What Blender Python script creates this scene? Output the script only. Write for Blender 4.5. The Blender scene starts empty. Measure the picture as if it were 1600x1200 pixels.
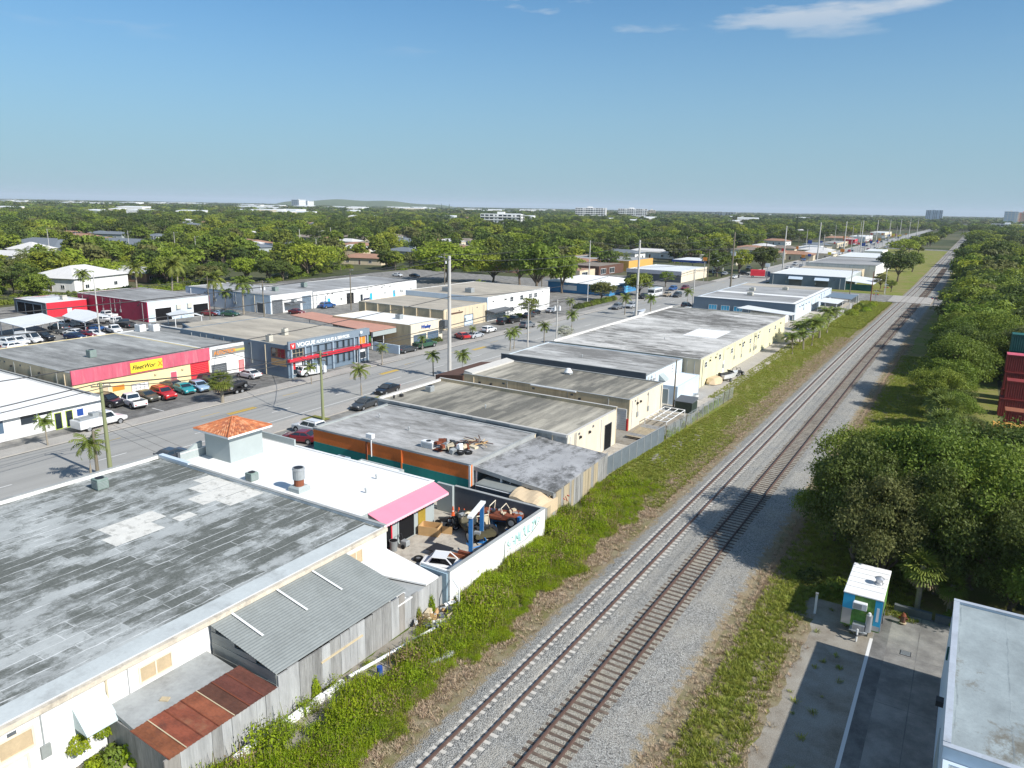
import bpy, math, random
import numpy as np
from mathutils import Vector, Matrix

# ------------------------------------------------------------------ camera, sky, sun, exposure
SC = bpy.context.scene
COL = SC.collection
CAM_F, CAM_PITCH, CAM_YAW, CAM_ROLL, CAM_H = 1157.2756, 0.234678642, 0.551462107, 0.0186313177, 28.0
_fw = Vector((-math.sin(CAM_YAW)*math.cos(CAM_PITCH), math.cos(CAM_YAW)*math.cos(CAM_PITCH), -math.sin(CAM_PITCH)))
_r0 = Vector((math.cos(CAM_YAW), math.sin(CAM_YAW), 0)); _u0 = _r0.cross(_fw)
_c, _s = math.cos(CAM_ROLL), math.sin(CAM_ROLL)
_rt = _c*_r0 + _s*_u0; _up = -_s*_r0 + _c*_u0
cam_d = bpy.data.cameras.new('camera'); cam = bpy.data.objects.new('camera', cam_d); COL.objects.link(cam)
cam_d.sensor_fit = 'HORIZONTAL'; cam_d.sensor_width = 36.0; cam_d.lens = 36.0*CAM_F/1600.0
cam_d.clip_start = 0.5; cam_d.clip_end = 60000
cam.matrix_world = Matrix(((_rt.x, _up.x, -_fw.x, 0), (_rt.y, _up.y, -_fw.y, 0), (_rt.z, _up.z, -_fw.z, CAM_H), (0, 0, 0, 1)))
SC.camera = cam

SUN_EL, SUN_AZ = math.radians(38.0), math.radians(93.5)      # azimuth clockwise from +Y: the sun stands over +X
world = bpy.data.worlds.new('World'); SC.world = world; world.use_nodes = True
wt = world.node_tree; wt.nodes.clear()
def wn(t, **k):
    n = wt.nodes.new(t)
    for a, b in k.items(): setattr(n, a, b)
    return n
sky = wn('ShaderNodeTexSky', sky_type='NISHITA', sun_disc=False, sun_elevation=SUN_EL, sun_rotation=SUN_AZ,
         altitude=0.0, air_density=1.0, dust_density=0.0, ozone_density=6.0)
# a few thin fair-weather clouds overhead, laid out on a plane high above
tc = wn('ShaderNodeTexCoord'); sx = wn('ShaderNodeSeparateXYZ'); wt.links.new(tc.outputs['Generated'], sx.inputs[0])
zc = wn('ShaderNodeMath', operation='MAXIMUM'); wt.links.new(sx.outputs[2], zc.inputs[0]); zc.inputs[1].default_value = 0.02
dx = wn('ShaderNodeMath', operation='DIVIDE'); dy = wn('ShaderNodeMath', operation='DIVIDE')
for d, i in ((dx, 0), (dy, 1)): wt.links.new(sx.outputs[i], d.inputs[0]); wt.links.new(zc.outputs[0], d.inputs[1])
cv = wn('ShaderNodeCombineXYZ'); wt.links.new(dx.outputs[0], cv.inputs[0]); wt.links.new(dy.outputs[0], cv.inputs[1])
cmap = wn('ShaderNodeMapping'); cmap.inputs['Location'].default_value = (-20.918, 29.218, 24.663); wt.links.new(cv.outputs[0], cmap.inputs[0])
cn = wn('ShaderNodeTexNoise'); cn.inputs['Scale'].default_value = 1.0; cn.inputs['Detail'].default_value = 10; cn.inputs['Roughness'].default_value = 0.55
wt.links.new(cmap.outputs[0], cn.inputs['Vector'])
cr = wn('ShaderNodeValToRGB'); cr.color_ramp.elements[0].position = 0.53; cr.color_ramp.elements[1].position = 0.63; wt.links.new(cn.outputs[0], cr.inputs[0])
el = wn('ShaderNodeMapRange'); el.inputs[1].default_value = 0.175; el.inputs[2].default_value = 0.235; wt.links.new(sx.outputs[2], el.inputs[0])
cm = wn('ShaderNodeMath', operation='MULTIPLY'); wt.links.new(cr.outputs[0], cm.inputs[0]); wt.links.new(el.outputs[0], cm.inputs[1])
cm2 = wn('ShaderNodeMath', operation='MULTIPLY'); wt.links.new(cm.outputs[0], cm2.inputs[0]); cm2.inputs[1].default_value = 0.8
# pale humid band that thickens toward the horizon, the same all the way round
hz = wn('ShaderNodeMapRange', interpolation_type='SMOOTHSTEP'); hz.inputs[1].default_value = -0.02; hz.inputs[2].default_value = 0.30; hz.inputs[3].default_value = 0.92; hz.inputs[4].default_value = 0.10; wt.links.new(sx.outputs[2], hz.inputs[0])
hx = wn('ShaderNodeMixRGB'); tint = wn('ShaderNodeMixRGB', blend_type='MULTIPLY'); tint.inputs[0].default_value = 1.0; tint.inputs[2].default_value = (0.76, 1.20, 1.32, 1); wt.links.new(sky.outputs[0], tint.inputs[1])
wt.links.new(hz.outputs[0], hx.inputs[0]); wt.links.new(tint.outputs[0], hx.inputs[1]); hx.inputs[2].default_value = (3.45, 5.1, 6.15, 1)
mx = wn('ShaderNodeMixRGB'); wt.links.new(cm2.outputs[0], mx.inputs[0]); wt.links.new(hx.outputs[0], mx.inputs[1]); mx.inputs[2].default_value = (7.6, 8.0, 8.4, 1)
bg = wn('ShaderNodeBackground'); bg.inputs[1].default_value = 0.075; wt.links.new(mx.outputs[0], bg.inputs[0])
wo = wn('ShaderNodeOutputWorld'); wt.links.new(bg.outputs[0], wo.inputs[0])

sd = bpy.data.lights.new('sun', 'SUN'); sd.energy = 5.0; sd.angle = math.radians(0.55); sd.color = (1.0, 0.97, 0.92)
so = bpy.data.objects.new('sun', sd); COL.objects.link(so); so.location = (60, 0, 60)
_sv = Vector((math.sin(SUN_AZ)*math.cos(SUN_EL), math.cos(SUN_AZ)*math.cos(SUN_EL), math.sin(SUN_EL)))
so.rotation_euler = _sv.to_track_quat('Z', 'Y').to_euler()
SC.view_settings.view_transform = 'Standard'; SC.view_settings.look = 'None'
SC.view_settings.exposure = 0.35; SC.view_settings.gamma = 1.0; SC.view_settings.use_curve_mapping = False
SC.render.engine = 'CYCLES'; SC.cycles.max_bounces = 5; SC.cycles.diffuse_bounces = 3; SC.cycles.glossy_bounces = 2
SC.cycles.transmission_bounces = 2; SC.cycles.volume_bounces = 0; SC.cycles.transparent_max_bounces = 4

HAZE = 0.00007
# ------------------------------------------------------------------ helpers
R = random.Random(7)
def srgb(*c):
    f = lambda x: (x/255/12.92) if x/255 <= 0.04045 else ((x/255+0.055)/1.055)**2.4
    return tuple(f(x) for x in c)
def ray(u, v):
    d = _rt*((u-800)/CAM_F) - _up*((v-600)/CAM_F) + _fw
    return d
def G(u, v, z=0.0):
    """where the sight line of a measured photo point meets the level z"""
    d = ray(u, v); t = (z-CAM_H)/d.z
    return Vector((d.x*t, d.y*t, z))

class MB:
    def __init__(s): s.v = []; s.f = []; s.m = []
    def poly(s, pts, m=0):
        n = len(s.v); s.v += [tuple(p) for p in pts]; s.f.append(tuple(range(n, n+len(pts)))); s.m.append(m); return s
    def _faces(s, n, fs, m):
        for f in fs: s.f.append(tuple(n+i for i in f)); s.m.append(m)
    def box(s, x0, x1, y0, y1, z0, z1, m=0):
        n = len(s.v)
        s.v += [(x0,y0,z0),(x1,y0,z0),(x1,y1,z0),(x0,y1,z0),(x0,y0,z1),(x1,y0,z1),(x1,y1,z1),(x0,y1,z1)]
        s._faces(n, ((3,2,1,0),(4,5,6,7),(0,1,5,4),(1,2,6,5),(2,3,7,6),(3,0,4,7)), m); return s
    def bbox(s, x0, x1, y0, y1, z0, z1, b=0.02, m=0):
        """box with chamfered top edges"""
        n = len(s.v)
        s.v += [(x0,y0,z0),(x1,y0,z0),(x1,y1,z0),(x0,y1,z0),(x0,y0,z1-b),(x1,y0,z1-b),(x1,y1,z1-b),(x0,y1,z1-b),
                (x0+b,y0+b,z1),(x1-b,y0+b,z1),(x1-b,y1-b,z1),(x0+b,y1-b,z1)]
        s._faces(n, ((3,2,1,0),(8,9,10,11),(0,1,5,4),(1,2,6,5),(2,3,7,6),(3,0,4,7),(4,5,9,8),(5,6,10,9),(6,7,11,10),(7,4,8,11)), m); return s
    def obox(s, c, size, rz=0.0, rx=0.0, m=0):
        M = Matrix.Translation(c) @ Matrix.Rotation(rz, 4, 'Z') @ Matrix.Rotation(rx, 4, 'X')
        a, b, d = size[0]/2, size[1]/2, size[2]/2; n = len(s.v)
        s.v += [tuple(M @ Vector(p)) for p in ((-a,-b,-d),(a,-b,-d),(a,b,-d),(-a,b,-d),(-a,-b,d),(a,-b,d),(a,b,d),(-a,b,d))]
        s._faces(n, ((3,2,1,0),(4,5,6,7),(0,1,5,4),(1,2,6,5),(2,3,7,6),(3,0,4,7)), m); return s
    def prism(s, xy, z0, z1, m=0, mt=None):
        """upright prism over a polygon; z0 / z1 may be one height per corner"""
        k = len(xy); n = len(s.v)
        za = z0 if hasattr(z0, '__len__') else [z0]*k; zb = z1 if hasattr(z1, '__len__') else [z1]*k
        s.v += [(p[0], p[1], za[i]) for i, p in enumerate(xy)] + [(p[0], p[1], zb[i]) for i, p in enumerate(xy)]
        s.f.append(tuple(n+i for i in reversed(range(k)))); s.m.append(m)
        s.f.append(tuple(n+k+i for i in range(k))); s.m.append(m if mt is None else mt)
        for i in range(k): s.f.append((n+i, n+(i+1)%k, n+k+(i+1)%k, n+k+i)); s.m.append(m)
        return s
    def cyl(s, c, r, z0, z1, n=12, r2=None, m=0):
        r2 = r if r2 is None else r2; b = len(s.v)
        for rr, z in ((r, z0), (r2, z1)):
            for i in range(n):
                a = 2*math.pi*i/n; s.v.append((c[0]+rr*math.cos(a), c[1]+rr*math.sin(a), z))
        s.f.append(tuple(b+i for i in reversed(range(n)))); s.m.append(m)
        s.f.append(tuple(b+n+i for i in range(n))); s.m.append(m)
        for i in range(n): s.f.append((b+i, b+(i+1)%n, b+n+(i+1)%n, b+n+i)); s.m.append(m)
        return s
    def tube(s, pts, r, n=6, m=0):
        pts = [Vector(p) for p in pts]; rs = r if hasattr(r, '__len__') else [r]*len(pts); b = len(s.v)
        for i, p in enumerate(pts):
            t = (pts[min(i+1, len(pts)-1)] - pts[max(i-1, 0)]).normalized()
            a = t.cross(Vector((0, 0, 1)));
            if a.length < 0.05: a = t.cross(Vector((1, 0, 0)))
            a.normalize(); c = t.cross(a)
            for k in range(n):
                g = 2*math.pi*k/n; s.v.append(tuple(p + a*(rs[i]*math.cos(g)) + c*(rs[i]*math.sin(g))))
        for i in range(len(pts)-1):
            for k in range(n): s.f.append((b+i*n+k, b+i*n+(k+1)%n, b+(i+1)*n+(k+1)%n, b+(i+1)*n+k)); s.m.append(m)
        s.f.append(tuple(b+k for k in reversed(range(n)))); s.m.append(m)
        e = b+(len(pts)-1)*n; s.f.append(tuple(e+k for k in range(n))); s.m.append(m)
        return s
    def wheel(s, c, r, w, n=14, m=0):
        """disc with its axle along y"""
        b = len(s.v)
        for y in (-w/2, w/2):
            for i in range(n):
                a = 2*math.pi*i/n; s.v.append((c[0]+r*math.cos(a), c[1]+y, c[2]+r*math.sin(a)))
        s.f.append(tuple(b+i for i in range(n))); s.m.append(m)
        s.f.append(tuple(b+n+i for i in reversed(range(n)))); s.m.append(m)
        for i in range(n): s.f.append((b+(i+1)%n, b+i, b+n+i, b+n+(i+1)%n)); s.m.append(m)
        return s
    def loft(s, secs, m=0):
        b = len(s.v); k = len(secs[0])
        for q in secs: s.v += [tuple(p) for p in q]
        for i in range(len(secs)-1):
            for j in range(k): s.f.append((b+i*k+j, b+i*k+(j+1)%k, b+(i+1)*k+(j+1)%k, b+(i+1)*k+j)); s.m.append(m)
        s.f.append(tuple(b+j for j in reversed(range(k)))); s.m.append(m)
        e = b+(len(secs)-1)*k; s.f.append(tuple(e+j for j in range(k))); s.m.append(m)
        return s
    def mesh(s, name, mats, off=(0, 0, 0), smooth=False):
        me = bpy.data.meshes.new(name)
        me.from_pydata([(p[0]-off[0], p[1]-off[1], p[2]-off[2]) for p in s.v], [], s.f)
        for x in (mats if isinstance(mats, (list, tuple)) else [mats]): me.materials.append(x)
        if any(s.m): me.polygons.foreach_set('material_index', s.m)
        if smooth: me.polygons.foreach_set('use_smooth', [True]*len(s.f))
        me.update(); return me
    def build(s, name, mats, root=None, label=None, smooth=False, kind=None):
        """one mesh object; a part of root, or top-level with its origin at its foot"""
        if root is not None: off = root.get('_w', (0, 0, 0))
        else:
            a = np.array(s.v); off = (float(a[:,0].mean()), float(a[:,1].mean()), float(a[:,2].min()))
        o = bpy.data.objects.new(name, s.mesh(name, mats, off, smooth)); COL.objects.link(o)
        if root is not None:
            o.parent = root
            if root.type != 'EMPTY' or root.parent is not None: o['_w'] = tuple(off)
        else: o.location = off
        o['_w'] = tuple(off)
        if label: o['label'] = label
        if kind: o['kind'] = kind
        return o

def tag(o, label, cat, group=None):
    o['label'] = label; o['category'] = cat
    if group: o['group'] = group
    return o
def thing(name, label, cat, loc=(0, 0, 0), group=None, rz=0.0):
    o = bpy.data.objects.new(name, None); COL.objects.link(o); o.location = loc; o.rotation_euler = (0, 0, rz)
    o.empty_display_size = 0.2; o['_w'] = tuple(float(x) for x in loc)
    return tag(o, label, cat, group)
def dup(root, loc, rz=0.0, label=None, group=None, scale=None, paint=None):
    """a copy of a thing, its parts and their sub-parts (mesh data shared)"""
    r = root.copy(); COL.objects.link(r); r.location = loc; r.rotation_euler = (0, 0, rz)
    if scale: r.scale = scale if hasattr(scale, '__len__') else (scale,)*3
    if label: r['label'] = label
    if group: r['group'] = group
    def kids(src, dst):
        for ch in KIDS.get(src.name, ()):
            c = ch.copy(); COL.objects.link(c); c.parent = dst
            if paint is not None and 'paint' in ch: c.material_slots[0].link = 'OBJECT'; c.material_slots[0].material = paint
            kids(ch, c)
    kids(root, r); return r
KIDS = {}
def proto(root):
    """remember a prototype's tree and keep it out of the scene (it is only copied)"""
    def walk(o):
        KIDS[o.name] = list(o.children)
        for c in o.children: walk(c)
    walk(root)
    return root
def drop(root):
    for c in list(root.children): drop(c)
    bpy.data.objects.remove(root)
# ------------------------------------------------------------------ materials
def NT(name):
    m = bpy.data.materials.new(name); m.use_nodes = True; t = m.node_tree
    b = t.nodes['Principled BSDF']; return m, t, b
class N:
    """tiny node-graph writer"""
    def __init__(s, t): s.t = t
    def n(s, ty, **k):
        x = s.t.nodes.new(ty)
        for a, b in k.items(): setattr(x, a, b)
        return x
    def l(s, a, b): s.t.links.new(a, b)
    def pos(s, scale=(1, 1, 1), rot=0.0, obj=False):
        if obj: p = s.n('ShaderNodeTexCoord').outputs['Object']
        else: p = s.n('ShaderNodeNewGeometry').outputs['Position']
        m = s.n('ShaderNodeMapping'); m.inputs['Scale'].default_value = scale; m.inputs['Rotation'].default_value = (0, 0, rot)
        s.l(p, m.inputs[0]); return m.outputs[0]
    def noise(s, vec, scale, detail=4, rough=0.55):
        x = s.n('ShaderNodeTexNoise'); x.inputs['Scale'].default_value = scale; x.inputs['Detail'].default_value = detail
        x.inputs['Roughness'].default_value = rough; s.l(vec, x.inputs['Vector']); return x.outputs[0]
    def ramp(s, fac, a, b):
        x = s.n('ShaderNodeMapRange'); x.inputs[1].default_value = a; x.inputs[2].default_value = b; s.l(fac, x.inputs[0]); return x.outputs[0]
    def math(s, op, a, b):
        x = s.n('ShaderNodeMath', operation=op)
        for i, q in enumerate((a, b)):
            if isinstance(q, (int, float)): x.inputs[i].default_value = q
            else: s.l(q, x.inputs[i])
        return x.outputs[0]
    def mix(s, fac, a, b, mode='MIX'):
        x = s.n('ShaderNodeMixRGB', blend_type=mode)
        for i, q in enumerate((fac, a, b)):
            if isinstance(q, (int, float)): x.inputs[i].default_value = q
            elif isinstance(q, tuple): x.inputs[i].default_value = (*q, 1)
            else: s.l(q, x.inputs[i])
        return x.outputs[0]
    def bump(s, h, strength, dist, b):
        x = s.n('ShaderNodeBump'); x.inputs['Strength'].default_value = strength; x.inputs['Distance'].default_value = dist
        s.l(h, x.inputs['Height']); s.l(x.outputs[0], b.inputs['Normal'])

_cache = {}
def paint(name, col, rough=0.6, var=0.18, scale=0.7, metal=0.0, dirt=None, obj=False, streak=False, spec=0.4):
    """painted / plain surface with soft wear; dirt = a second colour coming through in patches"""
    if name in _cache: return _cache[name]
    m, t, b = NT(name); g = N(t)
    p = g.pos((1, 1, 0.12) if streak else (1, 1, 1), obj=obj)
    n1 = g.noise(p, scale, 6, 0.65); n2 = g.noise(p, scale*9, 3)
    f = g.math('ADD', g.math('MULTIPLY', n1, 0.7), g.math('MULTIPLY', n2, 0.3))
    lo = tuple(max(0.0, c*(1-var*1.2)) for c in col); hi = tuple(min(0.92, c*(1+var)) for c in col)
    c = g.mix(g.ramp(f, 0.3, 0.7), lo, hi)
    if dirt is not None: c = g.mix(g.math('MULTIPLY', g.ramp(g.noise(p, scale*0.8+0.13, 8, 0.7), 0.52, 0.72), 0.75), c, dirt)
    g.l(c, b.inputs['Base Color']); b.inputs['Roughness'].default_value = rough; b.inputs['Metallic'].default_value = metal
    b.inputs['Specular IOR Level'].default_value = spec
    _cache[name] = m; return m
def flat(name, col, rough=0.5, metal=0.0, emit=0.0, spec=0.5, coat=0.0):
    if name in _cache: return _cache[name]
    m, t, b = NT(name); b.inputs['Base Color'].default_value = (*col, 1); b.inputs['Roughness'].default_value = rough
    b.inputs['Metallic'].default_value = metal; b.inputs['Specular IOR Level'].default_value = spec; b.inputs['Coat Weight'].default_value = coat
    _cache[name] = m; return m
def roofing(name, light, dark, along='y', w=0.95, ln=5.0, seam=None, cover=0.5, blot=0.09, contrast=0.18, soft=0.12, streak=3.0):
    """rolled roofing: strips w wide laid along x or y, weathered in blotches that follow the strips"""
    m, t, b = NT(name); g = N(t)
    rot = math.pi/2 if along == 'y' else 0.0
    p = g.pos((1, 1, 1), rot)
    br = g.n('ShaderNodeTexBrick'); br.offset = 0.37; br.squash = 1.0
    br.inputs['Color1'].default_value = (0, 0, 0, 1); br.inputs['Color2'].default_value = (1, 1, 1, 1); br.inputs['Mortar'].default_value = (0.5, 0.5, 0.5, 1)
    br.inputs['Scale'].default_value = 1.0; br.inputs['Mortar Size'].default_value = 0.035; br.inputs['Mortar Smooth'].default_value = 0.4
    br.inputs['Brick Width'].default_value = ln; br.inputs['Row Height'].default_value = w; br.inputs['Bias'].default_value = 0.0
    warp = g.n('ShaderNodeVectorMath', operation='ADD'); g.l(p, warp.inputs[0])
    wn_ = g.n('ShaderNodeTexNoise'); wn_.inputs['Scale'].default_value = 0.8; g.l(p, wn_.inputs['Vector'])
    ws = g.n('ShaderNodeVectorMath', operation='SCALE'); ws.inputs[3].default_value = 0.25; g.l(wn_.outputs['Color'], ws.inputs[0]); g.l(ws.outputs[0], warp.inputs[1])
    g.l(warp.outputs[0], br.inputs['Vector'])
    st = g.n('ShaderNodeMapping'); st.inputs['Scale'].default_value = (1/streak, 1, 1); g.l(p, st.inputs[0])
    big = g.noise(st.outputs[0], blot, 5, 0.6); mid = g.noise(st.outputs[0], 0.8, 10, 0.78); fine = g.noise(p, 7.0, 5, 0.75)
    f = g.math('ADD', g.math('MULTIPLY', g.ramp(big, 0.3, 0.7), 0.5), g.math('MULTIPLY', g.ramp(mid, 0.22, 0.78), 0.55))
    tone = g.noise(st.outputs[0], 0.35, 6, 0.7)
    f = g.math('ADD', f, g.math('MULTIPLY', br.outputs['Color'], contrast))
    f = g.math('ADD', f, g.math('MULTIPLY', fine, 0.22))
    k = 1.02 - 0.62*cover
    s_ = g.ramp(f, k-soft, k+soft)
    c = g.mix(s_, g.mix(g.ramp(tone, 0.3, 0.72), tuple(x*0.72 for x in light), tuple(min(0.85, x*1.22) for x in light)), g.mix(g.ramp(fine, 0.3, 0.7), dark, tuple(x*1.9 for x in dark)))
    c = g.mix(g.math('MULTIPLY', g.ramp(fine, 0.42, 0.7), 0.20), c, tuple(x*0.45 for x in light))
    if seam is not None:
        sp = g.n('ShaderNodeSeparateXYZ'); g.l(warp.outputs[0], sp.inputs[0])
        fr = g.n('ShaderNodeMath', operation='PINGPONG'); g.l(sp.outputs[1], fr.inputs[0]); fr.inputs[1].default_value = w*0.5
        ln_ = g.ramp(fr.outputs[0], 0.055, 0.02); br_ = g.noise(st.outputs[0], 0.55, 5, 0.7)
        sm = g.math('MAXIMUM', g.math('MULTIPLY', ln_, g.ramp(br_, 0.46, 0.58)), g.math('MULTIPLY', g.math('MULTIPLY', br.outputs['Fac'], 0.6), g.ramp(g.noise(p, 0.3, 3), 0.5, 0.6)))
        c = g.mix(g.math('MULTIPLY', sm, 0.75), c, seam)
    g.l(c, b.inputs['Base Color']); b.inputs['Roughness'].default_value = 0.85; b.inputs['Specular IOR Level'].default_value = 0.25
    g.bump(g.math('ADD', fine, g.math('MULTIPLY', br.outputs['Fac'], 0.6)), 0.25, 0.03, b)
    return m
def ground_mat(name, cols, scales, bump=0.0, bscale=30.0, rough=0.95, thr=(0.38, 0.62)):
    """earth, grass, asphalt: colours mixed by noises of several sizes"""
    m, t, b = NT(name); g = N(t); p = g.pos()
    c = cols[0]
    for i, q in enumerate(cols[1:]):
        f = g.ramp(g.noise(p, scales[i], 7, 0.68), *thr); c = g.mix(f, c, q)
    fn = g.noise(p, bscale, 3, 0.6)
    c = g.mix(g.ramp(fn, 0.3, 0.75), c, g.mix(0.5, c, (0.0, 0.0, 0.0)))
    g.l(c, b.inputs['Base Color']); b.inputs['Roughness'].default_value = rough; b.inputs['Specular IOR Level'].default_value = 0.2
    if bump: g.bump(fn, bump, 0.05, b)
    return m
def ballast_mat(name, tint, dust, edge=None):
    m, t, b = NT(name); g = N(t); p = g.pos()
    v = g.n('ShaderNodeTexVoronoi'); v.inputs['Scale'].default_value = 13.0; g.l(p, v.inputs['Vector'])
    sep = g.n('ShaderNodeSeparateColor'); g.l(v.outputs['Color'], sep.inputs[0])
    c = g.mix(sep.outputs[0], tuple(x*0.52 for x in tint), tuple(min(0.9, x*1.34) for x in tint))
    c = g.mix(g.ramp(v.outputs['Distance'], 0.55, 0.95), c, tuple(x*0.15 for x in tint))
    n1 = g.noise(p, 0.35, 6, 0.65); c = g.mix(g.math('MULTIPLY', g.ramp(n1, 0.42, 0.7), 0.6), c, dust)
    st = g.pos((1.2, 0.03, 1)); c = g.mix(g.math('MULTIPLY', g.ramp(g.noise(st, 1.0, 4), 0.45, 0.75), 0.35), c, tuple(x*0.5 for x in tint))
    if edge:                                                       # stones thin out into the verge
        at = g.n('ShaderNodeAttribute'); at.attribute_name = 'edge'; en = g.math('ADD', at.outputs['Fac'], g.math('MULTIPLY', g.math('SUBTRACT', g.noise(p, 1.6, 8, 0.75), 0.5), 2.2))
        c = g.mix(g.ramp(en, 0.45, 0.75), c, edge)
    g.l(c, b.inputs['Base Color']); b.inputs['Roughness'].default_value = 0.95; b.inputs['Specular IOR Level'].default_value = 0.15
    inv = g.math('SUBTRACT', 1.0, v.outputs['Distance']); g.bump(inv, 0.9, 0.06, b); return m
def leaf_mat(name, a, b_, trans=0.34, obj_var=0.28):
    m, t, b = NT(name); g = N(t)
    ge = g.n('ShaderNodeNewGeometry'); oi = g.n('ShaderNodeObjectInfo')
    n1 = g.noise(g.pos(obj=True), 0.55, 3)
    f = g.math('ADD', g.math('MULTIPLY', ge.outputs['Random Per Island'], 0.45), g.math('MULTIPLY', g.ramp(n1, 0.3, 0.7), 0.55))
    c = g.mix(f, a, b_)
    hs = g.n('ShaderNodeHueSaturation'); g.l(c, hs.inputs['Color'])
    g.l(g.math('SUBTRACT', 0.503, g.math('MULTIPLY', oi.outputs['Random'], 0.03)), hs.inputs['Hue'])
    rr = g.n('ShaderNodeMath', operation='FRACT'); g.l(g.math('MULTIPLY', oi.outputs['Random'], 7.31), rr.inputs[0])
    g.l(g.math('ADD', 1.0-obj_var*0.5, g.math('MULTIPLY', rr.outputs[0], obj_var)), hs.inputs['Value'])
    g.l(hs.outputs[0], b.inputs['Base Color']); b.inputs['Roughness'].default_value = 0.6; b.inputs['Specular IOR Level'].default_value = 0.25
    tr = g.n('ShaderNodeBsdfTranslucent'); g.l(hs.outputs[0], tr.inputs[0])
    ms = g.n('ShaderNodeMixShader'); ms.inputs[0].default_value = trans
    g.l(b.outputs[0], ms.inputs[1]); g.l(tr.outputs[0], ms.inputs[2])
    out = t.nodes['Material Output']; g.l(ms.outputs[0], out.inputs[0]); return m

def road_mat():
    """aged asphalt: darker wheel tracks along the road, patches, fine grain"""
    m, t, b = NT('road_asphalt'); g = N(t); p = g.pos(); ps = g.pos((1, 0.02, 1))
    c = g.mix(g.ramp(g.noise(ps, 0.55, 6, 0.6), 0.32, 0.68), (0.30, 0.293, 0.272), (0.385, 0.375, 0.348))
    c = g.mix(g.math('MULTIPLY', g.ramp(g.noise(p, 0.16, 8, 0.7), 0.52, 0.68), 0.5), c, (0.30, 0.295, 0.28))
    c = g.mix(g.math('MULTIPLY', g.ramp(g.noise(ps, 2.6, 4, 0.6), 0.56, 0.66), 0.35), c, (0.24, 0.235, 0.22))
    c = g.mix(g.math('MULTIPLY', g.ramp(g.noise(p, 30, 3), 0.4, 0.7), 0.25), c, (0.22, 0.22, 0.21))
    g.l(c, b.inputs['Base Color']); b.inputs['Roughness'].default_value = 0.9; b.inputs['Specular IOR Level'].default_value = 0.25; return m
S = srgb
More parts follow.
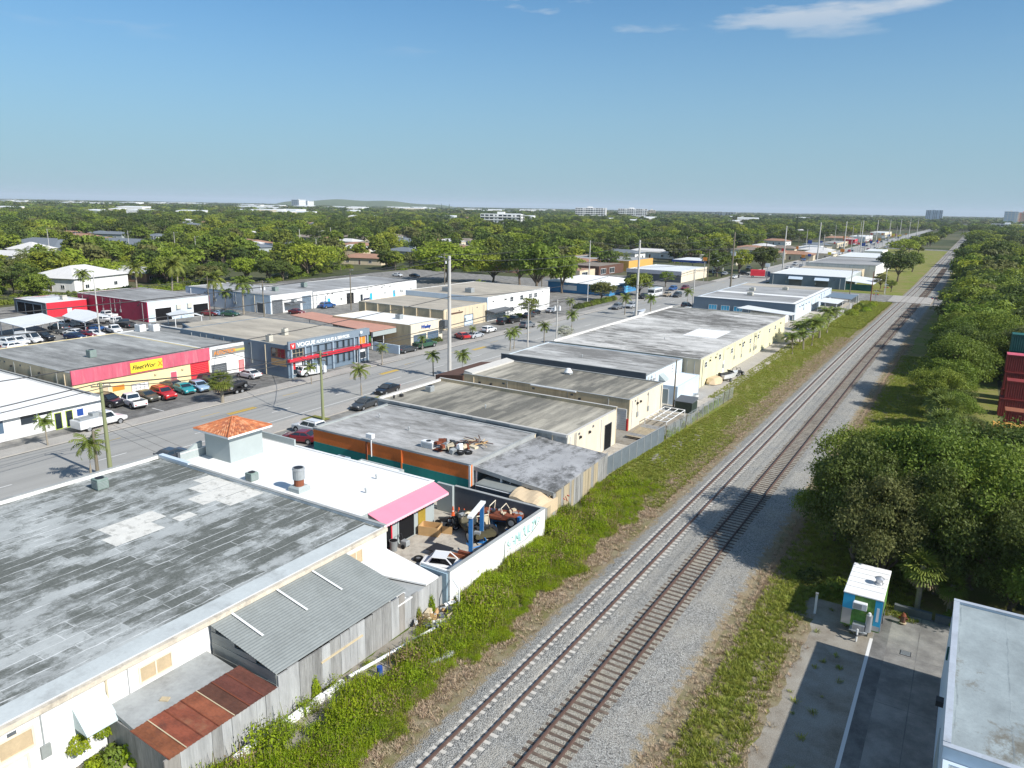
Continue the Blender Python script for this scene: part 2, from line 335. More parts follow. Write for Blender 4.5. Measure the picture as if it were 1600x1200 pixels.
M = dict(
 white=paint('white_stucco', (0.78, 0.77, 0.74), 0.8, 0.06, 0.9, dirt=(0.52, 0.50, 0.44), streak=True),
 cream=paint('cream_stucco', (0.72, 0.63, 0.48), 0.85, 0.08, 0.8, dirt=(0.52, 0.44, 0.32), streak=True),
 tanw=paint('tan_stucco', (0.55, 0.45, 0.29), 0.85, 0.10, 0.9, dirt=(0.28, 0.22, 0.15), streak=True),
 yellow=paint('pale_yellow_stucco', (0.74, 0.69, 0.44), 0.85, 0.07, 0.8, dirt=(0.55, 0.50, 0.34), streak=True),
 sand=paint('sand_stucco', (0.62, 0.52, 0.36), 0.85, 0.08, 0.8, dirt=(0.45, 0.37, 0.26), streak=True),
 orange=paint('orange_wall', (0.76, 0.185, 0.035), 0.8, 0.15, 0.5),
 teal=paint('teal_wall', (0.016, 0.25, 0.22), 0.8, 0.15, 0.5),
 greyw=paint('grey_stucco', (0.36, 0.40, 0.39), 0.85, 0.06, 0.5),
 dkgrey=paint('dark_grey_wall', (0.11, 0.12, 0.13), 0.85, 0.2, 0.5),
 bluegrey=paint('blue_grey_wall', (0.14, 0.19, 0.24), 0.8, 0.08, 0.5),
 paleblue=paint('pale_blue_wall', (0.55, 0.64, 0.72), 0.8, 0.06, 0.5),
 blueshop=paint('bright_blue_wall', (0.05, 0.22, 0.42), 0.8, 0.1, 0.5),
 redw=paint('red_metal_wall', (0.36, 0.015, 0.055), 0.6, 0.15, 1.0, streak=True),
 redbright=paint('bright_red', (0.62, 0.025, 0.045), 0.6, 0.1, 0.5),
 fadedred=paint('faded_red_fascia', (0.58, 0.11, 0.16), 0.7, 0.22, 1.6, dirt=(0.62, 0.28, 0.30), streak=True),
 yellowwall=paint('soft_yellow_wall', (0.80, 0.66, 0.36), 0.8, 0.06, 0.5),
 pink=paint('pink_canvas', (0.74, 0.23, 0.31), 0.8, 0.05, 0.8),
 terracotta=paint('terracotta_tile', (0.50, 0.17, 0.07), 0.8, 0.3, 2.5, dirt=(0.30, 0.12, 0.06)),
 brownwall=paint('brown_stain', (0.12, 0.06, 0.04), 0.8, 0.2, 0.6),
 rust=paint('rusty_steel', (0.20, 0.055, 0.025), 0.85, 0.35, 0.8, dirt=(0.09, 0.035, 0.03)),
 rust2=paint('bright_rust', (0.26, 0.085, 0.04), 0.85, 0.25, 0.8),
 galv=paint('galvanised_steel', (0.255, 0.27, 0.255), 0.6, 0.16, 0.5, dirt=(0.19, 0.20, 0.185)),
 slab=paint('weathered_slab', (0.34, 0.35, 0.34), 0.9, 0.2, 0.5, dirt=(0.2, 0.2, 0.19)),
 board=paint('weathered_board', (0.29, 0.285, 0.27), 0.9, 0.4, 1.6, dirt=(0.10, 0.095, 0.09), streak=True),
 board2=paint('tan_weathered_board', (0.40, 0.33, 0.22), 0.9, 0.25, 1.2, dirt=(0.20, 0.17, 0.13), streak=True),
 plywood=paint('plywood', (0.52, 0.33, 0.15), 0.8, 0.15, 1.0),
 shutter=paint('tan_shutter', (0.48, 0.37, 0.23), 0.8, 0.15, 1.0),
 trim=flat('trim_white', (0.74, 0.74, 0.72), 0.6),
 blackm=flat('black_metal', (0.02, 0.02, 0.022), 0.5),
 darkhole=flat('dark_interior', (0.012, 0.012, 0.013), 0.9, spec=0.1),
 alu=flat('aluminium', (0.55, 0.56, 0.57), 0.4, 0.7),
 steel=paint('grey_steel', (0.36, 0.38, 0.38), 0.5, 0.15, 1.5, metal=0.2),
 acgreen=paint('grey_green_casing', (0.20, 0.26, 0.23), 0.6, 0.15, 2.0),
 accream=paint('cream_casing', (0.62, 0.58, 0.48), 0.6, 0.12, 2.0),
 acwhite=paint('white_casing', (0.75, 0.75, 0.74), 0.5, 0.06, 2.0),
 liftblue=paint('lift_blue', (0.03, 0.17, 0.42), 0.5, 0.12, 2.0),
 concrete=paint('pale_concrete', (0.50, 0.47, 0.42), 0.9, 0.12, 0.35, dirt=(0.36, 0.34, 0.30)),
 polec=paint('concrete_pole', (0.52, 0.50, 0.46), 0.9, 0.08, 0.8),
 polew=paint('wooden_pole', (0.20, 0.17, 0.12), 0.9, 0.2, 1.5, streak=True),
 poleg=paint('green_treated_pole', (0.24, 0.26, 0.13), 0.9, 0.15, 1.5, streak=True),
 tarp=paint('tan_tarp', (0.58, 0.45, 0.29), 0.85, 0.08, 0.8),
 fabric=paint('grey_screen_fabric', (0.13, 0.155, 0.17), 0.9, 0.15, 1.0),
 glass=flat('window_glass', (0.02, 0.03, 0.04), 0.08, spec=0.8),
 glassb=flat('blue_window_film', (0.09, 0.14, 0.20), 0.15, spec=0.7),
 tyre=flat('rubber', (0.018, 0.018, 0.018), 0.9, spec=0.2),
 rim=flat('wheel_rim', (0.42, 0.43, 0.44), 0.35, 0.6),
 lampw=flat('headlamp', (0.75, 0.75, 0.72), 0.15), lampr=flat('tail_lamp', (0.45, 0.015, 0.015), 0.25),
 plastic=flat('black_plastic', (0.03, 0.03, 0.03), 0.6), binc=paint('grey_plastic', (0.22, 0.23, 0.23), 0.6, 0.1, 2.0),
 railst=paint('rusty_rail', (0.115, 0.07, 0.055), 0.65, 0.25, 1.5, metal=0.15),
 tiewood=paint('creosoted_timber', (0.115, 0.085, 0.065), 0.95, 0.4, 1.8, dirt=(0.26, 0.21, 0.16)),
 tieconc=paint('tie_concrete', (0.54, 0.51, 0.45), 0.9, 0.12, 2.0),
 bark=paint('bark', (0.16, 0.125, 0.09), 0.95, 0.3, 2.0), barkp=paint('palm_bark', (0.30, 0.26, 0.20), 0.95, 0.25, 2.0),
 signy=flat('sign_yellow', (0.85, 0.66, 0.05), 0.5), signk=flat('sign_black', (0.015, 0.015, 0.015), 0.5), signo=flat('sign_orange', (0.75, 0.26, 0.03), 0.5),
 signr=flat('sign_red', (0.62, 0.03, 0.03), 0.5), signw=flat('sign_white', (0.82, 0.82, 0.80), 0.5), signb=flat('sign_blue', (0.02, 0.07, 0.30), 0.5),
 signg=flat('sign_grey', (0.25, 0.25, 0.24), 0.6), conec=flat('cone_orange', (0.72, 0.12, 0.03), 0.6), cyan=flat('mural_cyan', (0.04, 0.42, 0.68), 0.5),
 mgreen=paint('mural_green', (0.10, 0.25, 0.05), 0.5, 0.5, 3.0, dirt=(0.35, 0.36, 0.04)), tealspray=flat('teal_spray', (0.45, 0.68, 0.64), 0.8), darkspray=flat('dark_spray', (0.05, 0.12, 0.12), 0.8),
 wire=flat('wire_black', (0.05, 0.05, 0.05), 0.6), contg=paint('container_green', (0.012, 0.10, 0.085), 0.6, 0.2, 0.8), contr=paint('container_red', (0.24, 0.035, 0.03), 0.6, 0.2, 0.8),
 conty=paint('container_ochre', (0.55, 0.29, 0.05), 0.6, 0.15, 0.8),
 # roofs
 roofA=roofing('grey_rolled_roofing', (0.41, 0.425, 0.41), (0.085, 0.09, 0.08), 'y', 0.95, 2.6, (0.74, 0.75, 0.73), 0.57, 0.07, 0.15, 0.085, 1.5),
 roofW=paint('white_roof_coating', (0.80, 0.79, 0.76), 0.75, 0.05, 0.25, dirt=(0.68, 0.66, 0.62)),
 roofG=roofing('pale_grey_roofing', (0.47, 0.46, 0.44), (0.13, 0.125, 0.115), 'x', 1.0, 6.0, None, 0.34, 0.10, 0.12, 0.16, 2.5),
 roofH=roofing('dark_patched_roofing', (0.36, 0.36, 0.36), (0.055, 0.055, 0.052), 'y', 1.0, 5.0, None, 0.52, 0.12, 0.12, 0.10, 1.4),
 roofI=roofing('tan_streaked_roofing', (0.47, 0.43, 0.345), (0.10, 0.095, 0.08), 'y', 0.7, 6.0, None, 0.55, 0.13, 0.24, 0.20, 5.0),
 roofK=roofing('white_grey_roofing', (0.55, 0.54, 0.51), (0.13, 0.125, 0.115), 'x', 1.0, 6.0, None, 0.44, 0.09, 0.16, 0.18, 3.0),
 roofL=roofing('patchy_white_roofing', (0.60, 0.58, 0.54), (0.095, 0.09, 0.08), 'x', 1.0, 5.0, None, 0.40, 0.06, 0.16, 0.14, 2.5),
 roofS=roofing('dark_streaked_roofing', (0.42, 0.42, 0.40), (0.10, 0.10, 0.095), 'x', 1.0, 9.0, None, 0.50, 0.07, 0.12, 0.2, 4.0),
 roofT=roofing('beige_gravel_roof', (0.46, 0.41, 0.33), (0.20, 0.18, 0.15), 'x', 1.0, 8.0, None, 0.22, 0.08, 0.08, 0.2, 3.0),
 roofD=roofing('far_grey_roof', (0.42, 0.42, 0.41), (0.13, 0.125, 0.12), 'x', 1.5, 9.0, None, 0.45, 0.06, 0.1, 0.2, 4.0),
 roofP=paint('pale_metal_roof', (0.70, 0.71, 0.70), 0.6, 0.06, 0.5), roofpink=paint('salmon_roof', (0.50, 0.26, 0.19), 0.85, 0.12, 0.6),
 roofblue=roofing('bluish_roof_coating', (0.32, 0.365, 0.37), (0.12, 0.115, 0.095), 'y', 2.2, 9.0, (0.17, 0.20, 0.21), 0.42, 0.16, 0.02, 0.07, 1.2),
 shingle=paint('house_shingle', (0.24, 0.20, 0.16), 0.9, 0.2, 0.6), shinglew=paint('pale_house_roof', (0.62, 0.60, 0.57), 0.8, 0.1, 0.6), shinglet=paint('clay_house_roof', (0.36, 0.20, 0.13), 0.9, 0.2, 0.6), shingleg=paint('slate_grey_roof', (0.16, 0.18, 0.20), 0.9, 0.12, 0.4),
 # ground
 far=ground_mat('far_ground', [(0.055, 0.075, 0.025), (0.11, 0.12, 0.045), (0.20, 0.18, 0.11)], [0.02, 0.006], 0, 2.0, thr=(0.42, 0.66)),
 grass=ground_mat('mown_grass', [(0.19, 0.245, 0.032), (0.26, 0.275, 0.055), (0.32, 0.26, 0.11)], [0.5, 0.16], 0.6, 14.0, thr=(0.40, 0.66)),
 grassy=ground_mat('dry_grass', [(0.34, 0.27, 0.18), (0.40, 0.33, 0.24), (0.22, 0.20, 0.08)], [0.7, 0.3], 0.7, 16.0),
 weedsoil=ground_mat('weed_soil', [(0.10, 0.14, 0.022), (0.16, 0.18, 0.04)], [0.7], 0.5, 12.0),
 dirt=ground_mat('gravelly_dirt', [(0.34, 0.30, 0.24), (0.25, 0.21, 0.16), (0.42, 0.39, 0.33)], [0.9, 0.3], 0.6, 18.0),
 asphalt=road_mat(),
 lot=ground_mat('lot_asphalt', [(0.22, 0.215, 0.20), (0.30, 0.29, 0.27), (0.15, 0.145, 0.135)], [0.25, 0.8], 0.2, 30.0),
 drive=ground_mat('drive_concrete', [(0.36, 0.35, 0.32), (0.30, 0.29, 0.27), (0.40, 0.38, 0.34), (0.21, 0.20, 0.185)], [0.3, 1.2, 0.45], 0.15, 30.0),
 walk=ground_mat('sidewalk_concrete', [(0.52, 0.49, 0.44), (0.45, 0.42, 0.38)], [0.4], 0.1, 30.0),
 yard=ground_mat('yard_concrete', [(0.62, 0.57, 0.48), (0.54, 0.49, 0.41), (0.40, 0.35, 0.29)], [0.5, 1.4], 0.1, 30.0, thr=(0.45, 0.7)),
 ballast=ballast_mat('ballast', (0.355, 0.345, 0.315), (0.40, 0.37, 0.31), (0.30, 0.24, 0.15)),
 ballast2=ballast_mat('fouled_ballast', (0.39, 0.365, 0.31), (0.42, 0.37, 0.28)),
 mark=flat('road_paint_white', (0.66, 0.65, 0.62), 0.8, spec=0.2), marky=flat('road_paint_yellow', (0.52, 0.36, 0.10), 0.8, spec=0.2),
 leaf1=leaf_mat('leaf_mid_green', (0.100, 0.162, 0.020), (0.235, 0.306, 0.045)),
 leaf2=leaf_mat('leaf_dark_green', (0.054, 0.094, 0.019), (0.130, 0.181, 0.037)),
 leaf3=leaf_mat('leaf_yellow_green', (0.148, 0.222, 0.018), (0.326, 0.385, 0.045)),
 leaf4=leaf_mat('leaf_olive', (0.099, 0.125, 0.032), (0.205, 0.214, 0.071)),
 conif=leaf_mat('conifer_green', (0.035, 0.070, 0.025), (0.077, 0.119, 0.042), 0.15),
 palmleaf=leaf_mat('palm_frond_green', (0.078, 0.131, 0.020), (0.221, 0.263, 0.050), 0.2),
 palmdry=leaf_mat('palm_frond_dry', (0.22, 0.17, 0.09), (0.34, 0.27, 0.16), 0.2),
 weed=leaf_mat('weed_green', (0.177, 0.284, 0.010), (0.365, 0.472, 0.026), 0.4, 0.3),
 tuft=leaf_mat('grass_blade', (0.22, 0.28, 0.035), (0.37, 0.40, 0.085), 0.42, 0.3),
 tuftdry=leaf_mat('dry_grass_blade', (0.42, 0.33, 0.20), (0.58, 0.48, 0.33), 0.25, 0.3),
 weed2=leaf_mat('weed_olive', (0.12, 0.16, 0.03), (0.24, 0.27, 0.07), 0.35, 0.3), weed3=leaf_mat('weed_dry', (0.26, 0.20, 0.09), (0.38, 0.30, 0.15), 0.3, 0.3),
 flower=leaf_mat('pale_blossom_leaf', (0.30, 0.32, 0.22), (0.55, 0.55, 0.46), 0.2), redbush=leaf_mat('croton_leaf', (0.25, 0.13, 0.02), (0.32, 0.24, 0.03), 0.2),
)
# ------------------------------------------------------------------ the ground, the road, the railway
def sheet(name, x0, x1, y0, y1, z, mat, label=None):
    o = MB().poly([(x0,y0,z),(x1,y0,z),(x1,y1,z),(x0,y1,z)]).build(name, mat); o['kind'] = 'structure'
    if label: o['label'] = label
    return o
def strip(name, xl, xr, y0, y1, step, z, mat, jl=0.0, jr=0.0, seed=1, kind='structure'):
    """a band along the tracks with uneven edges"""
    rr = random.Random(seed); b = MB(); ys = list(np.arange(y0, y1+step*0.5, step)); L = []; wl = wr = 0
    fx = lambda q, y: q(y) if callable(q) else q
    for y in ys:
        wl = 0.6*wl + rr.uniform(-jl, jl); wr = 0.6*wr + rr.uniform(-jr, jr); L.append((fx(xl, y)+wl, fx(xr, y)+wr, y))
    for (a, c, y), (d, e, y2) in zip(L, L[1:]): b.poly([(a,y,z),(c,y,z),(e,y2,z),(d,y2,z)])
    o = b.build(name, mat); o['kind'] = kind; return o
def bend(y):
    t = min(1, max(0, (y-130)/230.0)); return 1.9*t*t*(3-2*t)

g = MB(); n = 48                                                   # one sheet to the horizon
for i in range(n):
    a, b_ = 2*math.pi*i/n, 2*math.pi*(i+1)/n
    g.poly([(0,0,-0.06),(26000*math.cos(a),26000*math.sin(a),-0.06),(26000*math.cos(b_),26000*math.sin(b_),-0.06)])
go = g.build('ground', M['far']); go['kind'] = 'structure'
sheet('parking_lot', -215, -91, 20, 262, -0.03, M['drive'], 'worn asphalt lot behind the shops across the road')
sheet('rear_yard', -71.4, -30.6, -30, 268, -0.03, M['yard'], 'pale concrete yard around the near row of workshops')
road = sheet('road', -88.3, -74.5, -60, 3000, 0.0, M['asphalt'], 'wide sunlit asphalt road running to the horizon')
def kerbed(name, x0, x1, y0, y1):
    o = MB().box(x0, x1, y0, y1, -0.05, 0.12).build(name, M['walk']); o['kind'] = 'structure'; return o
kerbed('sidewalk', -74.5, -71.4, -60, 268); kerbed('sidewalk', -91.0, -88.3, -60, 262)
for x in (-88.3, -74.78): sheet('gutter', x, x+0.28, -60, 268, 0.003, M['lot'])
sheet('gutter', -91.3, -91.02, -60, 262, 0.003, M['lot'])
kerbed('sidewalk', -74.5, -71.4, 294, 900); kerbed('sidewalk', -91.0, -88.3, 300, 900)
sheet('cross_street', -74.5, 4, 268, 294, 0.006, M['drive'], 'cross street that meets the tracks at a level crossing')
sheet('side_street', -150, -88.3, 262, 300, 0.004, M['drive'])
sheet('cross_street', -74.5, 10, 690, 712, 0.006, M['drive'])
sheet('front_apron', -71.4, -63.6, -30, 268, 0.0, M['drive'], 'concrete parking apron in front of the near workshops')
sheet('asphalt_forecourt', -103.6, -91.0, 52.5, 81.0, 0.0, M['lot'], 'dark asphalt forecourt where the cars are parked')
sheet('asphalt_forecourt', -102, -91.0, 126, 262, 0.0, M['drive'])
mk = MB()
for k in range(90):
    y = -6 + 12*k; mk.poly([(-79.2,y,0.005),(-79.05,y,0.005),(-79.05,y+3.2,0.005),(-79.2,y+3.2,0.005)])
for k in range(60):
    y = 3 + 14*k; mk.poly([(-85.0,y,0.005),(-84.85,y,0.005),(-84.85,y+3,0.005),(-85.0,y+3,0.005)], 1)
mk.poly([(-75.75,-60,0.005),(-75.6,-60,0.005),(-75.6,900,0.005),(-75.75,900,0.005)])
for y in (35, 47.5, 58, 70, 90, 112): mk.poly([(-91.6-2.6,y,0.003),(-91.5,y,0.003),(-91.5,y+0.14,0.003),(-94.2,y+0.14,0.003)])
for y in (62, 92.5, 120): mk.poly([(-83.6,y,0.006),(-82.6,y,0.006),(-82.6,y+4.5,0.006),(-83.6,y+4.5,0.006)], 1)
o = mk.build('lane_marking', [M['mark'], M['marky']], road)
# planting gaps in the near sidewalk
for y in (57.6, 66.9, 80, 97.5): sheet('planting_strip', -73.2, -70.2, y-1.3, y+1.3, 0.124, M['grass'])

strip('grass_strip', -30.6, lambda y: -22+bend(y), -10, 268, 1.5, -0.012, M['grass'], 0, 0.2, 3)
strip('dry_verge', lambda y: -24.1+bend(y)*0.9, lambda y: -21.2+bend(y), -10, 268, 1.0, -0.006, M['grassy'], 0.22, 0.15, 4)
strip('weed_ground', -30.6, -24.6, -10, 73, 1.0, -0.002, M['weedsoil'], 0, 0.3, 5)
strip('bare_patch', -29.4, -27.0, 20, 40, 0.7, 0.004, M['dirt'], 0.15, 0.5, 6)
strip('bare_patch', -28.5, -26.6, 76, 90, 0.7, 0.004, M['dirt'], 0.4, 0.5, 16)
sheet('concrete_pad', -35.2, -32.6, 108, 170, 0.003, M['walk'], 'pale concrete apron behind the yellow warehouse')
strip('grass_strip', -12.5, 6, 18, 700, 2.0, -0.014, M['grass'], 0.1, 0, 8)
strip('grass_strip', -70, lambda y: -22+bend(y), 294, 690, 3.0, -0.012, M['grass'], 0, 0.2, 9)
strip('dry_verge', lambda y: -11.4+bend(y), lambda y: -9.7+bend(y), 18, 268, 1.0, -0.006, M['grassy'], 0.2, 0.25, 10)
strip('gravel_track', -7.0, -2.5, 18, 55, 0.8, -0.004, M['dirt'], 0.35, 0.0, 11)
strip('dry_verge', -8.4, -6.4, 22, 52, 0.8, -0.003, M['grassy'], 0.4, 0.4, 12)
sheet('driveway', -2.5, 12, 18, 56.2, 0.0, M['drive'], 'concrete driveway beside the light blue roof')
sheet('asphalt_strip', -2.42, -1.55, 18, 56, 0.004, M['lot'])
for y in (24.5, 31, 37.5, 44, 50.0): sheet('joint', -1.55, 1.68, y, y+0.05, 0.004, M['lot'])
sheet('joint', 0.2, 0.25, 18, 56, 0.005, M['lot'])
sheet('white_line', -2.62, -2.42, 18, 51.2, 0.005, M['mark'])

# ballast bed with its profile, bent as the line bends
prof = [(-22.2,-0.02),(-21.55,0.07),(-21.0,0.135),(-20.75,0.10),(-20.2,0.10),(-20.0,0.155),(-19.4,0.155),(-19.2,0.10),(-18.65,0.10),(-18.4,0.145),
        (-17.7,0.11),(-17.4,0.135),(-16.9,0.11),(-14.3,0.11),(-13.9,0.125),(-12.4,0.05),(-11.0,-0.02)]
b = MB(); rr = random.Random(21); ys = list(np.arange(-10, 268, 1.5))+list(np.arange(268, 1600, 12)); rows = []
for y in ys:
    rows.append([(x+bend(y)+(rr.uniform(-0.14, 0.14) if i in (0, len(prof)-1) else 0), y, z+(rr.uniform(-0.012, 0.012) if y < 268 else 0)) for i, (x, z) in enumerate(prof)])
for r0, r1 in zip(rows, rows[1:]):
    for i in range(len(prof)-1): b.poly([r0[i], r0[i+1], r1[i+1], r1[i]], 1 if i == 12 else 0)
bo = b.build('ballast_bed', [M['ballast'], M['ballast2']]); bo['kind'] = 'structure'
ea = bo.data.attributes.new('edge', 'FLOAT', 'POINT'); pat = []
for i in range(len(prof)-1):
    e0, e1 = (1.0 if i == 0 else (0.45 if i == 1 else 0.0)), (0.45 if i == 0 else 0.0)
    if i == len(prof)-2: e0, e1 = 0.25, 1.0
    if i == len(prof)-3: e0, e1 = 0.0, 0.25
    pat += [e0, e1, e1, e0]
ea.data.foreach_set('value', pat*(len(rows)-1))
def rails(name, label, xc, top, tie_mesh_mat, tie_dim, spacing, ycut, rz_j, base):
    t = thing(name, label, 'railway track', (xc, 0, 0)); t['kind'] = 'structure'
    for s in (-1, 1):
        rb = MB(); x = xc + s*0.753
        yy = list(np.arange(-10, 130, 20))+list(np.arange(130, 361, 7))+[420, 600, 900, 1300]
        prev = None
        for y in yy:
            xx = x + bend(y)
            pts = [(xx-0.075,y,base),(xx+0.075,y,base),(xx+0.03,y,base+0.03),(xx+0.036,y,top),(xx-0.036,y,top),(xx-0.03,y,base+0.03)]
            if prev:
                for i in range(6): rb.poly([prev[i], prev[(i+1)%6], pts[(i+1)%6], pts[i]])
            prev = pts
        rb.build('rail', M['railst'], t)
    lx, ly, lz = tie_dim
    me = MB().bbox(-lx/2, lx/2, -ly/2, ly/2, -lz, 0, 0.02).mesh('tie', tie_mesh_mat)
    r2 = random.Random(int(abs(xc)*10)); st = MB(); y = 18.0; k = 0
    while y < 460:
        dz = r2.uniform(-0.012, 0.008); a = r2.gauss(0, rz_j); dx_ = r2.gauss(0, 0.05 if rz_j > 0.01 else 0.012)
        if y < ycut:
            o = bpy.data.objects.new('tie', me); COL.objects.link(o); o.parent = t
            o.location = (bend(y)+dx_, y, base+dz); o.rotation_euler = (0, 0, a)
        else: st.obox((xc+bend(y)+dx_, y, base+dz-lz/2), (lx, ly, lz), a)
        y += spacing*(1+r2.gauss(0, 0.05 if rz_j > 0.01 else 0.005)); k += 1
    o = st.build('far_tie', tie_mesh_mat, t, kind='stuff')
    return t
rails('railway_track', 'main track with pale concrete ties nearly buried in grey ballast', -19.7, 0.30, M['tieconc'], (2.55, 0.26, 0.15), 0.62, 190, 0.004, 0.13)
rails('railway_track', 'siding with dark weathered timber ties and rusty rails beside the grass', -15.6, 0.30, M['tiewood'], (2.65, 0.23, 0.16), 0.62, 190, 0.03, 0.135)
o = MB().box(-23, -10.5, 270, 292, 0.05, 0.26).build('crossing_panel', M['walk']); o['kind'] = 'structure'

# low rise of the old landfill on the horizon
hm = MB(); rows = []
for i in range(60):
    t_ = i/59; u = 425 + 300*t_; p = ray(u, 322); p.z = 0; p.normalize(); hh = 68*(math.sin(math.pi*min(1, t_*1.0))**0.5)*(1-0.35*t_) + 4*math.sin(t_*23)
    rows.append([(p*d) + Vector((0, 0, h)) for d, h in ((5200, -1), (5600, max(2, hh*0.75)), (5900, max(3, hh)), (6600, -1))])
for a, c in zip(rows, rows[1:]):
    for i in range(3): hm.poly([a[i], c[i], c[i+1], a[i+1]])
ho = hm.build('landfill_hill', paint('hill_grass', (0.10, 0.13, 0.05), 0.95, 0.3, 0.004, dirt=(0.17, 0.16, 0.09)), smooth=True); ho['kind'] = 'structure'
# ------------------------------------------------------------------ buildings
def bld(name, label, x0, x1, y0, y1, h, wall, roof, ups=None, sides=None, cat='building', group=None, t=0.22, roof_part='roof', edge=None):
    """flat-roofed building: one wall object a side (raised into a parapet by ups), roof slab between them"""
    ups = ups or {}; sides = sides or {}
    r = thing(name, label, cat, ((x0+x1)/2, (y0+y1)/2, 0), group)
    r['b'] = (x0, x1, y0, y1)
    for sd in ('+x', '-x', '+y', '-y'):
        hh = h + ups.get(sd, 0.06); b = MB(); m = sides.get(sd, wall)
        if sd == '+x': b.box(x1-t, x1, y0+t, y1-t, 0, hh)
        elif sd == '-x': b.box(x0, x0+t, y0+t, y1-t, 0, hh)
        elif sd == '+y': b.box(x0, x1, y1-t, y1, 0, hh)
        else: b.box(x0, x1, y0, y0+t, 0, hh)
        b.build('wall', m, r)
        if edge is not None or sd in ups:                            # coping on the parapet
            em = edge or M['slab']; c = MB(); e = 0.04
            if sd == '+x': c.box(x1-t-e, x1+e, y0+t+e, y1-t-e, hh, hh+0.06)
            elif sd == '-x': c.box(x0-e, x0+t+e, y0+t+e, y1-t-e, hh, hh+0.06)
            elif sd == '+y': c.box(x0-e, x1+e, y1-t-e, y1+e, hh, hh+0.06)
            else: c.box(x0-e, x1+e, y0-e, y0+t+e, hh, hh+0.06)
            c.build('coping', em, r)
    MB().box(x0+t, x1-t, y0+t, y1-t, h-0.25, h).build(roof_part, roof, r)
    return r
def side_pt(r, side, a, z, d):
    x0, x1, y0, y1 = r['b']
    return {'+x': (x1+d, a, z), '-x': (x0-d, a, z), '+y': (a, y1+d, z), '-y': (a, y0-d, z)}[side]
def slabs(r, side, a0, a1, z0, z1, d0, d1, b=None, m=0):
    b = b or MB(); p = side_pt(r, side, a0, z0, d0); q = side_pt(r, side, a1, z1, d1)
    b.box(min(p[0], q[0]), max(p[0], q[0]), min(p[1], q[1]), max(p[1], q[1]), z0, z1, m); return b
def opening(r, name, side, a0, a1, z0, z1, pane, frame=None, nx=1, nz=1, fw=0.07, pane_name='pane', label=None, proud=0.06):
    frame = frame or M['trim']; f = MB()
    slabs(r, side, a0-fw, a0, z0-fw, z1+fw, -0.05, proud, f); slabs(r, side, a1, a1+fw, z0-fw, z1+fw, -0.05, proud, f)
    slabs(r, side, a0, a1, z1, z1+fw, -0.05, proud, f); slabs(r, side, a0, a1, z0-fw, z0, -0.05, proud+0.03, f)
    for i in range(1, nx): c = a0+(a1-a0)*i/nx; slabs(r, side, c-fw*0.4, c+fw*0.4, z0, z1, -0.05, proud-0.01, f)
    for i in range(1, nz): c = z0+(z1-z0)*i/nz; slabs(r, side, a0, a1, c-fw*0.4, c+fw*0.4, -0.05, proud-0.012, f)
    o = f.build(name, frame, r, label)
    slabs(r, side, a0, a1, z0, z1, -0.05, 0.012).build(pane_name, pane, o)
    return o
def window(r, side, a0, a1, z0, z1, nx=2, nz=2, pane=None, frame=None, label=None, fw=0.07): return opening(r, 'window', side, a0, a1, z0, z1, pane or M['glass'], frame, nx, nz, fw, 'pane', label)
def door(r, side, a0, a1, z1, mat, frame=None, label=None):
    o = opening(r, 'door', side, a0, a1, 0.02, z1, mat, frame, 1, 1, 0.06, 'door_leaf', label)
    slabs(r, side, a1-0.16, a1-0.10, 0.95, 1.1, 0.0, 0.05).build('handle', M['blackm'], o); return o
def rollup(r, side, a0, a1, z1, mat, label=None, z0=0.02):
    f = MB(); slabs(r, side, a0-0.1, a0, z0, z1+0.12, -0.05, 0.08, f); slabs(r, side, a1, a1+0.1, z0, z1+0.12, -0.05, 0.08, f); slabs(r, side, a0, a1, z1, z1+0.12, -0.05, 0.1, f)
    o = f.build('roller_door', mat, r, label); s = MB(); k = max(3, int((z1-z0)/0.28)); dz = (z1-z0)/k
    for i in range(k): slabs(r, side, a0, a1, z0+i*dz, z0+(i+1)*dz-0.03, -0.05, 0.03, s)
    s.build('slat_curtain', mat, o, kind='stuff'); return o
def sheetmetal(p00, p10, p11, p01, n, amp=0.03):
    """corrugated sheet over a quad, ribs running from edge p00-p10 to edge p01-p11"""
    b = MB(); p00, p10, p11, p01 = map(Vector, (p00, p10, p11, p01)); nn = (p10-p00).cross(p01-p00).normalized()
    for i in range(2*n):
        t0, t1 = i/(2*n), (i+1)/(2*n); o0, o1 = (amp if i % 2 else 0), (0 if i % 2 else amp)
        b.poly([p00.lerp(p10, t0)+nn*o0, p00.lerp(p10, t1)+nn*o1, p01.lerp(p11, t1)+nn*o1, p01.lerp(p11, t0)+nn*o0])
    return b
def ac_unit(loc, size, mat, label, group=None, rz=0.0, stand=0.0):
    """box condenser with louvres on its sides and a fan grille on top"""
    t = thing('air_conditioner', label, 'air conditioner', loc, group)
    x, y, z = loc; a, c, h = size[0]/2, size[1]/2, size[2]
    MB().bbox(x-a, x+a, y-c, y+c, z+stand+0.06, z+stand+h, 0.04).build('casing', mat, t)
    for sy in (-1, 1): MB().box(x-a*0.85, x+a*0.85, y+sy*c*0.8-0.05, y+sy*c*0.8+0.05, z, z+stand+0.06).build('foot', M['steel'], t)
    l = MB()
    for i in range(5):
        zz = z+stand+h*(0.2+0.13*i); l.box(x+a, x+a+0.02, y-c*0.85, y+c*0.85, zz, zz+0.03); l.box(x-a*0.85, x+a*0.85, y-c-0.02, y-c, zz, zz+0.03)
    l.build('louvre', M['steel'], t, kind='stuff')
    MB().cyl((x, y), min(a, c)*0.75, z+stand+h, z+stand+h+0.04, 14).build('fan_grille', M['blackm'], t)
    return t
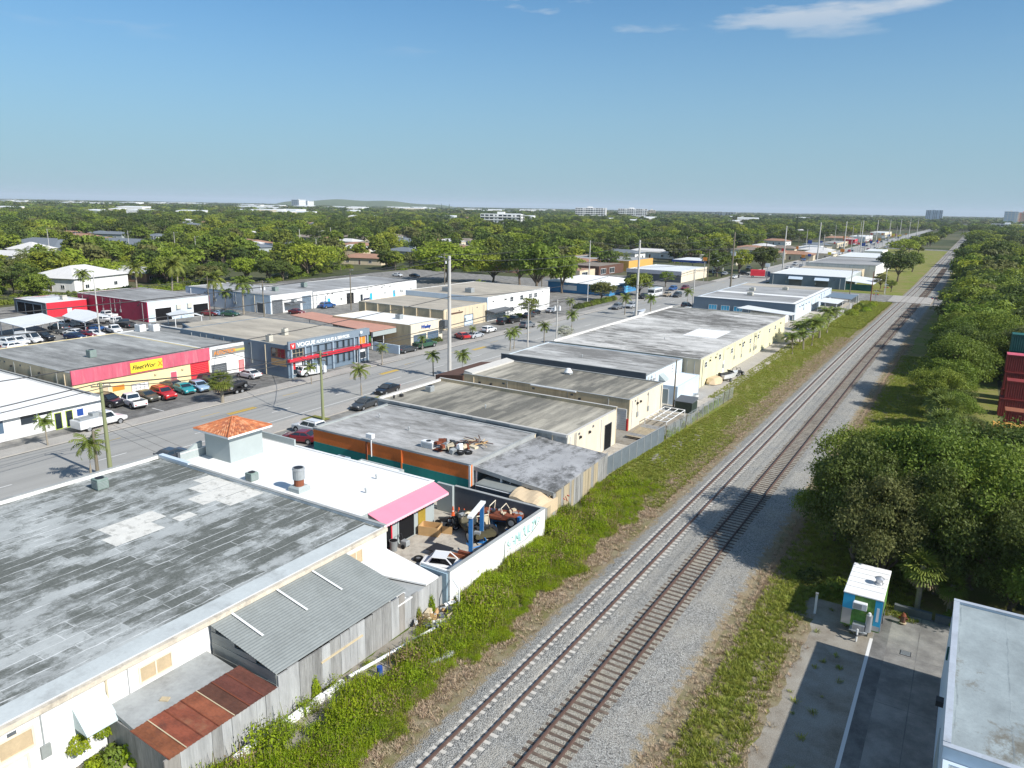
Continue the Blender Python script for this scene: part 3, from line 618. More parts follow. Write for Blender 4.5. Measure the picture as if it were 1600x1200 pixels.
def vent_pipe(loc, h, r, label, mat=None):
    t = thing('roof_vent', label, 'vent', loc); x, y, z = loc
    MB().cyl((x, y), r, z, z+h, 10).build('pipe', mat or M['steel'], t); MB().cyl((x, y), r*1.7, z+h, z+h+0.12, 10, r*0.6).build('cap', mat or M['steel'], t); return t

# A: grey-roofed warehouse filling the lower left
A = bld('warehouse', 'big white warehouse with a blotched grey roof beside the corrugated shed', -63.5, -35.2, -14, 39.42, 4.2, M['white'], M['roofA'], {'-x': 0.32, '+y': 0.22}, edge=None)
MB().box(-35.23, -34.95, -14, 39.3, 4.02, 4.30).build('fascia', paint('peeling_beige_fascia', (0.60, 0.53, 0.42), 0.85, 0.2, 1.2, dirt=(0.2, 0.17, 0.14)), A)
for a0, a1, z0, z1 in ((19.55, 21.35, 2.65, 3.5), (35.45, 36.7, 2.5, 3.55)):
    o = opening(A, 'window', '+x', a0, a1, z0, z1, M['shutter'], M['cream'], 2, 1, 0.1, 'shutter')
o = opening(A, 'window', '+x', 9.6, 14.05, 2.55, 3.45, M['shutter'], M['cream'], 3, 1, 0.12, 'shutter', 'wide boarded window above a white bay')
opening(A, 'loading_bay', '+x', 10.0, 13.7, 0.1, 2.15, M['paleblue'], M['cream'], 1, 1, 0.12, 'bay_door')
h = MB(); h.prism([(-35.2,15.95),(-34.05,15.95),(-34.05,17.6),(-35.2,17.6)], [2.15, 2.10, 2.10, 2.15], [3.3, 2.16, 2.16, 3.3]); h.build('window_hood', paint('hood_pale_blue', (0.52, 0.60, 0.60), 0.7, 0.08, 0.8), A)
for y in (18.9, 33.0): MB().cyl((-35.12, y), 0.05, 0.4, 4.0, 8).build('downpipe', M['white'], A)
MB().box(-63.2, -58.8, 39.15, 39.6, 4.42, 4.62).build('parapet_cap', M['paleblue'], A)
MB().box(-36.9, -35.45, -13.7, 38.9, 4.19, 4.203).build('eave_coating', paint('pale_eave_coating', (0.50, 0.53, 0.52), 0.8, 0.12, 0.5, dirt=(0.30, 0.31, 0.30)), A)
patches = MB()
for x0, x1, y0, y1 in ((-52.5,-50.6,27.2,31.5),(-50.6,-48.8,26.4,30.2),(-49.9,-48.9,31.5,33.0),(-54.3,-52.4,36.0,39.0),(-52.3,-50.2,34.5,38.9),(-50.1,-48.3,35.6,38.9),(-55.6,-54.4,37.4,39.0)):
    patches.box(x0, x1, y0, y1, 4.19, 4.207)
patches.build('roof_patch', paint('repair_coating', (0.66, 0.64, 0.58), 0.8, 0.12, 1.6, dirt=(0.16, 0.155, 0.13)), A)
ac_unit((-60.3, 31.9, 4.2), (0.95, 0.95, 0.95), M['acgreen'], 'green grey condenser on the blotched roof near the road')

# B: corrugated shed behind it
B = thing('corrugated_shed', 'lean-to shed with grey corrugated roof and weathered board wall', 'shed', (-32.6, 29.5, 0))

sheetmetal((-35.0,23.8,4.0),(-29.45,23.8,2.85),(-29.45,34.9,2.85),(-35.0,34.9,4.0), 26, 0.022).build('roof', M['galv'], B, smooth=False)
for y in (25.2, 28.6, 31.6): MB().poly([(-34.9,y,4.08),(-32.2,y,3.52),(-32.2,y+0.16,3.52),(-34.9,y+0.16,4.08)]).build('skylight_strip', M['trim'], B)
e = MB(); k = 11
for i in range(k):                                                 # end wall of lapped sheets
    z0, z1 = 0.0+i*0.36, 0.0+i*0.36+0.33
    xa = -35.0; xb = min(-29.55, -35.0+max(0.4, (4.0-z1)/1.15*5.55)) if z1 > 2.8 else -29.55
    if z0 < 3.9: e.box(xa, xb, 23.86-0.02*(i % 2), 23.95, z0, z1)
e.build('end_wall', M['galv'], B, kind='stuff')
rr = random.Random(5); y = 17.0; bm_ = [M['board'], paint('pale_board', (0.38, 0.38, 0.37), 0.9, 0.3, 1.3, dirt=(0.18, 0.17, 0.16), streak=True), paint('brown_board', (0.27, 0.25, 0.225), 0.9, 0.3, 1.3, dirt=(0.12, 0.11, 0.10), streak=True)]
W = thing('board_fence', 'tall grey weathered board wall along the weeds under the sheds', 'fence', (-29.45, 28, 0))
while y < 38.9:
    w = rr.uniform(0.55, 1.0); top = 2.72 if 23.8 < y < 34.6 else (2.1 if y < 23.8 else 2.2)
    MB().box(-29.52, -29.42+rr.uniform(-0.015, 0.015), y, y+w-0.015, -0.1, top+rr.uniform(-0.05, 0.04)).build('board', rr.choice(bm_[:2]+bm_[:2]+bm_), W); y += w
MB().box(-29.43, -29.34, 27.0, 30.5, 1.72, 1.82).build('rail', M['tanw'], W)

# C: rusty lean-to
Cc = thing('lean_to', 'low lean-to with a grey slab roof and rusty metal sheets', 'shed', (-32.2, 20.2, 0))
MB().prism([(-35.05,17.6),(-32.35,17.4),(-32.35,23.4),(-35.05,23.5)], [2.2, 2.1, 2.1, 2.2], [2.45, 2.3, 2.3, 2.45]).build('slab_roof', M['slab'], Cc)
for i in range(7):
    y0 = 17.2+i*0.93; mt = M['rust2'] if i < 4 else M['rust']; z = 0.012*(i % 2)
    mt = paint('rust_sheet_%d' % i, tuple(c*(0.88+0.24*rr.random()) for c in ((0.22, 0.075, 0.035) if i < 4 else (0.12, 0.045, 0.03))), 0.85, 0.4, 0.9, dirt=(0.07, 0.03, 0.022) if i != 2 else (0.30, 0.15, 0.08), streak=False)
    sheetmetal((-32.45,y0+0.95,2.34+z),(-32.45,y0,2.34+z),(-29.3,y0,2.14+z),(-29.3,y0+0.95,2.14+z), 4, 0.035).build('roof_sheet', mt, Cc)
    MB().poly([(-32.45,y0-0.025,2.395),(-29.3,y0-0.025,2.195),(-29.3,y0+0.03,2.2),(-32.45,y0+0.03,2.4)]).build('sheet_seam', M['tanw'] if i in (1, 4) else M['rust'], Cc)
MB().box(-35.0, -29.55, 17.42, 17.5, 0, 2.1).build('end_wall', M['board'], Cc)
MB().obox((-33.2, 19.6, 2.4), (0.45, 0.3, 0.08), 0.5).build('loose_brick', M['tanw'], Cc)

# D: white-roofed sheds against the yard
D = thing('white_roof_shed', 'small shed with white sloping roof sheets next to the yard wall', 'shed', (-32.2, 37, 0))
MB().prism([(-35.1,35.3),(-29.4,36.9),(-29.4,38.3),(-35.1,39.2)], [2.5,2.25,2.25,2.5], [2.62,2.37,2.37,2.62]).build('roof_panel', M['roofW'], D)
MB().prism([(-32.3,35.05),(-29.5,35.05),(-29.5,36.9),(-32.3,36.4)], [2.18,2.1,2.1,2.18], [2.25,2.17,2.17,2.25]).build('roof_panel', M['slab'], D)
MB().prism([(-31.9,34.0),(-29.4,33.9),(-29.4,35.4),(-31.9,35.6)], [2.18,2.05,2.05,2.18], [2.29,2.15,2.15,2.29]).build('roof_panel', M['roofW'], D)
MB().box(-35.0, -29.6, 38.4, 38.55, 0, 2.2).build('wall', M['board'], D)
MB().box(-31.4, -29.0, 38.72, 38.86, 0, 2.45).build('gate_panel', paint('blue_sheet_panel', (0.30, 0.40, 0.46), 0.7, 0.2, 1.0), D)

# E: white flat roof with a tiled turret
Eb = bld('workshop', 'white roofed workshop with a tiled turret and a pink awning over its yard', -61.3, -38.45, 39.72, 49.5, 4.05, M['greyw'], M['roofW'], {'-x': 0.75, '+y': 0.02, '+x': 0.03, '-y': 0.02}, {'-x': M['greyw']}, edge=M['trim'])
T = MB(); T.box(-60.6, -57.0, 42.4, 46.2, 3.9, 6.75); T.build('turret', M['greyw'], Eb)
tc_ = (-58.8, 44.3); ro = MB(); er = 2.55; ez, az = 6.86, 7.85
cs = [(tc_[0]-er, tc_[1]-er), (tc_[0]+er, tc_[1]-er), (tc_[0]+er, tc_[1]+er), (tc_[0]-er, tc_[1]+er)]
MB().prism(cs, 6.68, 6.86).build('turret_eave', M['trim'], Eb)
tiles = MB(); rr = random.Random(4)                                     # barrel tiles in courses up the four slopes
rootT = MB().prism([(c[0]*0.99+tc_[0]*0.01, c[1]*0.99+tc_[1]*0.01) for c in cs], 6.86, 6.88).build('turret_roof', M['terracotta'], Eb)
tm = [M['terracotta'], paint('terracotta_pale', (0.58, 0.26, 0.13), 0.8, 0.2, 2.5), paint('terracotta_dark', (0.36, 0.12, 0.06), 0.8, 0.2, 2.5)]
for sidx in range(4):
    a, b2 = Vector((*cs[sidx], ez)), Vector((*cs[(sidx+1) % 4], ez)); ap = Vector((*tc_, az))
    courses = 9
    for c in range(courses):
        t0, t1 = c/courses, (c+1.15)/courses
        l0, r0 = a.lerp(ap, t0), b2.lerp(ap, t0); l1, r1 = a.lerp(ap, min(1, t1)), b2.lerp(ap, min(1, t1)); n_ = max(1, int((r0-l0).length/0.30))
        for q in range(n_):
            f0, f1 = q/n_, (q+0.92)/n_; up = Vector((0, 0, 0.05+0.012*rr.random()))
            p0, p1, p2, p3 = l0.lerp(r0, f0), l0.lerp(r0, f1), l1.lerp(r1, f1), l1.lerp(r1, f0)
            tiles.poly([p0, p0.lerp(p1, 0.5)+up, p2.lerp(p3, 0.5)+up, p3], rr.choice((0, 0, 1, 2)))
            tiles.poly([p0.lerp(p1, 0.5)+up, p1, p2, p2.lerp(p3, 0.5)+up], tiles.m[-1]); tiles.poly([p0, p1, p0.lerp(p1, 0.5)+up], tiles.m[-1])
tiles.build('roof_tile', tm, rootT, kind='stuff')
for s_ in cs: MB().tube([(s_[0], s_[1], ez+0.05), (tc_[0], tc_[1], az+0.06)], 0.07, 6).build('ridge', M['terracotta'], Eb)
# scalloped front parapets
pp = MB(); pr = [(39.9, 4.2), (39.9, 4.9), (40.9, 4.95), (41.6, 5.35), (42.4, 5.5), (42.4, 4.2)]
pp.v += [(-61.35, y, z) for y, z in pr]+[(-61.1, y, z) for y, z in pr]; kq = len(pr); pp.f += [tuple(range(kq)), tuple(reversed(range(kq, 2*kq)))]+[(i, kq+i, kq+(i+1) % kq, (i+1) % kq) for i in range(kq)]; pp.m += [0]*(2+kq)
pp.build('parapet', M['greyw'], Eb); MB().box(-61.38, -61.08, 39.75, 39.98, 4.2, 5.0).build('parapet_pier', M['dkgrey'], Eb)
MB().box(-61.32, -61.08, 46.2, 49.45, 4.2, 5.05).build('parapet', M['greyw'], Eb); MB().box(-61.0, -56.0, 49.26, 49.46, 4.07, 4.75).build('parapet', M['greyw'], Eb)
aw = MB(); aw.poly([(-38.42,40.9,4.0),(-36.9,41.2,3.3),(-36.9,49.6,3.3),(-38.42,49.5,4.0)]); aw.poly([(-38.42,40.9,3.96),(-38.42,49.5,3.96),(-36.9,49.6,3.26),(-36.9,41.2,3.26)])
awo = aw.build('awning', M['pink'], Eb)
sc = MB()
for i in range(28):
    y0 = 41.2+i*0.3; sc.poly([(-36.9,y0,3.3),(-36.87,y0,3.12),(-36.87,y0+0.15,3.06),(-36.87,y0+0.3,3.12),(-36.9,y0+0.3,3.3)])
sc.build('valance', [paint('pink_trim', (0.80, 0.45, 0.50), 0.8, 0.1, 1.0)], awo, kind='stuff')
opening(Eb, 'doorway', '+x', 41.2, 43.6, 0.02, 2.6, M['darkhole'], M['redbright'], 2, 1, 0.15, 'opening')
opening(Eb, 'doorway', '+x', 44.6, 46.6, 0.02, 2.6, M['darkhole'], M['greyw'], 1, 1, 0.15, 'opening')
slabs(Eb, '+x', 47.2, 48.2, 0.05, 2.4, 0.0, 0.05).build('yellow_panel', paint('ochre_panel', (0.35, 0.24, 0.03), 0.8, 0.2, 1.0), Eb)
X = thing('exhaust_stack', 'white exhaust stack with a rusty collar on the white roof', 'exhaust stack', (-46.5, 41.2, 4.05))
MB().bbox(-47.2, -45.9, 40.6, 41.9, 4.05, 4.55, 0.15).build('curb', M['greyw'], X); MB().cyl((-46.5, 41.2), 0.42, 4.55, 5.15, 14).build('collar', M['rust2'], X)
MB().cyl((-46.5, 41.2), 0.5, 5.15, 6.15, 16).build('drum', M['steel'], X); MB().cyl((-46.5, 41.2), 0.4, 6.15, 6.17, 14).build('damper', M['blackm'], X)
MB().cyl((-46.5, 41.2), 0.53, 5.95, 6.05, 16).build('band', M['alu'], X)
ac_unit((-51.8, 40.6, 4.05), (0.8, 0.8, 0.75), M['acgreen'], 'small green grey condenser on the white roof behind the stack')
# clutter in the alley between the white roof and the orange wall
q = bld('alley_shed', 'flat alley shed with white roof against the teal wall', -50.0, -44.5, 50.2, 52.6, 2.9, M['greyw'], M['roofW'])
ac_unit((-51.8, 51.4, 2.6), (1.6, 1.3, 0.5), paint('blue_grey_casing', (0.25, 0.33, 0.38), 0.5, 0.2, 1.5), 'low blue grey unit on the alley roof below the orange wall')
MB().box(-55.5, -50.1, 50.4, 52.6, 2.45, 2.6).build('alley_canopy', M['slab']); tag(bpy.data.objects['alley_canopy'], 'grey canopy slab in the alley below the orange wall', 'canopy')

# F: walled yard
F = thing('yard_wall', 'white yard wall with teal graffiti along the weeds', 'wall', (-28.9, 45.5, 0))
MB().box(-29.05, -28.83, 38.9, 52.75, -0.1, 2.6).build('rear_wall', M['white'], F)
MB().box(-38.4, -29.05, 52.53, 52.75, -0.1, 2.6).build('side_wall', M['dkgrey'], F); MB().box(-31.5, -29.05, 38.9, 39.1, -0.1, 2.6).build('side_wall', M['white'], F)
MB().box(-40.2, -38.4, 52.2, 52.5, 0, 2.7).build('gate_pillar', M['greyw'], F)
cp = MB(); cp.box(-29.09, -28.79, 38.86, 52.79, 2.6, 2.66); cp.build('coping', M['slab'], F); MB().box(-38.4, -29.1, 52.49, 52.79, 2.6, 2.66).build('coping', M['slab'], F)
sheet('yard_floor', -38.4, -29.05, 39.1, 52.5, 0.003, M['yard'], 'sunlit concrete yard floor behind the workshop')
def spray(pts, r, mat, name='graffiti'):
    MB().tube([(-28.80, 46.6+y*1.12, 1.2+z*1.1) for y, z in pts], r, 4).build(name, mat, F)
# graffiti lettering, loose outlined letters that climb the wall
gl = random.Random(41)
def loop_(cx, cz, rx, rz, tilt, a0, a1, n=12): return [(cx+rx*math.cos(a0+(a1-a0)*i/n)+tilt*rz*math.sin(a0+(a1-a0)*i/n), cz+rz*math.sin(a0+(a1-a0)*i/n)) for i in range(n+1)]
tags = [loop_(.35,.55,.32,.30,.3,.6,5.4), loop_(.55,.2,.34,.26,.3,2.6,-2.2), [(1.05,.05),(1.1,.75),(1.3,.35),(1.5,.85),(1.55,.1)], loop_(1.95,.5,.22,.45,.35,0.3,5.9), [(2.35,1.0),(2.4,.3),(2.55,.12),(2.8,.2),(2.86,.9)], loop_(3.25,.6,.3,.36,.3,.5,5.6), [(3.5,.15),(3.75,1.05),(3.95,.5),(4.2,1.1)], loop_(4.3,.75,.22,.2,.3,3.6,-1.0)]
for f_ in tags: spray([(a+.03, b_) for a, b_ in f_], 0.075, M['tealspray'])
for f_ in tags: spray([(a+gl.uniform(.05,.10), b_-gl.uniform(.03,.08)) for a, b_ in f_], 0.022, M['darkspray'])
spray([(-0.3,0.8),(-0.42,0.2),(-0.35,-0.3),(-0.45,-.7)], 0.025, M['darkspray']); spray([(1.2,-.15),(2.4,-0.2),(3.4,0.0),(4.4,0.45)], 0.022, M['darkspray'])

# G: orange and teal shop
Gb = bld('workshop', 'orange and teal side-walled workshop with junk on its grey roof', -59.0, -38.0, 54.65, 66.9, 4.1, M['sand'], M['roofG'], {'+y': 0.0, '-x': 0.12}, {'-y': M['orange'], '-x': M['greyw'], '+x': M['slab']}, edge=M['slab'])
slabs(Gb, '-y', -58.98, -38.02, 0.0, 2.62, 0.0, 0.03).build('painted_dado', M['teal'], Gb)
slabs(Gb, '-y', -59.02, -37.98, 4.02, 4.2, 0.0, 0.06).build('drip_edge', M['slab'], Gb)
slabs(Gb, '-y', -51.3, -51.1, 0, 4.0, 0.0, 0.1).build('downpipe', M['rust2'], Gb); slabs(Gb, '-y', -46.6, -46.45, 0, 4.0, 0.0, 0.09).build('downpipe', M['orange'], Gb)
slabs(Gb, '-y', -38.2, -38.0, 0, 4.1, 0.03, 0.12).build('corner_post', M['trim'], Gb)
ac_unit((-44.6, 56.6, 4.1), (1.5, 0.7, 0.7), M['acwhite'], 'white rooftop unit near the edge above the orange wall')
t = thing('wall_lamp', 'white floodlight box on a mast against the orange wall', 'lamp', (-50.4, 54.5, 0)); MB().cyl((-50.4, 54.45), 0.06, 2.6, 4.6, 8).build('mast', M['trim'], t); MB().box(-50.9, -50.1, 54.2, 54.7, 4.6, 5.05).build('lamp_head', M['acwhite'], t)
# H: dark shed at the rear
Hs = thing('rear_shed', 'dark patched shed roof sloping to the fence behind the orange wall', 'shed', (-34.3, 61.5, 0))
MB().prism([(-37.95,55.2),(-29.4,55.2),(-30.2,68.4),(-37.95,67.6)], [3.68,2.95,2.75,3.55], [3.86,3.12,2.92,3.72]).build('roof', M['roofH'], Hs)
MB().prism([(-38.0,55.1),(-29.3,55.1),(-29.3,55.2),(-38.0,55.2)], [3.5,2.8,2.8,3.5], [3.90,3.16,3.16,3.90]).build('fascia', M['slab'], Hs)
for x, zt in ((-37.8, 3.5), (-35.0, 3.25), (-32.2, 3.0), (-30.0, 2.8)): MB().box(x-0.08, x+0.08, 55.25, 55.41, 0, zt).build('post', M['trim'], Hs)
MB().box(-37.9, -30.5, 60.0, 60.1, 0, 2.8).build('inner_wall', M['darkhole'], Hs)
Wf = thing('board_fence', 'tan weathered board fence under the dark shed roof', 'fence', (-30, 62, 0)); rr = random.Random(9)
def fence_x(y): return -29.3-0.075*(y-53)
y = 53.0
while y < 69.0:
    w = rr.uniform(0.5, 0.75); top = 2.05 if y < 55.2 else 2.85-0.005*(y-55)
    MB().obox((fence_x(y+w/2), y+w/2, top/2), (0.05+rr.uniform(0, 0.03), w-0.03, top+rr.uniform(-0.06, 0.04)), 0.075).build('board', rr.choice((M['board'], M['board2'], M['board2'])), Wf); y += w
for a in ((0, 0.2), (0.5, -0.1), (0.9, 0.25)): MB().tube([(fence_x(58.2)+0.07, 57.6+a[0], 1.75), (fence_x(58.2)+0.07, 58.0+a[0], 1.25+a[1])], 0.035, 4).build('red_scrawl', M['signr'], Wf)
# I: cream warehouse
I = bld('warehouse', 'cream warehouse with streaked tan roof between grey parapets', -61.3, -34.55, 67.6, 80.6, 4.25, M['cream'], M['roofI'], {'-y': 0.12, '+y': 0.38, '-x': 0.25}, {'-y': paint('parapet_grey', (0.38, 0.38, 0.36), 0.9, 0.3, 1.5, dirt=(0.2, 0.2, 0.19)), '+y': M['tanw'], '-x': M['white']}, edge=M['polec'])
rr = random.Random(33); x = -61.0
while x < -34.9:                                                   # block courses of the near parapet face
    w = rr.uniform(1.5, 1.9); MB().box(x, min(x+w-0.03, -34.6), 67.5, 67.6, 4.12, 4.40).build('parapet_block', rr.choice((M['slab'], M['steel'], M['polec'])), I); x += w
door(I, '+x', 77.2, 79.1, 3.1, M['darkhole'], M['alu'])
ac_unit((-58.5, 74.6, 4.25), (0.85, 0.85, 0.8), M['steel'], 'grey condenser near the front of the streaked tan roof'); vent_pipe((-60.0, 69.2, 4.25), 0.3, 0.12, 'black stub vent at the front corner of the streaked roof', M['blackm'])
sheet('loading_floor', -39, -30.8, 81, 98, 0.0, M['dirt'])
# J: second cream warehouse
J = bld('warehouse', 'cream warehouse with a white roller door and brown front awning', -61.5, -35.35, 86.4, 98.4, 4.1, M['cream'], M['roofI'], {'-y': 0.05, '+y': 0.08}, {'-y': M['tanw'], '-x': M['white']}, edge=M['slab'])
rollup(J, '-y', -37.0, -35.75, 2.75, M['trim']); slabs(J, '-y', -35.6, -35.4, 0, 1.6, 0.0, 0.12).build('bollard_post', M['signr'], J)
MB().prism([(-66.5,86.2),(-61.5,86.2),(-61.5,98.2),(-66.5,98.2)], [2.4,2.5,2.5,2.4], [3.3,3.9,3.9,3.3]).build('front_awning', M['brownwall'], J)
MB().prism([(-61.5,86.6),(-60.1,86.6),(-60.1,98.2),(-61.5,98.2)], 4.1, [4.6,4.35,4.35,4.6]).build('front_parapet', M['polec'], J)
MB().box(-50, -43, 86.1, 86.35, 4.05, 4.2).build('gutter', M['trim'], J)
t = thing('roof_fan', 'pale mushroom roof fan on the second cream warehouse', 'roof fan', (-49, 95.5, 4.1)); MB().bbox(-49.5,-48.5,95,96,4.1,4.4,0.1).build('curb', M['steel'], t); MB().cyl((-49,95.5),0.65,4.4,4.95,14,0.3).build('hood', M['trim'], t)
# K: white and grey roofed workshop
K = bld('workshop', 'workshop with a dark front parapet and a pale blue annex at the rear', -63.0, -38.2, 98.9, 114.6, 4.55, M['paleblue'], M['roofK'], {'-y': 0.45, '-x': 0.12, '+x': 0.04}, {'-y': M['dkgrey'], '+x': M['paleblue']})
for a in (100.4, 101.1, 101.8, 102.4): window(K, '+x', a, a+0.35, 3.3, 3.75, 1, 1)
for z in (3.2, 3.7, 4.1): window(K, '+x', 109.8, 110.1, z, z+0.25, 1, 1)
MB().prism([(-38.2,104.2),(-37.1,104.2),(-37.1,106.0),(-38.2,106.0)], [3.0,2.95,2.95,3.0], [3.9,3.0,3.0,3.9]).build('window_hood', M['greyw'], K)
Kx = bld('annex_shed', 'pale blue block annex with a white roof behind the dark-parapet workshop', -38.1, -34.6, 102.6, 112.6, 2.75, M['paleblue'], M['roofW']); opening(Kx, 'doorway', '-y', -37.6, -36.0, 0.02, 2.2, M['greyw'], M['trim'], 1, 1, 0.08, 'door_leaf')
# L: pale yellow warehouse
L = bld('warehouse', 'large pale yellow warehouse with patchy white roof and small rear windows', -62.5, -35.35, 115.2, 176.5, 4.65, M['yellow'], M['roofL'], {'-x': 0.3, '+y': 0.1, '+x': 0.1}, {'-y': M['sand'], '-x': M['white']}, edge=M['polec'])
for a in (117.4, 125.2, 132.6, 140.2, 145.4, 151.6, 161.0, 166.3): window(L, '+x', a, a+1.15, 3.0, 3.85, 2, 2)
door(L, '+x', 127.7, 128.8, 2.3, M['trim']); door(L, '+x', 148.8, 149.9, 2.3, M['sand'])
for (x0, x1, y0, y1) in ((-46, -39.5, 137, 147),): MB().box(x0, x1, y0, y1, 4.63, 4.665).build('roof_patch', M['roofW'], L)
MB().box(-35.3, -33.6, 168.5, 168.7, 0, 1.9).build('screen_wall', M['yellow'], L)
# M: row at the cross street with coated roofs
Mb = bld('workshop_row', 'row of workshops with banded dark and pale roofs at the cross street', -66.5, -39.0, 205.5, 262, 4.0, M['paleblue'], M['roofD'], {'-y': 0.3, '+x': 0.15}, {'-y': M['bluegrey']})
for y0, y1, m_ in ((206, 211, M['roofP']), (226, 229.5, M['roofW']), (252, 261.6, M['roofT'])): MB().box(-66, -39.4, y0, y1, 3.99, 4.03).build('roof_band', m_, Mb)
MB().box(-40.5, -39.05, 206, 261.5, 4.05, 4.15).build('roof_edge', M['roofW'], Mb)
for a in (-62, -58.5, -55): window(Mb, '-y', a, a+2.2, 1.2, 2.4, 3, 1, M['cyan'])
for (x, y) in ((-55, 222), (-58, 236), (-50, 245)): ac_unit((x, y, 4.03), (1.6, 1.4, 0.9), M['accream'], {222: 'cream rooftop unit nearest the canopy on the banded roof', 236: 'cream rooftop unit in the middle of the banded roof', 245: 'cream rooftop unit furthest back on the banded roof'}[y])
cn_ = thing('canopy', 'white metal canopy on posts behind the yellow warehouse', 'canopy', (-45, 198, 0))
MB().prism([(-52,197),(-37.5,193.5),(-37,199),(-51,204.5)], [3.1,2.8,2.8,3.1], [3.2,2.9,2.9,3.2]).build('roof', M['roofP'], cn_)
for p in ((-51.3,198),(-44.5,196),(-38,194.5),(-38,198.5),(-50.5,203.5)): MB().cyl(p, 0.07, 0, 3.0, 6).build('post', M['trim'], cn_)
sh = bld('storage_shed', 'white low shed under the canopy behind the yellow warehouse', -49, -40, 199, 203.5, 2.2, M['white'], M['roofP']); window(sh, '-y', -47.5, -46, 1.0, 1.8); window(sh, '-y', -43.5, -42, 1.0, 1.8)
for i, (x0, x1, y0, y1, lab, mt) in enumerate(((-37.5,-32,229,241,'pale metal patio roof beyond the coconut palms', M['roofP']), (-37.8,-30.5,244,259,'blue grey shade roof beside the signal cabinet', M['bluegrey']))):
    s2 = thing('patio_roof', lab, 'canopy', ((x0+x1)/2, (y0+y1)/2, 0)); MB().prism([(x0,y0),(x1,y0),(x1,y1),(x0,y1)], [2.9,2.6,2.6,2.9], [3.0,2.7,2.7,3.0]).build('roof', mt, s2)
    for px in (x0+0.3, x1-0.3):
        for py in (y0+0.3, y1-0.3): MB().cyl((px, py), 0.08, 0, 2.7, 6).build('post', M['trim'], s2)
# P, Q: beyond the cross street
Pb = bld('workshop', 'dark grey workshop with white roof edge beyond the cross street', -68, -40.5, 302, 345, 4.3, M['greyw'], M['roofP'], {'-y': 0.3}, {'-y': M['bluegrey'], '+x': M['greyw']}, edge=M['trim'])
for a in (-60.5, -51): rollup(Pb, '-y', a, a+4.5, 2.9, M['dkgrey']); MB().prism([(a-0.3,301.95),(a+4.8,301.95),(a+4.8,300.7),(a-0.3,300.7)], [3.2,3.2,2.9,2.9], [3.9,3.9,3.0,3.0]).build('door_awning', M['paleblue'], Pb)
MB().prism([(-40.4,303),(-31,303),(-31,330),(-40.4,330)], [3.3,2.5,2.5,3.3], [3.45,2.65,2.65,3.45]).build('lean_to_roof', M['roofP'], Pb); MB().box(-40.4, -31.2, 303.2, 303.5, 0, 2.3).build('screen_wall', M['contg'], Pb)
Qb = bld('warehouse', 'white warehouse with a grey roof behind the dark grey workshop', -68, -38, 372, 440, 4.8, M['white'], M['roofD'], {'-y': 0.4}); Q2 = bld('workshop', 'low workshop with a tan roof between the white warehouse and the dark one', -67, -42, 347, 368, 3.8, M['sand'], M['roofT'])
bld('warehouse', 'far pale warehouse end-on at the curve of the tracks', -66, -36, 446, 500, 4.8, M['sand'], M['roofP'])
# ------------------------------------------------------------------ across the road
def letters(root, txt, loc, size, mat, depth=0.03, shear=0.0, name='lettering', bold=0.0, sx=1.0):
    """raised letters on a wall that faces +x; the text runs along +y"""
    c = bpy.data.curves.new(name, 'FONT'); c.body = txt; c.size = size; c.extrude = depth; c.shear = shear; c.offset = bold; c.materials.append(mat)
    tmp = bpy.data.objects.new('tmp_text', c); me = bpy.data.meshes.new_from_object(tmp); bpy.data.objects.remove(tmp); bpy.data.curves.remove(c); me.name = name
    if not me.materials: me.materials.append(mat)
    o = bpy.data.objects.new(name, me); COL.objects.link(o); w = root.get('_w', (0, 0, 0)); o.parent = root
    o.location = (loc[0]-w[0], loc[1]-w[1], loc[2]-w[2]); o.rotation_euler = (math.pi/2, 0, math.pi/2); o.scale = (sx, 1, 1); return o

# R: white shop in the left corner
Rb = bld('shop', 'low white shop with green-edged doors in the left corner across the road', -122, -94.4, 26, 51.4, 2.95, M['white'], M['roofW'], {'+y': 0.2}, edge=None)
MB().prism([(-94.39,26),(-93.75,26),(-93.75,51.3),(-94.39,51.3)], [2.78,2.74,2.74,2.78], [3.04,2.92,2.92,3.04]).build('eave', M['roofW'], Rb)
lime = flat('lime_frame', (0.42, 0.55, 0.05), 0.6)
window(Rb, '+x', 37.0, 39.6, 1.0, 2.6, 2, 1, M['glassb']); window(Rb, '+x', 41.5, 43.3, 1.5, 2.65, 1, 1)
w_ = window(Rb, '+x', 43.6, 45.0, 1.0, 2.65, 1, 1, None, lime); slabs(Rb, '+x', 43.65, 44.95, 1.35, 2.2, 0.02, 0.05).build('sign_panel', M['signw'], w_)
letters(w_, 'SALES', (-94.33, 43.9, 1.75), 0.28, M['signk'], 0.006)
for a in (45.4, 46.75): door(Rb, '+x', a, a+0.75, 2.05, M['glass'], lime)
w_ = window(Rb, '+x', 47.8, 51.0, 0.95, 2.3, 2, 1, M['signw']); slabs(Rb, '+x', 48.1, 48.9, 1.1, 2.0, 0.013, 0.03).build('poster', M['signb'], w_)
MB().tube([(-121, 50.9, 3.25), (-96, 50.9, 3.2)], 0.06, 5).build('roof_pipe', M['blackm'], Rb); MB().box(-112, -106, 40.2, 40.5, 2.95, 3.25).build('roof_rail', M['blackm'], Rb)

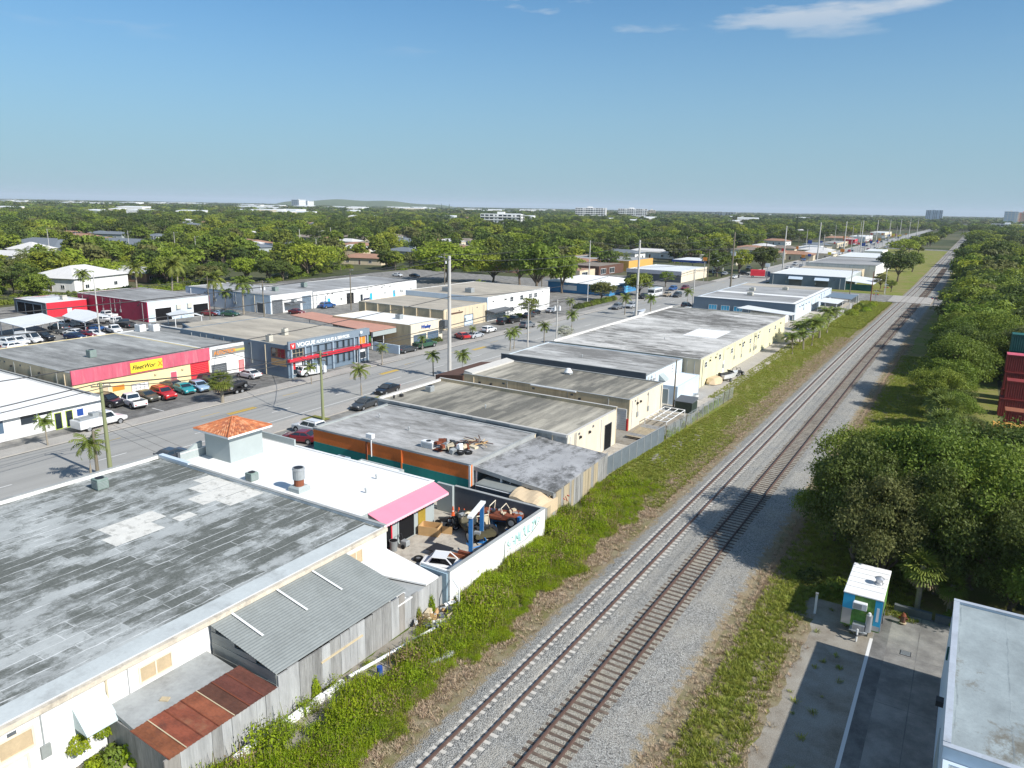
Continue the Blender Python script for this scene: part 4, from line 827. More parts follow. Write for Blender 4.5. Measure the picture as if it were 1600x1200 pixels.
# S: red-banded garage with yellow wall, and its white end bay
Sb = bld('garage', 'yellow garage with a faded red fascia and a streaked grey roof', -130, -103.7, 52.6, 74.5, 4.55, M['yellowwall'], M['roofS'], {'-y': 0.05}, {'-y': M['tanw']})
fa = slabs(Sb, '+x', 52.55, 74.5, 2.95, 4.95, 0.0, 0.25).build('fascia', M['fadedred'], Sb)
sp = slabs(Sb, '+x', 61.0, 66.1, 3.15, 4.65, 0.25, 0.36).build('sign_board', M['signy'], Sb)
letters(sp, 'FleetWor', (-103.32, 61.2, 3.6), 0.92, M['signk'], 0.02, 0.3, bold=0.008); letters(sp, 'X', (-103.32, 65.3, 3.55), 1.05, M['signo'], 0.02, 0.1, bold=0.03)
rollup(Sb, '+x', 71.1, 74.2, 2.85, M['redbright']); o = window(Sb, '+x', 61.1, 63.7, 0.1, 1.35, 4, 2, M['signw'], M['signg'])
door(Sb, '+x', 56.6, 57.6, 2.1, M['tanw']); door(Sb, '+x', 67.5, 68.5, 2.1, M['fadedred']); slabs(Sb, '+x', 58.2, 60.0, 0.9, 1.7, -0.02, 0.03).build('poster', M['signo'], Sb)
for a in (64.8, 69.4): slabs(Sb, '+x', a, a+0.3, 2.1, 2.35, 0.0, 0.18).build('wall_lamp', M['tanw'], Sb)
S2 = bld('garage', 'white end garage with an orange lettered sign beside the yellow one', -130, -103.7, 74.55, 83.6, 4.55, M['white'], M['roofS'], {'+y': 0.3, '+x': 0.3}, {'+y': M['bluegrey']}, edge=M['trim'])
sp = slabs(S2, '+x', 75.1, 82.4, 3.3, 4.45, 0.0, 0.12).build('sign_board', M['signg'], S2)
slabs(S2, '+x', 79.3, 82.3, 3.62, 4.0, 0.12, 0.14).build('sign_band', flat('sign_olive', (0.52, 0.47, 0.12), 0.5), sp); letters(sp, 'AUTOTECK', (-103.56, 75.35, 3.55), 0.85, M['signo'], 0.02, 0.05, bold=0.02, sx=0.95)
rollup(S2, '+x', 74.9, 77.6, 1.85, M['dkgrey']); door(S2, '+x', 80.2, 81.1, 1.9, paint('pink_door', (0.62, 0.25, 0.25), 0.6, 0.1, 1.0), M['signr'])
slabs(S2, '+x', 74.8, 77.8, 3.0, 3.08, 0.0, 0.1).build('lintel', M['signg'], S2)
t_ = ac_unit((-112.5, 60.5, 4.55), (1.1, 1.0, 1.15), M['acgreen'], 'dark condenser standing on the streaked roof behind the yellow sign')
for i, (x, y) in enumerate(((-128.5, 78.5), (-127.0, 80.2))): ac_unit((x, y, 4.55), (1.6, 1.2, 1.3), M['acwhite'], ('white boxy unit at the back of the streaked roof nearest the cars', 'smaller white unit at the back of the streaked roof')[i])

# T: two-storey blue-grey dealership
Tb = bld('car_dealership', 'blue grey two storey car dealership with a red band and white letters', -121, -93.0, 81.4, 100.4, 5.35, M['bluegrey'], M['roofT'], {'+x': 0.65}, {'+x': M['bluegrey']})
MB().prism([(-127,86),(-121,83.6),(-121,100.2),(-127,100.2)], 0, 5.2, 0).build('rear_wing', M['bluegrey'], Tb); MB().prism([(-126.8,86.2),(-121.2,84),(-121.2,100),(-126.8,100)], 5.2, 5.24).build('rear_roof', M['roofT'], Tb)
slabs(Tb, '+x', 81.3, 100.5, 2.6, 3.15, 0.0, 0.55).build('red_band', M['redbright'], Tb)
slabs(Tb, '+x', 81.35, 100.45, 4.75, 5.98, 0.05, 0.35).build('fascia', paint('fascia_blue_grey', (0.20, 0.25, 0.30), 0.6, 0.06, 0.5), Tb)
for a in (81.9, 84.9, 86.4, 91.2, 96.4, 97.6, 99.9): slabs(Tb, '+x', a-0.13, a+0.13, 0.0, 4.75, 0.0, 0.42).build('pilaster', paint('pilaster_blue_grey', (0.30, 0.37, 0.43), 0.7, 0.06, 0.5), Tb)
letters(Tb, 'VOGUE', (-92.62, 83.1, 5.0), 0.95, M['signw'], 0.03, bold=0.02, sx=1.25); letters(Tb, 'AUTO SALES & SERVICES', (-92.62, 87.35, 5.03), 0.72, M['signw'], 0.03, bold=0.015, sx=1.0)
slabs(Tb, '+x', 81.7, 82.75, 4.85, 5.75, 0.35, 0.45).build('logo_panel', M['signr'], Tb); letters(Tb, 'V', (-92.54, 81.95, 5.0), 0.8, M['signw'], 0.015, bold=0.02)
slabs(Tb, '+x', 98.0, 98.5, 5.25, 5.7, 0.35, 0.42).build('badge', M['signw'], Tb)
for a in (87.8, 89.6, 92.3, 93.8, 95.1):
    window(Tb, '+x', a, a+0.5, 3.35, 4.6, 1, 1, None, M['bluegrey']); window(Tb, '+x', a, a+0.5, 0.75, 2.3, 1, 1, None, M['bluegrey'])
window(Tb, '+x', 82.4, 84.6, 3.3, 4.6, 3, 2, None, M['tanw']); w_ = window(Tb, '+x', 82.4, 84.6, 0.5, 2.45, 2, 1); slabs(Tb, '+x', 82.9, 84.3, 1.7, 2.4, 0.02, 0.05).build('poster', M['signw'], w_); slabs(Tb, '+x', 82.4, 82.85, 1.3, 2.2, 0.02, 0.05).build('poster', M['signr'], w_)
window(Tb, '+x', 97.8, 99.6, 3.3, 4.6, 2, 1, M['signo']); w_ = window(Tb, '+x', 97.8, 99.6, 0.6, 2.45, 1, 1); slabs(Tb, '+x', 98.1, 99.4, 1.8, 2.4, 0.02, 0.05).build('poster', M['signw'], w_)
door(Tb, '+x', 85.1, 86.1, 2.3, M['glass']); door(Tb, '+x', 96.6, 97.4, 2.3, M['glass'])
window(Tb, '-y', -96.8, -93.6, 3.3, 4.7, 3, 2, None, M['brownwall']); slabs(Tb, '-y', -96.9, -93.4, 1.9, 3.0, 0.0, 0.08).build('poster', M['plywood'], Tb)
for i, (x, y) in enumerate(((-98.6, 82.6), (-101.5, 88.5))): ac_unit((x, y, 5.35), (0.9, 0.8, 1.2), M['accream'], ('cream unit at the front corner of the dealership roof', 'taller unit in the middle of the dealership roof')[i])
MB().box(-98.6, -92.0, 107.8, 108.05, 0, 1.7).build('courtyard_wall', M['paleblue']); tag(bpy.data.objects['courtyard_wall'], 'pale blue courtyard wall between the dealership and the beige shop', 'wall')

# Y: beige shop and its salmon canopy
Yb = bld('shop', 'beige shop with blue shutters and a white roof', -117, -95.5, 115.4, 126.2, 4.3, M['cream'], M['roofW'], {'+x': 0.12}, {'-y': M['tanw']})
rollup(Yb, '+x', 116.4, 120.5, 2.0, M['glassb'], z0=0.4); rollup(Yb, '+x', 121.2, 124.7, 2.1, M['glassb'], z0=0.5)
letters(Yb, 'Wesley', (-95.44, 118.9, 3.15), 1.05, M['signb'], 0.04, 0.2, bold=0.03); slabs(Yb, '+x', 118.3, 121.6, 2.65, 2.75, 0.0, 0.1).build('ledge', M['tanw'], Yb)
slabs(Yb, '+x', 115.4, 116.2, 0, 4.3, 0.0, 0.25).build('pier', M['cream'], Yb); slabs(Yb, '+x', 125.0, 126.2, 2.5, 4.3, 0.3, 1.6).build('corner_sign', M['dkgrey'], Yb)
ac_unit((-103, 121, 4.3), (1.3, 1.1, 1.0), M['steel'], 'grey unit on the white roof of the beige shop')
yc = thing('canopy', 'salmon roofed canopy open at the side beside the beige shop', 'canopy', (-112, 112.5, 0))
MB().prism([(-126,111.6),(-99,107.6),(-99,115.2),(-126,118)], [4.0,3.6,3.6,4.0], [4.12,3.72,3.72,4.12]).build('roof', M['roofpink'], yc); MB().box(-99.1, -98.9, 108.2, 115.2, 2.6, 3.5).build('fascia', M['greyw'], yc)
for p in ((-99.4,108.4),(-99.4,111.8),(-110,110),(-120,111.5)): MB().cyl(p, 0.09, 0, 3.7, 6).build('post', M['trim'], yc)
MB().box(-104, -99.5, 107.9, 108.1, 1.6, 2.7).build('banner', M['mgreen'], yc)
# Z: long beige block and white two-storey end
Zb = bld('showroom', 'long sand coloured block with a flat beige roof', -128, -101.9, 135.2, 153, 4.6, M['sand'], M['roofT'], {'+x': 0.25, '-y': 0.06}, {'-y': M['tanw']})
for a in range(-126, -102, 4): slabs(Zb, '-y', a, a+0.3, 0, 4.6, 0, 0.2).build('pilaster', M['sand'], Zb)
opening(Zb, 'doorway', '+x', 143.4, 146.9, 0.1, 2.6, M['paleblue'], M['dkgrey'], 1, 1, 0.15, 'door_leaf'); slabs(Zb, '+x', 137, 142.6, 3.5, 3.75, 0, 0.2).build('sign_ledge', M['brownwall'], Zb)
Z2 = bld('office_block', 'white two storey block with small dark windows at the corner', -128, -101.8, 153.1, 185, 5.9, M['white'], M['roofT'], {'+x': 0.15}, {'-y': M['paleblue']})
for a in (163.8, 168.8, 173.4, 176.2): window(Z2, '+x', a, a+1.5, 4.0, 5.1, 2, 2)
for a in (163.8, 170.5): window(Z2, '+x', a, a+1.5, 1.4, 2.5, 2, 2)
for a in (158.5, 178.8): rollup(Z2, '+x', a, a+3, 4.2, M['trim'])
MB().prism([(-101.7,152.2),(-99.0,152.2),(-99.0,161.5),(-101.7,161.5)], [2.5,2.3,2.3,2.5], [2.95,2.6,2.6,2.95]).build('entrance_canopy', M['dkgrey'], Z2)
for i, (x, y) in enumerate(((-112, 160), (-118, 158))): ac_unit((x, y, 5.9), (2.0, 1.5, 1.2), M['steel'], ('grey rooftop unit on the two storey white block, near one', 'grey rooftop unit on the two storey white block, rear one')[i])

# V, W and the car lot
Vb = bld('warehouse', 'long red metal warehouse with a pale blue open front', -193, -163.6, 102, 119, 4.7, M['redw'], M['roofD'], None, {'+x': M['paleblue']}, edge=M['trim'])
for a in (104.0, 114.2): opening(Vb, 'doorway', '+x', a, a+4.2, 0.02, 3.0, M['darkhole'], M['trim'], 1, 1, 0.2, 'opening')
for a in (109.5, 112.5): slabs(Vb, '+x', a, a+1.2, 2.4, 3.5, 0.0, 0.5).build('wall_unit', M['accream'], Vb)
Wb = bld('workshop', 'small bright red workshop with dark open side', -203, -188, 91.6, 101.4, 3.5, M['redbright'], M['roofP'], None, {'-y': M['dkgrey'], '+x': M['redbright']}, edge=M['trim'])
opening(Wb, 'doorway', '-y', -201.5, -190, 0.05, 2.9, M['darkhole'], M['bluegrey'], 3, 1, 0.2, 'opening'); slabs(Wb, '+x', 96.5, 97.6, 0.0, 1.9, 0, 0.1).build('door', M['paleblue'], Wb); ac_unit((-192, 98, 3.5), (1.4, 1.1, 1.1), M['accream'], 'cream unit on the small red workshop roof')
def carport(label, pts, posts, gable=False):
    c = thing('carport', label, 'carport', (sum(p[0] for p in pts)/4, sum(p[1] for p in pts)/4, 0))
    if not gable: MB().prism([p[:2] for p in pts], [p[2]-0.12 for p in pts], [p[2] for p in pts]).build('roof', M['roofP'], c)
    else:
        a, b_, d, e = [Vector(p) for p in pts]; m1, m2 = (a+b_)/2+Vector((0,0,0.9)), (e+d)/2+Vector((0,0,0.9)); th = Vector((0,0,0.1))
        q = MB(); q.poly([a,m1,m2,e]); q.poly([m1,b_,d,m2]); q.poly([e-th,m2-th,m1-th,a-th]); q.poly([m2-th,d-th,b_-th,m1-th]); q.poly([a-th,m1-th,m1,a]); q.poly([m1-th,b_-th,b_,m1]); q.build('roof', M['roofP'], c)
    for p in posts: MB().cyl(p[:2], 0.09, 0, p[2], 6).build('post', M['trim'], c)
carport('flat white carport on posts over the parked cars', [(-172,73.5,3.1),(-158.6,72.6,3.0),(-162.8,82,3.0),(-175.5,84.5,3.1)], [(-171,74,2.98),(-164.5,73.4,2.95),(-159.2,73.2,2.9),(-163,81.4,2.9),(-168.5,82.5,2.95),(-174.5,83.8,2.98)])
carport('white gabled carport against the red warehouse', [(-158.8,84.5,2.6),(-159.6,92,2.6),(-176,95,2.6),(-171,86.5,2.6)], [(-159.2,85,2.55),(-159.8,91.6,2.55),(-171,87,2.55),(-175.4,94.4,2.55),(-165,86,2.55),(-168,93,2.55)], True)
carport('low white canopy at the blue front of the red warehouse', [(-152,101,2.4),(-149,106.5,2.4),(-155,108.5,2.4),(-158,103,2.4)], [(-152,101.3,2.3),(-149.4,106.2,2.3),(-157.6,103.2,2.3)], True)
# X: grey and white rear row
Xb = bld('warehouse', 'pale grey warehouse with roller doors behind two palms', -187, -152.3, 128.6, 143, 4.7, M['white'], M['roofD'], {'-y': 0.1}, {'-y': M['paleblue']})
rollup(Xb, '+x', 129.2, 132.4, 3.4, M['dkgrey']); rollup(Xb, '+x', 139.4, 142.3, 3.6, M['bluegrey']); opening(Xb, 'doorway', '-y', -157.5, -154.5, 0.02, 2.6, M['dkgrey'], M['trim'], 1, 1, 0.12, 'door_leaf')
MB().prism([(-152.3,133),(-150,133),(-150,138.5),(-152.3,138.5)], [2.4,2.2,2.2,2.4], [2.6,2.35,2.35,2.6]).build('awning', M['dkgrey'], Xb); ac_unit((-150.9, 135.2, 2.55), (1.1, 1.0, 0.8), M['steel'], 'small grey unit on the awning of the pale grey warehouse')
X2 = bld('warehouse', 'long white warehouse row with blue doors at the back', -174, -152.2, 143.2, 187.5, 4.4, M['white'], M['roofD'])
for a, w_, z, mt in ((144, 2.6, 3, M['trim']), (148.4, 1.0, 2.2, M['cyan']), (156, 2.6, 2.9, M['darkhole']), (161.5, 1.0, 2.2, M['glass']), (165.5, 1.1, 2.2, M['cyan']), (169, 2.6, 2.9, M['trim']), (176, 1.1, 2.2, M['cyan']), (179.5, 4.5, 3.8, M['trim'])):
    (rollup if w_ > 2 else door)(X2, '+x', a, a+w_, z, mt)
for i, (x, y) in enumerate(((-160, 137), (-163, 150))): ac_unit((x, y, 4.6), (1.4, 1.2, 1.2), M['acgreen'], ('dark unit on the pale grey warehouse roof', 'dark unit on the long white warehouse roof')[i])

# AA: the shops past the junction
AA = bld('shop', 'bright blue shop with white hipped roof beyond the big tree', -124, -101, 224, 249, 3.5, M['blueshop'], M['roofW'], None, None)
q = MB(); zz = 3.55; x0, x1, y0, y1 = -125, -99.5, 223, 250; q.poly([(x0,y0,zz),(x1,y0,zz),(x1-8,(y0+y1)/2,5.3),(x0+8,(y0+y1)/2,5.3)]); q.poly([(x1,y0,zz),(x1,y1,zz),(x1-8,(y0+y1)/2,5.3)]); q.poly([(x1,y1,zz),(x0,y1,zz),(x0+8,(y0+y1)/2,5.3),(x1-8,(y0+y1)/2,5.3)]); q.poly([(x0,y1,zz),(x0,y0,zz),(x0+8,(y0+y1)/2,5.3)])
q.build('roof', M['roofW'], AA)
for a in (226, 232): window(AA, '+x', a, a+2.5, 1.0, 2.5, 2, 1)
window(AA, '-y', -118, -113, 1.0, 2.5, 4, 1, M['signw']); door(AA, '+x', 238, 239.2, 2.3, M['cyan'])
AB = bld('shop', 'grey shop with a white roof edge on the corner before the petrol station', -121, -98, 285, 318, 4.2, M['greyw'], M['roofP'], {'-y': 0.2, '+x': 0.2}, {'-y': M['dkgrey'], '+x': M['cream']}, edge=M['roofW'])
MB().box(-121.2, -97.8, 284.7, 285.0, 2.9, 4.3).build('fascia', paint('fascia_lilac_grey', (0.45, 0.45, 0.48), 0.7, 0.08, 0.5), AB)
AC = bld('warehouse', 'orange walled shop building with a flat roof beyond the white hipped roof', -172, -136, 322, 352, 4.6, paint('apricot_wall', (0.68, 0.38, 0.10), 0.8, 0.06, 0.5), M['roofD'])
AD = bld('house', 'cream house with a pale hipped roof behind the petrol canopy', -128, -108, 400, 424, 4.5, M['cream'], M['shinglew']); [window(AD, '-y', a, a+2.4, 1.4, 2.8) for a in (-126, -119, -113)]
fg = thing('filling_station', 'blue canopied filling station at the corner of the junction', 'petrol station', (-108, 352, 0))
MB().box(-122, -99, 340, 362, 4.3, 5.3).build('canopy', M['signb'], fg); MB().box(-121.8, -99.2, 340.2, 361.8, 5.3, 5.33).build('canopy_top', M['roofP'], fg)
for p in ((-118,343),(-103,343),(-118,359),(-103,359)): MB().cyl(p, 0.25, 0, 4.3, 8).build('column', M['trim'], fg)
for k in range(3): MB().bbox(-116+6*k, -115.2+6*k, 350, 351.4, 0, 1.7, 0.1).build('pump', M['signw'], fg)
for lab, x0, x1, y0, y1, h, wm, rm in (('sand coloured shop set back behind the parked dark cars', -150, -134, 268, 282, 3.6, M['sand'], M['shinglet']), ('brown walled shed behind the sand coloured shop', -152, -136, 290, 316, 4.0, M['brownwall'], M['shingle']),
     ('long pale building with brown roof beyond the junction', -116, -98, 470, 500, 4, M['cream'], M['shinglet']), ('white strip of shops far along the road', -110, -98, 560, 600, 4, M['white'], M['roofP']), ('tan strip of shops further along the road', -110, -98, 660, 720, 4, M['sand'], M['roofD']),
     ('white showroom far along the near side of the road', -64, -53, 545, 580, 4, M['white'], M['roofP']), ('red fronted restaurant along the road', -108, -98, 760, 780, 4.5, M['redbright'], M['roofP']),
     ('white mall on the far side past the red restaurant', -114, -99, 840, 900, 5, M['white'], M['roofP']),('cream plaza a long way up the road', -116, -99, 1020, 1100, 5.5, M['cream'], M['roofP']),):
    s_ = bld('store', lab, x0, x1, y0, y1, h, wm, rm); k = int((y1-y0)/9)
    for i in range(k): window(s_, '+x', y0+2+i*9, y0+7+i*9, 0.6, 2.8, 3, 1, fw=0.12)
rs2 = random.Random(61)
for i in range(34):
    y = 300+i*20+rs2.uniform(-6, 6); x = rs2.choice((-92.8, -93.6, -72.0, -70.8)); hh = rs2.uniform(4.5, 9); w_ = rs2.uniform(1.2, 2.6); t_ = thing('shop_sign', 'coloured shop sign on a pole up the road', 'sign', (x, y, 0), 'shop signs up the road')
    MB().cyl((x, y), 0.13, 0, hh, 6).build('pole', M['steel'], t_); MB().box(x-w_/2, x+w_/2, y-0.15, y+0.15, hh, hh+rs2.uniform(1.0, 2.2)).build('board', rs2.choice((M['signr'], M['signw'], M['signw'], M['signy'], M['signb'], M['signo'])), t_)
def fittings(r, side, a0, a1, h, seed, n=3):
    """downpipes, meter boxes, conduits, lamps and vents screwed to a wall"""
    q = random.Random(seed)
    for a in (a0+0.25, a1-0.35): slabs(r, side, a, a+0.1, 0.05, h-0.1, 0.0, 0.1).build('downpipe', q.choice((M['trim'], M['steel'], M['sand'])), r)
    for k in range(n):
        a = q.uniform(a0+1, a1-1.5); z = q.uniform(1.1, 1.7); slabs(r, side, a, a+0.45, z, z+0.65, 0.0, 0.16).build('meter_box', q.choice((M['steel'], M['galv'])), r); slabs(r, side, a+0.18, a+0.24, z+0.65, h-0.05, 0.0, 0.06).build('conduit', M['steel'], r)
        a = q.uniform(a0+1, a1-1.5); slabs(r, side, a, a+0.3, h-0.9, h-0.65, 0.0, 0.22).build('wall_lamp', M['blackm'], r)
        a = q.uniform(a0+1, a1-1.5); slabs(r, side, a, a+0.4, h-0.5, h-0.25, 0.0, 0.03).build('wall_vent', M['dkgrey'], r)
for args in ((A, '+x', 1, 18, 4.0, 1, 2), (I, '+x', 68, 76.5, 4.2, 2, 2), (I, '-y', -60, -36, 4.2, 3, 0), (J, '+x', 87, 98, 4.0, 4, 2), (J, '-y', -60, -38, 4.0, 5, 3), (K, '+x', 99.5, 103, 4.4, 6, 1), (L, '+x', 116, 176, 4.6, 7, 7), (L, '-y', -46, -36, 4.5, 8, 1), (Sb, '-y', -128, -105, 4.4, 9, 3), (S2, '+y', -128, -105, 4.4, 10, 2), (Tb, '-y', -118, -98, 5.2, 11, 4), (Vb, '-y', -191, -165, 4.6, 12, 4), (X2, '+x', 144, 186, 4.3, 13, 6), (Xb, '-y', -185, -158, 4.5, 14, 3), (Z2, '+x', 154, 184, 5.6, 15, 4), (Zb, '+x', 136, 152, 4.4, 16, 2), (Mb, '+x', 206, 260, 3.9, 17, 6), (Pb, '-y', -67, -42, 4.2, 18, 2)): fittings(*args)
# houses among the trees
def house(label, u, v, w, d, rz, wm, rm, h=3.0, group=None, rise=1.7):
    p = G(u, v); hs = thing('house', label, 'house', (p.x, p.y, 0), group, rz); hs['_w'] = (0, 0, 0); hs['b'] = (-w/2, w/2, -d/2, d/2)
    for sd in ('+x', '-x', '+y', '-y'):
        b = MB(); x0, x1, y0, y1 = -w/2, w/2, -d/2, d/2
        {'+x': lambda: b.box(x1-0.2, x1, y0+0.2, y1-0.2, 0, h), '-x': lambda: b.box(x0, x0+0.2, y0+0.2, y1-0.2, 0, h), '+y': lambda: b.box(x0, x1, y1-0.2, y1, 0, h), '-y': lambda: b.box(x0, x1, y0, y0+0.2, 0, h)}[sd]()
        b.build('wall', wm, hs)
    e = 0.7; a, c = w/2+e, d/2+e; k = min(a, c)*0.9
    P = [(-a,-c,h),(a,-c,h),(a,c,h),(-a,c,h)]; r1, r2 = ((-a+k,0,h+rise), (a-k,0,h+rise)) if a >= c else ((0,-c+k,h+rise), (0,c-k,h+rise))
    q = MB()
    if a >= c: q.poly([P[0],P[1],r2,r1]); q.poly([P[1],P[2],r2]); q.poly([P[2],P[3],r1,r2]); q.poly([P[3],P[0],r1])
    else: q.poly([P[0],P[1],r1]); q.poly([P[1],P[2],r2,r1]); q.poly([P[2],P[3],r2]); q.poly([P[3],P[0],r1,r2])
    q.poly([(p_[0],p_[1],h-0.02) for p_ in reversed(P)]); q.build('roof', rm, hs)
    for sd, L_ in (('-y', w), ('+x', d)):
        for f_ in (-0.28, 0.25): window(hs, sd, L_*f_-0.7, L_*f_+0.7, 1.0, 2.1, 2, 1)
    door(hs, '-y', -0.5, 0.5, 2.1, M['brownwall']); return hs
house('white hip roofed hall with a long wing among the palms at left', 125, 450, 18, 22, 0.3, M['white'], M['shinglew'], 4.2, rise=3.2)
house('long white roofed wing with brown walls beside the white hall', 205, 437, 26, 9, 0.15, M['shinglet'], M['shinglew'], 3.2)
house('white square garden pavilion with a pyramid roof', 52, 405, 14, 14, 0.3, M['white'], M['shinglew'], 5, rise=3)
house('low white house to the left of the pavilion', 12, 408, 26, 14, 0.2, M['white'], M['shinglew'], 3.2)
house('broad slate roofed hall at the edge of the woods, right part', 200, 396, 52, 30, 0.2, M['dkgrey'], M['shingleg'], 4.0, rise=4)
house('broad slate roofed hall at the edge of the woods, left part', 75, 396, 44, 28, 0.2, M['dkgrey'], M['shingleg'], 4.0, rise=4)
house('brown clay roofed house at the edge of the field', 572, 412, 22, 14, 0.3, M['sand'], M['shinglet'], 3.2)
house('two level tan house just behind the clay roofed one', 553, 402, 14, 12, 0.3, M['tanw'], M['shinglew'], 5.2)
house('salmon house at the right of the big yellow green tree', 797, 424, 14, 12, 0.1, M['roofpink'], M['shinglet'], 3.2)
house('sand house behind the blue shop', 905, 420, 18, 12, 0.0, M['sand'], M['shinglet'], 3.4)
house('long white house beyond the orange shop', 1020, 402, 30, 14, 0.1, M['white'], M['shinglew'], 3.5)
house('brown roofed house by the junction, far side', 1236, 405, 26, 16, 0.1, M['sand'], M['shinglet'], 3.5)
house('cream house low in the trees beyond the far junction', 1310, 378, 26, 14, 0.1, M['cream'], M['shinglet'], 4)
rh = random.Random(12)
hues = (M['white'], M['sand'], M['cream'], M['greyw']); rfs = (M['shinglew'], M['shinglet'], M['shingle'], M['shingleg'])
for i in range(84):
    u = rh.uniform(20, 1300); v = rh.uniform(340, 404) - (0.0 if u > 500 else 8)
    house('small suburban house half hidden in the distant trees', u, v, rh.uniform(14, 24), rh.uniform(11, 16), rh.uniform(-0.3, 0.5), rh.choice(hues), rh.choice(rfs), 3.6, 'suburban houses among the distant trees')
# towers and blocks far off
def block(label, u, v, w, d, h, wm, floors, bays, rz=0.0, roof=None, glass=None, cat='apartment building', name='apartment_building', group=None):
    p = G(u, v); t = thing(name, label, cat, (p.x, p.y, 0), group, rz); t['_w'] = (0, 0, 0); t['b'] = (-w/2, w/2, -d/2, d/2)
    MB().box(-w/2, w/2, -d/2, d/2, 0, h).build('wall', wm, t); MB().box(-w/2+0.3, w/2-0.3, -d/2+0.3, d/2-0.3, h, h+0.5).build('roof', roof or M['roofP'], t)
    MB().box(-w*0.12, w*0.05, -3, 3, h+0.5, h+3.6).build('stair_tower', wm, t)
    fh = h/floors; bw = w/bays
    for f_ in range(floors):
        for b_ in range(bays):
            if b_ % 4 == 3: slabs(t, '-y', -w/2+b_*bw+bw*0.35, -w/2+b_*bw+bw*0.65, f_*fh+fh*0.3, f_*fh+fh*0.8, -0.1, 0.1).build('window', glass or M['glass'], t)
            else:
                slabs(t, '-y', -w/2+b_*bw+bw*0.12, -w/2+b_*bw+bw*0.88, f_*fh+fh*0.12, f_*fh+fh*0.88, -0.1, 0.1).build('window', glass or M['glass'], t)
        if cat == 'apartment building': slabs(t, '-y', -w/2+0.5, w/2-0.5, f_*fh+fh*0.02, f_*fh+fh*0.34, 0.1, 1.4).build('balcony', wm, t)
        else: slabs(t, '-y', -w/2, w/2, (f_+0.9)*fh, (f_+1.08)*fh, -0.1, 0.5).build('floor_band', wm, t)
        dbay = max(2, int(d/7))
        for b_ in range(dbay): slabs(t, '+x', -d/2+(b_+0.25)*d/dbay, -d/2+(b_+0.75)*d/dbay, f_*fh+fh*0.3, f_*fh+fh*0.8, -0.1, 0.1).build('window', glass or M['glass'], t)
    return t
block('white balconied apartment block, left one of the pair on the horizon', 923, 343, 78, 30, 29, M['white'], 6, 12, 0.35)
block('white balconied apartment block, right one of the pair on the horizon', 988, 342, 84, 30, 29, M['white'], 6, 13, 0.35)
block('cream wing standing right of the white apartment pair', 1018, 341, 22, 26, 26, M['cream'], 6, 3, 0.35)
block('white slab block low in the trees left of the apartment pair', 785, 353, 62, 24, 17, M['white'], 4, 9, 0.3)
block('blue glass office block standing over the end of the road', 1458, 347, 58, 24, 45, M['paleblue'], 9, 10, 0.0, None, M['glassb'], 'office building', 'office_building')
block('pink and white hotel block at the right edge of the horizon', 1577, 354, 32, 40, 40, M['white'], 7, 4, 0.0, None, M['paleblue'], 'hotel', 'hotel')
ph = block('pink hotel wing beside the white block at the right edge', 1598, 354.5, 40, 34, 38, paint('hotel_pink', (0.68, 0.28, 0.22), 0.8, 0.05, 0.05), 7, 4, 0.0, None, M['sand'], 'hotel', 'hotel')
block('pale low office near the hotel at the right edge', 1575, 360, 60, 30, 12, M['white'], 3, 8, 0.0, None, None, 'office building', 'office_building')
block('long pale office with grey windows right of the apartment pair', 1125, 340, 130, 40, 22, M['greyw'], 4, 12, 0.2, None, None, 'office building', 'office_building')
block('white terrace of low offices in the trees along the road', 1362, 343, 70, 22, 13, M['white'], 3, 9, 0.0, None, None, 'office building', 'office_building')
block('second white terrace of low offices in the trees nearer the glass block', 1420, 346, 44, 20, 11, M['white'], 3, 6, 0.0, None, None, 'office building', 'office_building')
block('pale twin hotel blocks seen far off over the trees', 1322, 331, 210, 60, 75, M['cream'], 8, 12, 0.0, None, None, 'hotel', 'hotel')
for i, (u, v, w, h) in enumerate(((467, 325, 60, 45), (482, 325, 40, 38), (680, 325, 50, 40))):
    block(('white silo-like tower on the left of the landfill', 'shorter white tower beside the first on the left of the landfill', 'white tower at the right foot of the landfill')[i], u, v, w, 50, h, M['white'], 5, 4, 0, None, M['greyw'], 'tower', 'industrial_tower')
# far white sheds
for i in range(90):
    u = rh.uniform(-10, 860) if i < 76 else rh.uniform(860, 1300); hv = 309+0.0095*2*u*0.98
    v = 309+(u/1600)*29 + rh.choice((rh.uniform(7, 12), rh.uniform(12, 26)))
    p = G(u, v); w = min(150, rh.uniform(0.012, 0.035)*p.length); t = thing('distant_warehouse', 'long white warehouse among the distant trees', 'warehouse', (p.x, p.y, 0), 'white warehouses near the horizon', rh.uniform(0.2, 0.7)); t['_w'] = (0, 0, 0)
    hh = rh.uniform(10, 17); d = w*rh.uniform(.5, .9); hh *= min(1, p.length/2600); MB().box(-w/2, w/2, -d/2, d/2, 0, hh).build('wall', rh.choice((M['white'], M['white'], M['greyw'], M['cream'])), t); MB().prism([(-w/2,-d/2),(w/2,-d/2),(w/2,d/2),(-w/2,d/2)], hh, [hh+0.3,hh+0.3,hh+2,hh+2]).build('roof', M['roofP'], t)
